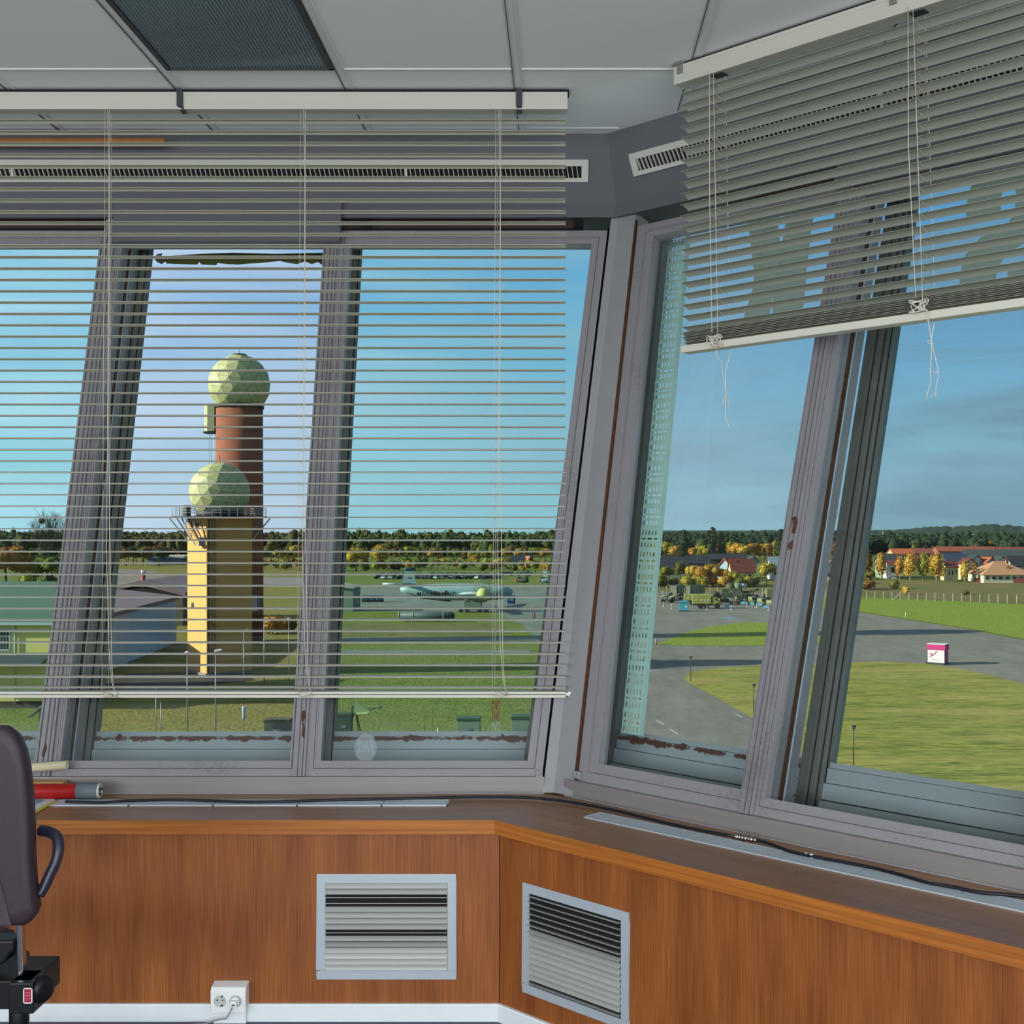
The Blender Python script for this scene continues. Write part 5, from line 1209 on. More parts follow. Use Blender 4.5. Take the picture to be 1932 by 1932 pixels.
# ------------------------------------------------------------------ fence beyond the apron
t = empty('perimeter_fence', (0, 0, GZ), label='long wire fence on pale concrete posts behind the apron and the green bank', cat='fence')
pa, pb_ = gp(1205, 1118), gp(1990, 1141); n = 52; mpost = None
fp = []
for i in range(n):
    f = i/(n-1); p = pa+(pb_-pa)*f; fp.append(p)
    if mpost is None: mpost = o = MB().box((-.08, -.08, 0), (.08, .08, 2.2)).build('fence_post', mat('pale_concrete_post', lin(206, 204, 186), .8), t)
    else: o = mpost.copy(); COL.objects.link(o); o.parent = t
    o.location = (p.x, p.y, 0)
mb = MB()
for hh in (.15, .7, 1.25, 1.8, 2.1): mb.bar((fp[0].x, fp[0].y, hh), (fp[-1].x, fp[-1].y, hh), .02)
for i in range(0, n-1):
    a, b = fp[i], fp[i+1]
mb.build('fence_wire', m_dsteel, t)
p = fp[int(n*.66)]; mb = MB(); mb.bar((p.x-2.2, p.y, 0), (p.x, p.y, 1.8), .12); mb.bar((p.x+2.2, p.y, 0), (p.x, p.y, 1.8), .12); mb.build('fence_brace', MATS['pale_concrete_post'], t)
# ================================================================== maritime patrol aircraft
Ya = 281.0; S = Ya/F
xn, xt = px(968, 0, Ya).x, px(722, 0, Ya).x; zc = px(0, 1117, Ya).z-GZ
t = empty('aircraft', (xt, Ya, GZ), label='large pale grey twin propeller patrol aircraft parked side on beyond the grass', cat='aircraft')
m_air = mat('aircraft_grey', lin(170, 192, 196), .5, noise=(.4, .2), col2=lin(150, 174, 180)); m_airb = mat('aircraft_white', lin(232, 234, 230), .5); m_aird = mat('aircraft_dark', lin(60, 72, 84), .6); m_ink = mat('black_marking', lin(30, 32, 36), .6)
Lf = xn-xt
prof = [(4.2, .55), (6.0, .95), (8.0, 1.35), (10.5, 1.75), (13.5, 1.98), (20, 2.0), (25, 1.95), (27.5, 1.75), (29.3, 1.3), (30.3, .75), (Lf, .12)]
Mx = Matrix.Rotation(R(90), 4, 'Y')
mb = MB(); mb.lathe([(r, x) for x, r in prof], Matrix.Translation((0, 0, zc)) @ Mx, 28)
fz = []
for i, v in enumerate(mb.v):                          # the underside rises towards the tail
    x, y, z = v; 
    if x < 13: z += (13-x)**1.4*.030
    fz.append((x, y, z))
mb.v = fz; mb.build('fuselage', m_air, t)
zb = zc+1.35
MB().tube([(0, 0, zb+.55), (1.5, 0, zb+.5), (4.6, 0, zb+.25)], [.22, .26, .5], 12).build('tail_boom', m_airb, t)
fx = lambda p: px(p, 0, Ya).x-xt
fzf = lambda p: px(0, p, Ya).z-GZ
out = [(fx(757), fzf(1108)), (fx(761), fzf(1090)), (fx(763.5), fzf(1075)), (fx(780), fzf(1075)), (fx(785), fzf(1098)), (fx(793), fzf(1105)), (fx(803), fzf(1109))]
MB().extr(out, 1, -.22, .22).build('tail_fin', m_air, t)
MB().tube([(fx(761), 0, fzf(1074)), (fx(765), 0, fzf(1073.5)), (fx(780), 0, fzf(1073.5)), (fx(784), 0, fzf(1074.5))], [.2, .45, .42, .15], 12).build('fin_pod', m_aird, t)
MB().extr([(fx(770), fzf(1089.3)), (fx(777), fzf(1089.3)), (fx(777), fzf(1091.5)), (fx(770), fzf(1091.5))], 1, -.25, -.23).build('fin_flag', mat('flag_patch', lin(150, 84, 40), .6), t)
for sg in (-1, 1):
    MB().prism([(4.6, 0, zb+.35), (7.6, 0, zb+.35), (6.9, sg*6, zb+1.0), (5.3, sg*6, zb+1.0)], [(4.8, 0, zb+.6), (7.4, 0, zb+.6), (6.8, sg*6, zb+1.15), (5.4, sg*6, zb+1.15)]).build('tailplane', m_air, t)
    MB().prism([(17.6, 0, zc-.95), (22.4, 0, zc-.95), (21.2, sg*18, zc+.3), (19.2, sg*18, zc+.3)], [(17.9, 0, zc-.45), (22.1, 0, zc-.45), (21.1, sg*18, zc+.5), (19.3, sg*18, zc+.5)]).build('wing', m_air, t)
    nc = MB().lathe([(.3, 18.2), (.65, 19.2), (.8, 20.6), (.78, 23.2), (.5, 23.9)], Matrix.Translation((0, sg*4.4, zc-.5)) @ Mx, 18).build('engine_nacelle', m_airb, t)
    pr = MB().lathe([(.45, 23.9), (.35, 24.4), (.05, 24.9)], Matrix.Translation((0, sg*4.4, zc-.5)) @ Mx, 14).build('propeller', m_aird, nc)
    mb = MB()
    for k_ in range(4): an = R(30+90*k_); mb.bar((24.2, sg*4.4, zc-.5), (24.2, sg*4.4+2.4*cos(an), zc-.5+2.4*sin(an)), .30, .06, up=(1, 0, 0))
    mb.build('propeller_blades', m_aird, nc)
    mb = MB(); mb.bar((20.5, sg*4.4, .5), (20.5, sg*4.4, zc-.7), .22); [mb.cyl((20.5+d_, sg*4.4-.25, .55), (20.5+d_, sg*4.4+.25, .55), .55, n=14) for d_ in (-.05,)]; mb.build('landing_gear', m_aird, t)
mb = MB(); mb.bar((26.6, 0, .4), (26.6, 0, zc-1.6), .16); mb.cyl((26.6, -.2, .4), (26.6, .2, .4), .4, n=14); mb.build('landing_gear', m_aird, t)
MB().prism([(27.3, -1.0, zc+1.0), (29.2, -.8, zc+.7), (29.2, .8, zc+.7), (27.3, 1.0, zc+1.0)], [(27.5, -.7, zc+1.75), (28.4, -.6, zc+1.45), (28.4, .6, zc+1.45), (27.5, .7, zc+1.75)]).build('cockpit_glazing', m_wing, t)
MB().prism([(9, -.7, zc-1.5), (16, -.9, zc-2.25), (16, .9, zc-2.25), (9, .7, zc-1.5)], [(9, -.5, zc-.6), (16, -.8, zc-1.2), (16, .8, zc-1.2), (9, .5, zc-.6)]).build('belly_fairing', m_aird, t)
def letters(txt, x, z, size, y, parent, m_, name='lettering'):
    c = bpy.data.curves.new(name, 'FONT'); c.body = txt; c.size = size; c.extrude = .01; c.offset = size*.012
    q_ = bpy.data.objects.new('text', c); COL.objects.link(q_); me = bpy.data.meshes.new_from_object(q_.evaluated_get(bpy.context.evaluated_depsgraph_get())); bpy.data.objects.remove(q_); me.materials.clear(); me.materials.append(m_); me.name = name
    o = bpy.data.objects.new(name, me); COL.objects.link(o); o.parent = parent; o.location = (x, y, z); o.rotation_euler = (pi/2, 0, 0); return o
xq = lambda p: px(p, 0, Ya-2).x-xt
letters('MARINE', xq(786.5), fzf(1123.4), 1.42, -2.03, t, m_ink); letters('61', xq(826.5), fzf(1123.4), 1.42, -2.03, t, m_ink); letters('17', xq(847.5), fzf(1123.4), 1.42, -2.03, t, m_ink)
mb = MB(); cx_, cz_ = xq(841.5), fzf(1119.5)
for dx, dz in ((1, 0), (-1, 0), (0, 1), (0, -1)):
    pts = [(.10, .16), (.75, .30), (.75, -.30), (.10, -.16)]
    rot = [(p[0]*dx-p[1]*dz, p[0]*dz+p[1]*dx) for p in pts]; mb.extr([(cx_+a_, cz_+b_) for a_, b_ in rot], 1, -2.06, -2.03)
mb.extr([(cx_-.16, cz_-.16), (cx_+.16, cz_-.16), (cx_+.16, cz_+.16), (cx_-.16, cz_+.16)], 1, -2.06, -2.03)
mb.build('cross_marking', m_ink, t)
mb = MB(); mb.cyl((xq(821), -2.06, fzf(1117)), (xq(821), -2.0, fzf(1117)), .38, n=14); mb.build('crest_marking', mat('crest_brown', lin(120, 90, 60), .6), t)

# ------------------------------------------------------------------ things on and beside the apron before the aircraft
def wheel(mb, x, y, r, w=.35, m=0): mb.cyl((x, y-w/2, r), (x, y+w/2, r), r, n=14, m=m)
# radar vehicle with dome
b = gp(893, 1155); t = empty('radar_vehicle', (b.x, b.y, GZ), label='green radar trailer with a pale yellow dome and grey lattice dish before the aircraft nose', cat='vehicle')
s_ = b.y/F; X = lambda p: (p-893)*s_
Z = lambda p: px(0, p, b.y).z-GZ
MB().box((X(876), -1.2, Z(1147)), (X(909), 1.2, Z(1131))).build('cabin_body', m_gcr, t, bevel=.05)
mb = MB(); [mb.box((X(a_), -1.23, Z(1134.5)), (X(a_+8), -1.2, Z(1132.5))) for a_ in (880, 896)]; mb.build('cabin_window', m_wing, t)
MB().box((X(866), -1.1, Z(1150)), (X(925), 1.1, Z(1147))).build('chassis', m_mild, t)
for xx in (870, 882, 905, 918):
    mb = MB(); wheel(mb, X(xx), -1.0, .5); wheel(mb, X(xx), 1.0, .5); mb.build('wheel', m_tyre, t)
MB().sphere((X(912), .4, Z(1123)), 1.6, 3, sc=(1, 1, 1.05)).build('radome', mat('yellow_dome', lin(216, 206, 124), .6), t)
mb = MB(); cx_, cz_ = X(909), Z(1111)
for i in range(11):
    a_ = R(-8+196*i/10); mb.bar((cx_, 1.6, cz_), (cx_+2.1*cos(a_), 2.0, cz_+2.1*sin(a_)), .10)
for rr in (.8, 1.3, 1.75, 2.1): mb.tube([(cx_+rr*cos(R(-8+196*i/20)), 1.6+.4*rr/2.1, cz_+rr*sin(R(-8+196*i/20))) for i in range(21)], .06, 4)
mb.tube([(cx_+2.1*cos(R(180+i*18)), 1.9, cz_+.9*sin(R(180+i*18))) for i in range(11)], .07, 4); mb.build('lattice_dish', m_gcr, t)
MB().cyl((X(909), 1.7, Z(1131)), (X(909), 1.7, cz_), .2, n=8).build('dish_mast', m_mild, t)
# blue and white billboard
b = gp(963, 1150); t = empty('sign_board', (b.x, b.y, GZ), label='blue and white sign board on legs right of the yellow dome', cat='sign')
s_ = b.y/F; hw = 6*s_; Z = lambda p: px(0, p, b.y).z-GZ
m_blue = mat('signal_blue', lin(30, 110, 190), .5)
MB().box((-hw, 0, Z(1140)), (hw, .15, Z(1123.5))).build('board', m_kw, t); MB().box((-hw, -.03, Z(1125.5)), (hw+.5, .17, Z(1123.5))).build('board_top', m_blue, t); MB().prism([(-hw, -.03, Z(1137)), (hw, -.03, Z(1138.5)), (hw, -.03, Z(1134.5)), (-hw, -.03, Z(1132.5))], [(-hw, 0, Z(1137)), (hw, 0, Z(1138.5)), (hw, 0, Z(1134.5)), (-hw, 0, Z(1132.5))]).build('board_stripe', m_blue, t)
MB().box((hw, 0, Z(1140)), (hw+.35, 1.2, Z(1125))).build('board_side', m_aird, t)
mb = MB(); mb.bar((-hw, .1, 0), (-hw*.6, .1, Z(1140)), .12); mb.bar((hw*.8, .1, 0), (hw*.8, .1, Z(1140)), .12); mb.build('board_leg', m_mil, t)
b = gp(1007, 1171); t = empty('advertising_pillar', (b.x, b.y, GZ), label='slim magenta and white pillar on the apron near the corner post', cat='sign')
s_ = b.y/F; hh = px(0, 1155, b.y).z-GZ
MB().box((-3*s_, -.25, 0), (3.6*s_, .3, .3)).build('pillar_base', m_dsteel, t); MB().box((-2.2*s_, -.2, .3), (2.8*s_, .25, hh)).build('pillar_body', m_mag, t, bevel=.03); MB().box((-.6*s_, -.22, .5), (.5*s_, -.2, hh)).build('pillar_stripe', m_kw, t)
# missile canister on trailer
b = gp(806, 1173); t = empty('missile_canister', (b.x, b.y, GZ), label='long dark grey cylindrical canister lying on the grass strip before the aircraft', cat='canister')
s_ = b.y/F; r_ = 8*s_; X = lambda p: (p-806)*s_
m_can = mat('dark_canister', lin(78, 86, 92), .6)
MB().lathe([(r_, X(752)), (r_, X(838)), (r_*.92, X(842)), (r_*.9, X(853)), (r_*.5, X(858))], Matrix.Translation((0, 0, r_+.35)) @ Mx, 22).build('canister_body', m_can, t)
for p in (779, 752.6, 836):
    MB().lathe([(r_*1.05, X(p)), (r_*1.05, X(p+1.6))], Matrix.Translation((0, 0, r_+.35)) @ Mx, 22).build('canister_band', m_mil, t)
for p in (768, 826): MB().box((X(p)-.3, -r_*.8, 0), (X(p)+.3, r_*.8, .5)).build('cradle', m_mild, t)
# row of small things: low trailers left of aircraft
for i, p in enumerate((690, 703, 717)):
    b = gp(p, 1136); s_ = b.y/F; t = empty('small_trailer', (b.x, b.y, GZ), label='dark blue box trailer on the apron left of the aircraft tail, %s from the left' % ORD[i], cat='trailer', group='dark trailers left of the aircraft')
    MB().box((-5.5*s_, -.9, .5), (5.5*s_, .9, 1.75)).build('trailer_body', mat('dark_blue_box', lin(58, 76, 104), .6), t, bevel=.04)
    mb = MB(); [wheel(mb, q, y_, .4, .2) for q in (-.5, .5) for y_ in (-.7, .7)]; mb.build('trailer_wheels', m_tyre, t)
b = gp(676, 1136); s_ = b.y/F; t = empty('dug_box', (b.x, b.y, GZ), label='low yellow green box at the left end of the dark trailers', cat='box'); t.name = 'low_box'; MB().box((-9*s_, -.8, 0), (8*s_, .8, 1.2)).build('box_body', m_mil, t, bevel=.05); MB().box((-9*s_-.05, -.85, 1.2), (8*s_+.05, .85, 1.32)).build('box_lid', m_milg, t)
# small jets on the far grass strip
def jet(x, yb, ln_px, m_, label, flip=1):
    b = gp(x, yb); s_ = b.y/F; Ln = ln_px*s_
    t = empty('fighter_jet', (b.x, b.y, GZ), label=label, cat='aircraft'); zc_ = 1.9
    MB().lathe([(.12, -Ln/2), (.5, -Ln*.38), (.8, -Ln*.15), (.85, Ln*.2), (.6, Ln*.48)], Matrix.Translation((0, 0, zc_)) @ Mx, 16).build('fuselage', m_, t)
    MB().lathe([(.02, -Ln/2-.9), (.32, -Ln/2), (.5, -Ln*.40)], Matrix.Translation((0, 0, zc_)) @ Mx, 14).build('nose_cone', m_redp, t)
    MB().extr([(Ln*.18, zc_+.6), (Ln*.46, zc_+.5), (Ln*.5, zc_+3.3), (Ln*.36, zc_+3.3)], 1, -.1, .1).build('tail_fin', m_, t)
    MB().prism([(-Ln*.1, -4.2, zc_), (Ln*.32, -4.2, zc_), (Ln*.32, 4.2, zc_), (-Ln*.1, 4.2, zc_)], [(0, -.5, zc_+.2), (Ln*.3, -.5, zc_+.2), (Ln*.3, .5, zc_+.2), (0, .5, zc_+.2)]).build('wing', m_, t)
    MB().sphere((-Ln*.2, 0, zc_+.7), .55, 2, sc=(2, .8, .8)).build('canopy', m_wing, t)
    mb = MB(); [mb.bar((q, y_, 0), (q, y_, zc_-.5), .15) for q, y_ in ((-Ln*.3, 0), (Ln*.15, -1), (Ln*.15, 1))]; mb.build('landing_gear', m_dsteel, t)
jet(986, 1106, 24, mat('jet_camouflage', lin(92, 98, 72), .7, noise=(.5, 1.0), col2=lin(50, 56, 44)), 'dark camouflaged jet with a red nose on the far grass strip')
jet(1029, 1106, 22, mat('jet_grey', lin(140, 160, 168), .6), 'pale grey jet with a red nose partly behind the window post')
# parked cars in a row
carcols = [((222, 226, 228), 'white'), ((226, 228, 228), 'white'), ((40, 44, 54), 'dark'), ((196, 200, 204), 'silver'), ((60, 74, 110), 'blue'), ((30, 32, 36), 'black'), ((230, 232, 232), 'white'), ((120, 126, 134), 'grey')]
def car_mesh():
    t = empty('parked_car')
    MB().extr([(-2.1, .35), (2.1, .35), (2.15, .75), (1.9, .92), (-2.0, .95), (-2.15, .7)], 1, -.85, .85).build('car_body', m_wht, t, bevel=.06)
    MB().extr([(-1.85, .92), (1.05, .92), (.45, 1.45), (-1.3, 1.48)], 1, -.72, .72).build('car_cabin', m_wing, t, bevel=.04)
    MB().extr([(-1.35, 1.44), (.5, 1.42), (.42, 1.49), (-1.28, 1.52)], 1, -.70, .70).build('car_roof', m_wht, t)
    for xx in (-1.3, 1.3):
        for y_ in (-.78, .78): mb = MB(); wheel(mb, xx, y_, .33, .2); mb.build('wheel', m_tyre, t)
    return t
cp = None; ids = []
rnd = random.Random(5); row = []
xx = 716
while xx < 945: row.append((xx, 1092+rnd.uniform(-.6, .6), 0)); xx += rnd.uniform(8.5, 11)
xx = 722
while xx < 940: row.append((xx, 1087.5+rnd.uniform(-.4, .4), 1)); xx += rnd.uniform(12, 16)
cnt = [0, 0]
for i, (x, y, r_) in enumerate(sorted(row, key=lambda q: (q[2], q[0]))):
    b = gp(x, y); col, nm = carcols[rnd.randrange(len(carcols))]
    if cp is None: c = cp = car_mesh()
    else: c = copy_tree(cp)
    c.location = (b.x, b.y, GZ); c.rotation_euler = (0, 0, R(rnd.choice((60, 90, 20, 75))))
    lab = '%s parked car, %s from the left in the %s line of cars behind the aircraft' % (nm, ORD[cnt[r_]], 'near' if r_ == 0 else 'far'); cnt[r_] += 1
    tag(c, lab, 'car', 'cars parked behind the aircraft')
    mc = mat('car_paint_'+nm, lin(*col), .3, spec=.6)
    for k_ in kids(c):
        if k_.name.startswith(('car_body', 'car_roof')): k_.material_slots[0].link = 'OBJECT'; k_.material_slots[0].material = mc
def trailer(x0, x1, yb, yt, m_, label, cat, name):
    b = gp((x0+x1)/2, yb); s_ = b.y/F; hw = (x1-x0)*s_/2; hh = px(0, yt, b.y).z-GZ
    t = empty(name, (b.x, b.y, GZ), label=label, cat=cat)
    MB().box((-hw, -1.2, .8), (hw, 1.2, hh)).build('body', m_, t, bevel=.06); mb = MB(); [mb.box((-hw+hw*2*(k_+.15)/6, -1.23, hh*.62), (-hw+hw*2*(k_+.85)/6, -1.2, hh*.85)) for k_ in range(6)]; mb.build('window_band', m_wing, t)
    for q in (-.7, .65): mb = MB(); wheel(mb, q*hw, -1, .5); wheel(mb, q*hw, 1, .5); mb.build('wheel', m_tyre, t)
trailer(943, 969, 1087, 1079, mat('black_trailer', lin(24, 26, 30), .6), 'black trailer parked at the right end of the row of cars', 'trailer', 'box_trailer')
trailer(974, 1005, 1087, 1078, mat('teal_bus', lin(124, 164, 160), .5), 'pale teal bus right of the black trailer behind the jet', 'bus', 'bus')
b = gp(1029, 1088); t = empty('white_booth', (b.x, b.y, GZ), label='small white booth at the far edge of the apron beside the window post', cat='booth'); s_ = b.y/F
MB().box((-4*s_, -1, 0), (3*s_, 1, 12*s_)).build('booth_body', m_kw, t); MB().box((-4*s_-.2, -1.2, 12*s_), (3*s_+.2, 1.2, 12*s_+.2)).build('booth_roof', m_wht, t)

# ------------------------------------------------------------------ military vehicles on the right apron
def truck(x0, x1, yb, yt, m_, label, cabin=True, right=True, mats=None):
    b = gp((x0+x1)/2, yb); s_ = b.y/F; Ln = (x1-x0)*s_; hh = px(0, yt, b.y).z-GZ
    t = empty('army_truck', (b.x, b.y, GZ), rz=R(-4), label=label, cat='truck'); hw = Ln/2; k_ = hw-Ln*.36
    MB().box((-hw, -1.2, 1.15), (k_, 1.2, hh)).build('box_body', m_, t, bevel=.05)
    mb = MB(); [mb.box((q, -1.24, hh*.55), (q+.5, -1.2, hh*.55+.5)) for q in (-hw+.7, -hw+1.9, k_-1.7, k_-.9)]; mb.box((-hw+.9, -1.24, hh-.5), (-hw+1.6, -1.2, hh-.35)); mb.build('hatch', m_cloth, t)
    MB().box((-hw+.2, -.5, .75), (hw-.4, .5, 1.15)).build('chassis', m_mild, t)
    mb = MB(); mb.extr([(k_+.15, 1.0), (k_+1.75, 1.0), (k_+1.75, 1.9), (k_+1.4, 2.75), (k_+.15, 2.75)], 1, -1.05, 1.05); mb.build('cab', m_, t, bevel=.06)
    MB().extr([(k_+1.0, 1.95), (k_+1.60, 1.95), (k_+1.35, 2.6), (k_+1.0, 2.6)], 1, -1.08, 1.08).build('cab_window', m_wing, t)
    MB().extr([(k_+1.7, 1.0), (hw, 1.0), (hw, 1.65), (hw-.3, 1.85), (k_+1.7, 1.95)], 1, -.75, .75).build('hood', m_, t, bevel=.08)
    MB().extr([(hw-1.75, 1.2), (hw-1.55, 1.5), (hw-.5, 1.5), (hw-.15, 1.1), (hw-.3, 1.1), (hw-.55, 1.38), (hw-1.5, 1.38), (hw-1.65, 1.2)], 1, -1.15, 1.15).build('mudguard', m_, t)
    for xx in (-hw+2.0, -hw+3.4, hw-1.0):
        for y_ in (-1, 1): mb = MB(); wheel(mb, xx, y_, .62, .4); mb.build('wheel', m_tyre, t)
    return t
m_ylo = mat('yellow_olive_paint', lin(176, 176, 84), .6, noise=(.6, .25)); m_olv = mat('olive_drab_light', lin(140, 142, 96), .7, noise=(.7, .4))
truck(1306, 1361, 1148, 1122, m_ylo, 'yellow olive army truck with box body nearest on the apron')
truck(1291, 1340, 1141, 1121, m_ylo, 'second yellow olive truck mostly hidden behind the nearest truck')
def boxtrailer(x0, x1, yb, yt, label, m_, end, dish=False):
    b = gp((x0+x1)/2, yb); s_ = b.y/F; hw = (x1-x0)*s_/2; hh = px(0, yt, b.y).z-GZ
    t = empty('radar_trailer', (b.x, b.y, GZ), label=label, cat='trailer')
    MB().box((-hw, -1.2, hh*.36), (hw, 1.2, hh)).build('box_body', m_, t, bevel=.05); MB().box((-hw-.06, -1.1, hh*.38), (-hw*.1 if end else -hw*.55, -1.26, hh*.98)).build('light_panel', m_cloth, t)
    MB().box((-hw, -.7, hh*.28), (hw, .7, hh*.36)).build('chassis', m_mild, t)
    for q in (-.6, .6): mb = MB(); wheel(mb, q*hw, -1, .5); wheel(mb, q*hw, 1, .5); mb.build('wheel', m_tyre, t)
    mb = MB(); [mb.bar((q*hw, -1.3, 0), (q*hw*.9, -1.0, hh*.36), .14) for q in (-1, 0, 1)]; mb.build('support_leg', m_mild, t)
boxtrailer(1265, 1289, 1133, 1104, 'dark olive box trailer with pale end panel, leftmost of the apron vehicles', m_milg, True)
boxtrailer(1294, 1329, 1133, 1104, 'dark open sided box trailer behind the yellow olive trucks', m_milg, False)
# missile launcher with clutter at left
def equip(x, yb, label, seed, cat='launcher', name='field_launcher', sc=1.0):
    b = gp(x, yb); rn = random.Random(seed); t = empty(name, (b.x, b.y, GZ), label=label, cat=cat)
    MB().box((-1.4*sc, -.8, .5), (1.4*sc, .8, .8)).build('launcher_base', m_cam, t)
    for k_ in range(3): mb = MB(); z0_ = 1.3+.1*k_; mb.cyl((-1.6*sc, -.6+.6*k_, z0_), (1.5*sc, -.6+.6*k_, z0_+1.0), .16, n=10); mb.build('missile_tube', m_cam if k_ != 1 else m_gcr, t)
    for q in (-1, 1):
        for y_ in (-.8, .8): mb = MB(); wheel(mb, q*sc, y_, .45, .25); mb.build('wheel', m_tyre, t)
    mb = MB(); mb.bar((0, 0, .8), (.2, 0, 1.7), .3); mb.bar((-1.2*sc, 0, .7), (-1.5*sc, 0, 2.3), .15); mb.build('elevating_arm', m_mild, t)
equip(1258, 1137, 'camouflaged field launcher standing left of the blue container', 1)
equip(1276, 1137, 'dark cluttered field launcher right behind the blue container', 2)
# camouflage net heap
b = gp(1346, 1134); s_ = b.y/F; mb = MB(); mb.sphere((0, 0, 1.2), 14*s_, 4, sc=(1, .9, .72), jit=.06)
o = mb.build('camouflage_net', m_cam); o.location = (b.x, b.y, GZ); tag(o, 'heap of dark camouflage netting over equipment behind the nearest truck', 'netting')
# big dish radar and searchlight sets
def dishset(x, yb, yd, r_px, label, yaw, m_d, name='dish_radar', n_=1):
    b = gp(x, yb); s_ = b.y/F; zc_ = px(0, yd, b.y).z-GZ; r = r_px*s_
    t = empty(name, (b.x, b.y, GZ), rz=R(yaw), label=label, cat='radar')
    MB().box((-1.3, -.9, .5), (1.3, .9, 1.1)).build('trailer_bed', m_cam, t)
    for q in (-.9, .9):
        for y_ in (-.9, .9): mb = MB(); wheel(mb, q, y_, .45, .25); mb.build('wheel', m_tyre, t)
    MB().cyl((0, 0, 1.1), (0, 0, zc_), .3, .2, n=10).build('mast', m_cam, t)
    for k_ in range(n_):
        ox = (k_-(n_-1)/2)*r*2.05
        mb = MB(); Mq = Matrix.Translation((ox, -.2, zc_)) @ Matrix.Rotation(R(90), 4, 'X'); mb.lathe([(.02*r, -.22*r), (.5*r, -.12*r), (.85*r, .05*r), (r, .22*r), (r*.97, .24*r), (.82*r, .09*r), (.48*r, -.08*r), (.02*r, -.18*r)], Mq, 22); mb.build('dish', m_d, t)
        mb = MB(); mb.bar((ox, -.2, zc_), (ox, -.2-.6*r, zc_), .08); mb.cbox((ox, -.2-.6*r, zc_), (.25, .25, .25)); mb.build('feed_horn', m_mild, t)
dishset(1364, 1137, 1121, 5.5, 'pale camouflaged dish radar left of the searchlight pair', 18, m_cloth)
dishset(1391, 1138, 1119, 4.2, 'radar set with two pale round dishes side by side', 6, m_cloth, 'dish_radar', 2)
dishset(1386, 1141, 1129, 4.0, 'lower pale dish radar standing before the twin dishes', -10, m_cloth)
b = gp(1378, 1134); t = empty('command_post', (b.x, b.y, GZ), label='dark camouflaged command vehicle between the dish radars', cat='vehicle')
MB().box((-2.4, -1.1, .8), (2.4, 1.1, 3.2)).build('box_body', m_cam, t, bevel=.06); MB().box((-.6, -1.15, 2.2), (.5, -1.1, 2.95)).build('light_panel', m_gcr, t); mb = MB(); [wheel(mb, q, y_, .5) for q in (-1.6, 1.6) for y_ in (-1, 1)]; mb.build('wheels', m_tyre, t)
# grey green domed shelters
for i, (x, r_) in enumerate(((1378, 9.5), (1391, 9.5))):
    b = gp(x, 1128); s_ = b.y/F; zc_ = px(0, 1108, b.y).z-GZ
    t = empty('inflated_shelter', (b.x, b.y, GZ), rz=R(-20), label=('dark grey green' if i == 0 else 'pale striped grey green')+' rounded radar hood rising above the apron vehicles', cat='hood')
    MB().sphere((0, 0, zc_), r_*s_, 3, sc=(1, 1, .9)).build('hood_cover', m_cam if i == 0 else m_gcr, t); MB().box((-1.2, -1, .4), (1.2, 1, zc_)).build('hood_base', m_mild, t)
b = gp(1402, 1128); t = empty('white_cylinder', (b.x, b.y, GZ), label='white cylinder lying on a dark frame right of the rounded hoods', cat='tank'); t.name = 'storage_tank'
z_ = px(0, 1105, b.y).z-GZ
MB().cyl((-1.0, 0, z_), (1.0, .4, z_), .55, n=16).build('tank_body', m_airb, t); mb = MB(); [mb.bar((q, 0, 0), (q, 0, z_-.4), .16) for q in (-.8, .8)]; mb.box((-1.2, -.6, 1.2), (1.2, .6, 1.9)); mb.build('tank_frame', m_mild, t)
b = gp(1405, 1136); t = empty('flatbed_truck', (b.x, b.y, GZ), label='dark truck standing right of the twin dishes', cat='truck')
MB().box((-1.8, -1.1, .9), (1.8, 1.1, 2.2)).build('truck_body', m_mild, t, bevel=.08); MB().box((.4, -1.15, 1.4), (1.3, 1.15, 2.0)).build('truck_window', m_wing, t); mb = MB(); [wheel(mb, q, y_, .55) for q in (-1.1, 1.1) for y_ in (-1, 1)]; mb.build('wheels', m_tyre, t)
# jeeps facing the viewer
def jeep(x, yb, label, yaw):
    b = gp(x, yb); t = empty('army_jeep', (b.x, b.y, GZ), rz=R(yaw), label=label, cat='jeep')
    MB().extr([(-2.0, .55), (1.7, .55), (1.75, .95), (1.6, 1.15), (.55, 1.2), (-2.0, 1.2)], 1, -.8, .8).build('jeep_body', m_cam, t, bevel=.04)
    MB().extr([(-2.0, 1.2), (.55, 1.2), (.30, 1.95), (-2.0, 1.95)], 1, -.78, .78).build('canvas_top', m_olv, t, bevel=.05)
    MB().prism([(.57, -.7, 1.27), (.57, .7, 1.27), (.36, .7, 1.88), (.36, -.7, 1.88)], [(.62, -.7, 1.27), (.62, .7, 1.27), (.41, .7, 1.88), (.41, -.7, 1.88)]).build('windscreen', m_wing, t)
    mb = MB(); [mb.cyl((1.74, y_, .85), (1.80, y_, .85), .11, n=10) for y_ in (-.55, .55)]; mb.build('headlight', m_cloth, t)
    MB().box((1.76, -.8, .5), (1.88, .8, .65)).build('bumper', m_mild, t)
    for xx in (-1.3, 1.15):
        for y_ in (-.75, .75): mb = MB(); wheel(mb, xx, y_, .42, .25); mb.build('wheel', m_tyre, t)
jeep(1423, 1141, 'camouflaged jeep facing the viewer, leftmost of the jeeps beside the mullion', -75); jeep(1441, 1144, 'camouflaged jeep facing the viewer, middle one of the jeeps beside the mullion', -70); jeep(1459, 1148, 'camouflaged jeep facing the viewer, nearest one of the jeeps beside the mullion', -68)
equip(1421, 1128, 'small dark missile rack behind the leftmost jeep', 5); equip(1451, 1128, 'pale dish and mast set behind the two right jeeps', 6)
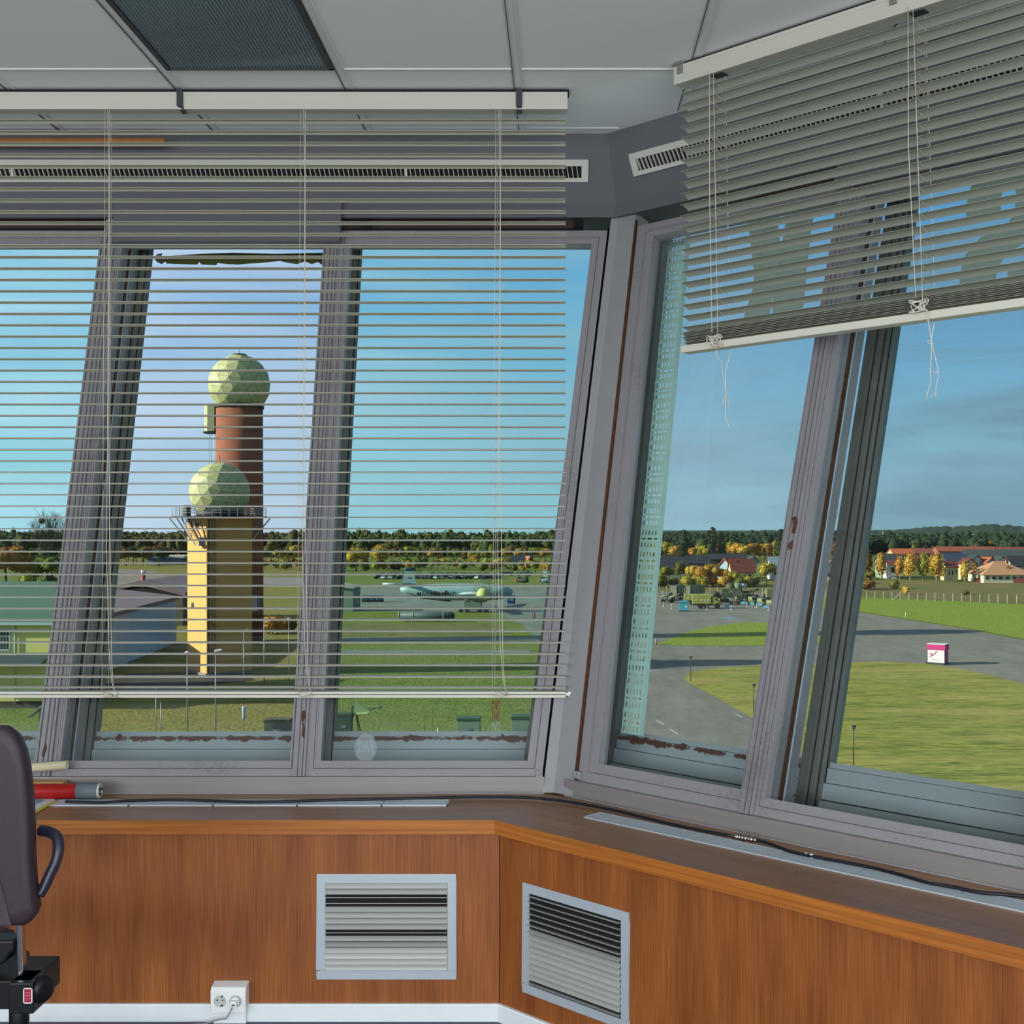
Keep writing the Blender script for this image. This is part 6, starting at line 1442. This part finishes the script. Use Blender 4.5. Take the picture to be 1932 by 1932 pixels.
b = gp(1457, 1134); t = empty('army_lorry', (b.x, b.y, GZ), label='dark lorry with pale cargo box behind the nearest jeep', cat='truck')
MB().box((-1.6, -1, 1), (1.6, 1, 3.2)).build('cargo_box', m_olv, t, bevel=.05); MB().box((1.4, -1, .9), (2.6, 1, 2.4)).build('cab', m_cam, t, bevel=.08); mb = MB(); [wheel(mb, q, y_, .5) for q in (-1, 1.6) for y_ in (-.9, .9)]; mb.build('wheels', m_tyre, t)
# blue container
b = gp(1290, 1154); s_ = b.y/F; t = empty('blue_container', (b.x, b.y, GZ), rz=R(-5), label='bright blue container box before the yellow olive trucks', cat='container')
m_cy = mat('cyan_paint', lin(86, 176, 200), .5); hw = 9.2*s_; hh = px(0, 1134, b.y).z-GZ
MB().box((-hw, 0, .25), (hw, 1.6, hh)).build('container_body', m_cy, t, bevel=.03); MB().box((-hw, -.05, .0), (hw, 1.6, .25)).build('container_base', m_dsteel, t); MB().box((-hw-.05, -.06, hh*.82), (hw+.05, 0, hh*.86)).build('roof_edge', m_dsteel, t); MB().cyl((hw*.5, -.04, hh*.45), (hw*.5, 0, hh*.45), .25, n=14).build('container_emblem', m_kw, t)
# posts with rope and small blue markers along the display edge
POS = [(1234, 1140), (1252, 1144), (1267, 1148), (1334, 1151), (1380, 1151), (1409, 1145), (1428, 1147), (1450, 1152), (1250, 1121)]
for i, (x, y) in enumerate(sorted(POS)):
    b = gp(x, y); t = empty('barrier_post', (b.x, b.y, GZ), label='thin white barrier post on the apron edge, %s from the left' % ORD[i], cat='post', group='white barrier posts')
    MB().cyl((0, 0, .15), (0, 0, 1.15), .06, n=8).build('post', m_kw, t); MB().cyl((0, 0, 0), (0, 0, .15), .28, .2, n=12).build('post_foot', m_wht, t)
for i, (x, y) in enumerate(((1371, 1147), (1402, 1142), (1419, 1144), (1434, 1145), (1445, 1150), (1374, 1135), (1354, 1132), (1462, 1152))):
    b = gp(x, y); t = empty('info_board', (b.x, b.y, GZ), label='small blue and white information board on the ground, %s listed among the apron vehicles' % ORD[i], cat='sign', group='information boards'); t['label'] = 'small tilted blue and white information board set before the apron vehicles'
    MB().prism([(-.5, -.4, .3), (.5, -.4, .3), (.5, .2, .95), (-.5, .2, .95)], [(-.5, -.36, .24), (.5, -.36, .24), (.5, .24, .89), (-.5, .24, .89)]).build('board', mat('board_blue', lin(120, 190, 222), .4), t); MB().box((-.06, -.1, 0), (.06, .1, .5)).build('board_stand', m_steel, t)

# ------------------------------------------------------------------ houses
def house(x0, x1, yb, yw, yr, kind, wc, rc, label, dep=9, cat='house', yaw=0, win=3, chim=False):
    xc = (x0+x1)/2; b = gp(xc, yb); s_ = b.y/F; hw = (x1-x0)*s_/2; hw_ = px(0, yw, b.y).z-GZ; hr = px(0, yr, b.y).z-GZ
    t = empty('house', (b.x, b.y, GZ), rz=R(yaw), label=label, cat=cat)
    mw = mat('house_wall_%d_%d_%d' % wc, lin(*wc), .85); mr = mat('house_roof_%d_%d_%d' % rc, lin(*rc), .8, noise=(.6, .3), stretch=(1, 1, 3))
    if kind == 'g':                                    # gable towards the viewer
        MB().extr([(-hw, 0), (hw, 0), (hw, hw_), (0, hr-.25), (-hw, hw_)], 1, 0, dep).build('wall', mw, t)
        MB().extr([(-hw-.5, hw_-.35), (0, hr-.15), (hw+.5, hw_-.35), (hw+.5, hw_+.0), (0, hr+.2), (-hw-.5, hw_+.0)], 1, -.5, dep+.5).build('roof', mr, t)
    elif kind == 'e':                                  # eaves towards the viewer
        MB().extr([(0, 0), (dep, 0), (dep, hw_), (dep/2, hr-.25), (0, hw_)], 0, -hw, hw).build('wall', mw, t)
        MB().extr([(-.6, hw_-.25), (dep/2, hr-.15), (dep+.6, hw_-.25), (dep+.6, hw_+.1), (dep/2, hr+.2), (-.6, hw_+.1)], 0, -hw-.4, hw+.4).build('roof', mr, t)
    else:                                              # hipped
        MB().box((-hw, 0, 0), (hw, dep, hw_)).build('wall', mw, t)
        k_ = hw*.18
        MB().prism([(-hw-.8, -.8, hw_-.1), (hw+.8, -.8, hw_-.1), (hw+.8, dep+.8, hw_-.1), (-hw-.8, dep+.8, hw_-.1)], [(-k_, dep*.48, hr), (k_, dep*.48, hr), (k_, dep*.52, hr), (-k_, dep*.52, hr)]).build('roof', mr, t)
    for i in range(win):
        xx = -hw+2*hw*(i+.5)/win; wd = min(.7, hw*.5/win)
        f = MB().box((xx-wd-.12, -.06, hw_*.38), (xx+wd+.12, .0, hw_*.80)).build('window', m_winf, t); MB().box((xx-wd, -.09, hw_*.42), (xx+wd, -.06, hw_*.77)).build('window_pane', m_wing, f)
    if chim: MB().box((hw*.3, dep*.45, hr-1.2), (hw*.3+.8, dep*.45+.8, hr+1.1)).build('chimney', mat('chimney_brick', lin(140, 66, 50), .8), t)
    return t
WH, CR, BL, GYG = (232, 232, 226), (240, 224, 164), (176, 200, 214), (150, 166, 140)
RD, DK, OR, BRN, TAN, BK = (110, 46, 38), (62, 66, 72), (206, 104, 62), (92, 60, 52), (206, 152, 112), (44, 50, 62)
HS = [
 (1244, 1300, 1090, 1074, 1050, 'e', GYG, BK, 'long dark roofed house at the far left of the right hand village', 14, 3, 0, 1),
 (1296, 1340, 1088, 1070, 1049, 'e', WH, BK, 'dark roofed house in the village with a white porch below', 12, 0, 0, 0),
 (1316, 1334, 1088, 1071, 1064, 'g', WH, BK, 'small white gabled porch house before the dark roofs', 8, 2, 0, 0),
 (1352, 1382, 1092, 1072, 1054, 'g', BL, OR, 'orange roofed house with pale blue gable behind the amber trees', 14, 2, -35, 0),
 (1381, 1424, 1096, 1080, 1056, 'e', CR, RD, 'house with a steep dark red roof above the parked army vehicles', 10, 2, 0, 0),
 (1381, 1399, 1095, 1077, 1058, 'g', CR, RD, 'bright cream gable facing left beside the dark red roof', 6, 1, 0, 0),
 (1412, 1434, 1080, 1062, 1050, 'g', GYG, DK, 'grey green gabled house behind the dark red roof', 12, 1, 0, 0),
 (1340, 1412, 1072, 1055, 1046, 'e', DK, BK, 'long black terrace roof behind the orange roofed house', 12, 0, 0, 1),
 (1456, 1500, 1094, 1072, 1052, 'e', WH, (128, 150, 166), 'house with pale blue grey roof just left of the right mullion', 10, 3, 0, 0),
 (1560, 1574, 1095, 1078, 1058, 'g', WH, (170, 120, 110), 'white gabled house seen between the two mullions', 8, 2, 0, 0),
 (1664, 1696, 1090, 1060, 1046, 'e', GYG, DK, 'dark roofed house behind the golden birches', 10, 2, 0, 0),
 (1677, 1692, 1092, 1064, 1060, 'e', WH, OR, 'bright white house wall between two golden birches', 8, 1, 0, 0),
 (1686, 1724, 1066, 1045, 1036, 'e', (200, 190, 150), OR, 'long orange roofed house behind the birches', 12, 3, 0, 0),
 (1724, 1762, 1062, 1044, 1035, 'e', (160, 110, 90), (150, 84, 66), 'brownish red terrace right of the orange roofed house', 12, 0, 0, 1),
 (1770, 1880, 1058, 1040, 1032, 'e', (168, 104, 84), (170, 88, 66), 'long red terraced roof stretching behind the village', 12, 0, 0, 1),
 (1880, 1990, 1058, 1042, 1033, 'e', (120, 110, 104), (150, 80, 64), 'red terraced roof at the far right behind the village', 12, 0, 0, 1),
 (1826, 1940, 1066, 1050, 1038, 'e', DK, (76, 84, 86), 'broad dark grey terrace roof before the red terrace', 14, 0, 0, 0),
 (1788, 1826, 1082, 1062, 1044, 'e', DK, (52, 66, 92), 'house with dark blue solar roof right of the tallest birch', 12, 0, 0, 0),
 (1829, 1858, 1082, 1058, 1048, 'g', WH, DK, 'white gabled house with dark roof behind the cream house', 12, 2, 25, 0),
 (1856, 1884, 1082, 1062, 1052, 'g', BL, OR, 'pale gabled house with bright orange roof behind the tan bungalow', 10, 1, 30, 0),
 (1884, 1900, 1074, 1058, 1050, 'g', WH, DK, 'small white gable peeping over the tan bungalow roof', 8, 0, 0, 0),
 (1910, 1960, 1090, 1068, 1050, 'e', WH, BK, 'dark roofed house at the right edge behind the tan bungalow', 10, 2, 0, 0),
 (1788, 1807, 1096, 1070, 1060, 'e', CR, RD, 'cream two storey house with red roof right of the tallest birch', 8, 3, 0, 0),
 (1822, 1842, 1095, 1064, 1054, 'g', CR, RD, 'cream gabled house half hidden by a small golden tree', 8, 3, 0, 0),
 (1842, 1866, 1092, 1070, 1066, 'e', BL, DK, 'flat grey blue house left of the tan bungalow', 8, 2, 0, 0),
 (1856, 1946, 1100, 1084, 1060, 'h', (238, 230, 196), TAN, 'tan hip roofed bungalow with cream walls behind the red garden wall', 17, 7, 0, 1),
 (966, 1002, 1072, 1060, 1048, 'e', CR, BK, 'cream house with dark roof in the trees beyond the apron', 10, 4, 0, 0),
 (992, 1008, 1072, 1064, 1050, 'g', (170, 120, 90), OR, 'small orange roofed annexe beside the dark roofed house beyond the apron', 8, 0, 30, 0),
]
for h_ in HS: house(*h_[:9], dep=h_[9], win=h_[10], yaw=h_[11], chim=bool(h_[12]))
b0_, b1_ = gp(1838, 1099), gp(1990, 1101)
o = MB().bar((b0_.x, b0_.y, GZ+.8), (b1_.x, b1_.y, GZ+.8), .25, 1.7).build('garden_wall', mat('red_garden_wall', lin(124, 52, 46), .8)); tag(o, 'low dark red garden wall before the tan bungalow', 'wall')
b = gp(1666, 1062); t = empty('radio_mast', (b.x, 1300, GZ), label='thin pale radio tower on the wooded skyline left of the hill', cat='mast')
t.location.x = px(1666, 0, 1300).x; zt_ = px(0, 1001, 1300).z-GZ
MB().cyl((0, 0, 0), (0, 0, zt_-4), 1.6, 1.4, n=10).build('mast_shaft', m_cloth, t); MB().cyl((0, 0, zt_-4), (0, 0, zt_), .5, .2, n=8).build('mast_tip', m_cloth, t)

# ------------------------------------------------------------------ trees
def crown(mb, c, rx, rz, n, size, rn, droop=0, core=True, m=0):
    if core: mb.sphere((c[0], c[1], c[2]), 1, 2, m, True, (rx*.72, rx*.72, rz*.78), .12)
    for _ in range(n):
        while True:
            v = Vector((rn.uniform(-1, 1), rn.uniform(-1, 1), rn.uniform(-1, 1)))
            if .25 < v.length < 1: break
        v = v*(.62+.42*rn.random())/max(v.length, .62) if v.length < .62 else v
        p = Vector((c[0]+v.x*rx, c[1]+v.y*rx, c[2]+v.z*rz))
        a = Vector((rn.uniform(-1, 1), rn.uniform(-1, 1), rn.uniform(-1, 1)-droop)).normalized()*size*rn.uniform(.6, 1.3); b = a.orthogonal().normalized()*size*rn.uniform(.4, .9)
        b.rotate(Matrix.Rotation(rn.uniform(0, 6.28), 3, a.normalized()))
        mb.add([p-a-b*.3, p+b, p+a-b*.2, p-b], [(0, 1, 2, 3)], m)
def tree_mat(name, c, c2, rv=(.018, .22)): return mat(name, lin(*c), .85, noise=(.55, .85), col2=lin(*c2), rnd=rv, spec=.1)
m_gold = tree_mat('golden_leaves', (220, 176, 76), (176, 132, 50)); m_amb = tree_mat('amber_leaves', (204, 150, 66), (160, 104, 42)); m_yell = tree_mat('yellow_green_leaves', (186, 172, 66), (128, 122, 44)); m_oliv = tree_mat('olive_leaves', (128, 128, 58), (82, 88, 42)); m_brn = tree_mat('russet_leaves', (142, 108, 58), (94, 76, 42)); m_pine = tree_mat('pine_needles', (66, 84, 50), (42, 58, 38)); m_bark = mat('bark', lin(92, 80, 66), .9); m_bbark = mat('birch_bark', lin(214, 208, 196), .8)
PROT = {}
def tree_proto(kind):
    """unit trees, 1 m tall; scaled when placed"""
    if kind in PROT: return PROT[kind]
    rn = random.Random(hash(kind) % 997 if False else sum(map(ord, kind))); res = []
    for var in range(2):
        cr = MB(); tr = MB()
        if kind in ('birch',):
            crown(cr, (0, 0, .58), .20, .42, 420, .034, rn, 1.2); crown(cr, (.06, .03, .42), .17, .26, 160, .034, rn, 1.2, False)
            tr.tube([(0, 0, 0), (.01, 0, .4), (0, .01, .85)], [.018, .013, .004], 6)
        elif kind == 'round':
            for _ in range(5): crown(cr, (rn.uniform(-.22, .22), rn.uniform(-.22, .22), rn.uniform(.46, .72)), .27, .25, 170, .036, rn)
            tr.tube([(0, 0, 0), (.01, .01, .5)], [.03, .015], 6)
        elif kind == 'pine':
            for k_ in range(5): crown(cr, (rn.uniform(-.05, .05), rn.uniform(-.05, .05), .30+.15*k_), .24-.035*k_, .13, 90, .036, rn, .3)
            tr.tube([(0, 0, 0), (0, 0, .9)], [.02, .006], 6)
        elif kind == 'bush':
            for _ in range(4): crown(cr, (rn.uniform(-.4, .4), rn.uniform(-.3, .3), rn.uniform(.35, .6)), .45, .40, 120, .06, rn)
            tr.tube([(0, 0, 0), (0, 0, .4)], [.04, .02], 5)
        elif kind == 'sapling':
            crown(cr, (0, 0, .68), .16, .30, 120, .045, rn, 0, False); tr.tube([(0, 0, 0), (.01, 0, .9)], [.016, .006], 6)
        res.append((cr, tr))
    PROT[kind] = [(c.build('tree_crown', m_gold, normals=False), t_.build('tree_trunk', m_bark)) for c, t_ in res]
    return PROT[kind]
USED = set(); ctr_ = [0]
def tree(kind, x, yb, yt, leaf, label, wid=1.0, group=None, bark=None, Y=None, cat='tree', name='tree'):
    b = gp(x, yb) if Y is None else Vector((px(x, 0, Y).x, Y, GZ)); hh = px(0, yt, b.y).z-GZ
    pr = tree_proto(kind); ctr_[0] += 1; c0, t0 = pr[ctr_[0] % 2]
    t = empty(name, (b.x, b.y, GZ), rz=random.uniform(0, 6.28), label=label, cat=cat, group=group)
    t.scale = (hh*wid, hh*wid, hh)
    for src in (c0, t0):
        if src.name in USED: o = src.copy(); COL.objects.link(o)
        else: o = src; USED.add(src.name)
        o.parent = t
        mm = leaf if src is c0 else (bark or (m_bbark if kind == 'birch' else m_bark))
        o.material_slots[0].link = 'OBJECT'; o.material_slots[0].material = mm
    return t
# named trees, right side
tree('birch', 1662, 1094, 1041, m_gold, 'golden birch with white trunk nearest the right mullion', 1.0)
tree('birch', 1637, 1092, 1032, m_brn, 'thin russet birch half hidden by the right mullion', .8)
tree('birch', 1697, 1093, 1048, m_amb, 'pale russet birch right of the bright white house wall', 1.0)
tree('birch', 1717, 1096, 1040, m_gold, 'broad golden birch, second of the main birch row', 1.05)
tree('birch', 1741, 1096, 1041, m_yell, 'yellow green birch between the two tall golden birches', 1.1)
tree('birch', 1767, 1098, 1040, m_gold, 'tallest golden birch in the row before the houses', 1.35)
tree('birch', 1820, 1099, 1056, m_gold, 'small golden birch before the cream gabled house', 1.0)
tree('sapling', 1838, 1098, 1062, m_amb, 'thin reddish sapling beside the cream gabled house', 1.0)
tree('sapling', 1903, 1099, 1066, m_oliv, 'young olive tree before the tan bungalow', 1.2)
tree('bush', 1632, 1112, 1088, m_brn, 'brown bush at the foot of the right mullion beyond the fence', 1.6, cat='bush', name='bush')
tree('bush', 1694, 1111, 1091, m_oliv, 'grey green bush in the dry meadow', 1.0, cat='bush', name='bush')
tree('bush', 1708, 1122, 1103, m_gold, 'small golden shrub growing at the fence', .7, cat='bush', name='bush')
tree('bush', 1818, 1122, 1112, m_brn, 'low russet shrub in the meadow below the cream house', 1.8, cat='bush', name='bush')
tree('bush', 1640, 1092, 1074, m_oliv, 'dark green bush beside the russet birch', 1.3, cat='bush', name='bush')
tree('round', 1446, 1103, 1058, m_yell, 'round yellow olive tree behind the jeeps', .98)
tree('round', 1345, 1106, 1062, m_gold, 'large golden tree in the amber row behind the trucks', 1.0); tree('round', 1322, 1106, 1066, m_amb, 'amber tree left of the large golden tree', 1.0); tree('round', 1303, 1105, 1064, m_gold, 'yellow tree at the left end of the amber row', .9); tree('round', 1365, 1106, 1070, m_gold, 'golden tree right of the large golden tree', 1.0); tree('round', 1385, 1107, 1076, m_yell, 'pale yellow green tree below the cream gable', 1.0); tree('round', 1283, 1104, 1056, m_oliv, 'olive tree left of the amber row', .8); tree('round', 1262, 1103, 1066, m_oliv, 'dull olive tree nearest the perforated tray', 1.1); tree('round', 1400, 1104, 1080, m_oliv, 'small olive tree before the dark red roof', 1.2); tree('round', 1312, 1104, 1074, m_yell, 'low yellow green tree between the amber trees', 1.1)
tree('pine', 1342, 1062, 996, m_pine, 'tall dark pine standing above the village skyline', .9, Y=640); tree('pine', 1291, 1062, 1001, m_pine, 'tall pine left of the tallest pine', .9, Y=640); tree('pine', 1470, 1060, 1000, m_pine, 'pair of pines nearest the right mullion, left one', .8, Y=640); tree('pine', 1476, 1060, 1000, m_pine, 'pair of pines nearest the right mullion, right one', .8, Y=650); tree('pine', 1363, 1060, 1003, m_pine, 'slim pine right of the tallest pine', .7, Y=640)
# left: big amber tree, bare tree
tree('round', 12, 1118, 1024, m_amb, 'large amber tree at the left edge behind the green roof', 1.0); tree('round', 62, 1110, 1052, m_oliv, 'olive tree under the bare tree', 1.2); tree('round', 100, 1110, 1046, m_oliv, 'dark green tree between the bare tree and the mullion', 1.2); tree('bush', 40, 1104, 1078, m_yell, 'yellow green bush right of the large amber tree', 1.4, cat='bush', name='bush'); tree('bush', 92, 1104, 1083, m_oliv, 'green bush above the green roof', 1.4, cat='bush', name='bush')
tree('round', -40, 1118, 1032, m_brn, 'russet tree beyond the left edge of the picture', 1.2)
b = gp(92, 1110); rn = random.Random(9); hh = px(0, 955, b.y).z-GZ
mb = MB()
def branch(p, d, ln, r, lev):
    pts = [p]; q = p.copy(); dd = d.copy()
    for i in range(4):
        dd = (dd+Vector((rn.uniform(-.14, .14), rn.uniform(-.14, .14), .06))).normalized(); q = q+dd*ln/4; pts.append(q.copy())
    mb.tube(pts, [r*(1-.17*i) for i in range(5)], 5 if lev < 2 else 4)
    if lev < 4:
        for k_ in range(5 if lev < 3 else 4):
            f = rn.uniform(.35, 1.0); i_ = min(int(f*4), 3); s_ = pts[i_]+(pts[i_+1]-pts[i_])*(f*4-i_)
            nd = (dd+Vector((rn.uniform(-.75, .75), rn.uniform(-.75, .75), rn.uniform(-.05, .5)))).normalized(); branch(s_, nd, ln*rn.uniform(.45, .62), r*.5, lev+1)
for k_ in range(5): branch(Vector((0, 0, 0)), Vector((rn.uniform(-.34, .34), rn.uniform(-.3, .3), 1)).normalized(), hh*.52, hh*.012, 0)
o = mb.build('bare_tree', m_bark, normals=False); o.location = (b.x, b.y, GZ); tag(o, 'tall bare tree with a mistletoe ball rising above the green roof', 'tree')
p = Vector((px(79, 983, b.y).x-b.x, 0, px(79, 983, b.y).z-GZ)); mb = MB(); crown(mb, p, 1.0, .9, 160, .3, rn); mb.build('mistletoe', m_oliv, o, normals=False)
for i, (x, lf) in enumerate(((1246, m_oliv), (1258, m_brn), (1272, m_oliv), (1286, m_yell), (1298, m_yell), (1310, m_gold), (1322, m_yell), (1334, m_gold), (1346, m_amb), (1358, m_gold), (1370, m_gold), (1382, m_yell), (1394, m_oliv), (1408, m_yell), (1424, m_oliv))): tree('bush', x, 1108-(i % 3), 1082+(i*7 % 5), lf, 'yellowing hedge shrub in the thicket between the fence and the village', 1.0, 'hedge shrubs behind the army vehicles', cat='bush', name='bush')
# belts of woodland trees, each its own object
rn = random.Random(21)
def belt(x0, x1, step, yb0, yb1, h0, h1, leaves, kinds, label, group):
    x = x0
    while x < x1:
        yb = rn.uniform(yb0, yb1); hpx = rn.uniform(h0, h1); k_ = rn.choice(kinds)
        if not (330 < x < 490):
            tree(k_, x, yb, yb-hpx, rn.choice(leaves), label, rn.uniform(.95, 1.35) if k_ == 'round' else rn.uniform(.9, 1.2), group)
        x += step*rn.uniform(.75, 1.25)
belt(205, 1035, 13, 1056, 1064, 24, 34, [m_brn, m_brn, m_oliv, m_yell, m_amb], ['round', 'round', 'birch'], 'russet and olive broadleaf tree in the long autumn belt behind the apron', 'autumn trees behind the apron')
belt(490, 1035, 12, 1070, 1078, 16, 24, [m_oliv, m_yell, m_brn, m_gold], ['round', 'bush'], 'low yellowing tree in the hedge row along the far edge of the apron', 'hedge row trees beyond the apron')
belt(-20, 330, 15, 1062, 1070, 26, 40, [m_oliv, m_brn, m_pine], ['round', 'pine'], 'olive or dark tree in the left woodland edge', 'left woodland edge trees')
belt(1236, 1580, 10, 1050, 1058, 24, 34, [m_gold, m_amb, m_yell, m_brn], ['round', 'birch'], 'golden tree along the wood edge behind the right hand village', 'golden trees behind the village')
belt(1625, 1960, 12, 1043, 1050, 20, 30, [m_oliv, m_brn, m_pine, m_amb, m_oliv], ['round', 'round', 'pine'], 'mixed autumn tree behind the red terrace roofs', 'trees behind the terraces')
for nm_, x, yb, yt, lf in (('bright yellow tree in the hedge row nearest the second mullion', 672, 1078, 1030, m_gold), ('second bright yellow tree in the hedge row', 712, 1076, 1030, m_gold), ('orange tree in the hedge row before the russet belt', 895, 1070, 1044, m_amb), ('orange tree beside the bus', 985, 1084, 1066, m_amb), ('yellow green tree beside the white booth', 1010, 1084, 1056, m_yell)): tree('round', x, yb, yt, lf, nm_, 1.0)
for i, x in enumerate((523, 548, 505, 536)): tree('bush', x, 1196-4*(i % 2), 1158, m_brn if i % 2 else m_amb, 'russet hedge shrub beyond the lamp posts left of the second mullion', .9, 'russet hedge shrubs', cat='bush', name='bush')
# the forest mass behind
def wood(name, x0, x1, Y0, Y1, n, h0, h1, m_, label, zoff=None):
    mb = MB(); rn2 = random.Random(len(name)*7+n); tt = name == 'forest'
    for _ in range(n):
        Y = Y0+(Y1-Y0)*rn2.random()**1.3; x = rn2.uniform(x0, x1); X = (x-CX)/F*Y; hgt = rn2.uniform(h0, h1)*(1.25 if rn2.random() < .05 else 1); z = GZ+(zoff(x, Y) if zoff else 0)
        r = rn2.uniform(3.2, 5.4); mb.sphere((X, Y, z+hgt*.5), r*.8, 2, 0, True, (1, 1, hgt*.42/(r*.8)), .16)
        crown(mb, (X, Y, z+hgt*.55), r, hgt*.47, 55, .85, rn2, 0, False)
    o = mb.build(name, m_, normals=False); tag(o, label, 'forest', kind='stuff'); return o
m_for = mat('forest_canopy', lin(74, 92, 54), .9, noise=(.035, 1.0), col2=lin(98, 86, 50), bump=(.9, .9, 1.0), spec=.1)
m_forp = mat('pine_canopy', lin(58, 78, 52), .9, noise=(.05, .9), col2=lin(44, 62, 44), bump=(.9, .9, 1.0), spec=.1)
wood('forest', -120, 1100, 730, 1280, 1300, 10.5, 14.5, m_for, 'continuous dark green and brown woodland along the left horizon')
wood('pine_forest', 1180, 2050, 770, 1320, 1150, 9, 13, m_forp, 'continuous dark pine woodland along the right horizon')
# wooded hill on the right skyline
prof = [(1180, 1010), (1300, 1008), (1400, 1004), (1450, 1001), (1500, 1001), (1560, 1003), (1640, 1002), (1690, 1000), (1740, 995), (1780, 993), (1800, 995), (1830, 991), (1862, 989), (1900, 991), (1932, 993), (2000, 996), (2150, 1004)]
Yh = 3200.0; mb = MB(); rows = []
xs = [1180+6*i for i in range(162)]
def hy(x):
    for (a, ya), (b_, yb) in zip(prof, prof[1:]):
        if a <= x <= b_: return ya+(yb-ya)*(x-a)/(b_-a)
    return 1010
for j, (f, dY) in enumerate(((0, -700), (.45, -450), (.8, -200), (1, 0), (.6, 400), (0, 900))):
    for x in xs:
        Xw = (x-CX)/F*Yh; top = px(x, hy(x), Yh).z; mb.v.append((Xw*(1+dY/Yh), Yh+dY, GZ+(top-GZ)*f+(rn.uniform(-2.2, 2.2) if f else 0)))
n = len(xs)
for j in range(5):
    for i in range(n-1): mb.f.append([j*n+i, j*n+i+1, (j+1)*n+i+1, (j+1)*n+i]); mb.m.append(0); mb.sm.append(True)
o = mb.build('wooded_hill', mat('hill_forest', lin(66, 86, 74), .95, noise=(.02, .8), col2=lin(84, 92, 78), bump=(.06, 1.0, 8.0), spec=.05), normals=False); tag(o, kind='structure')
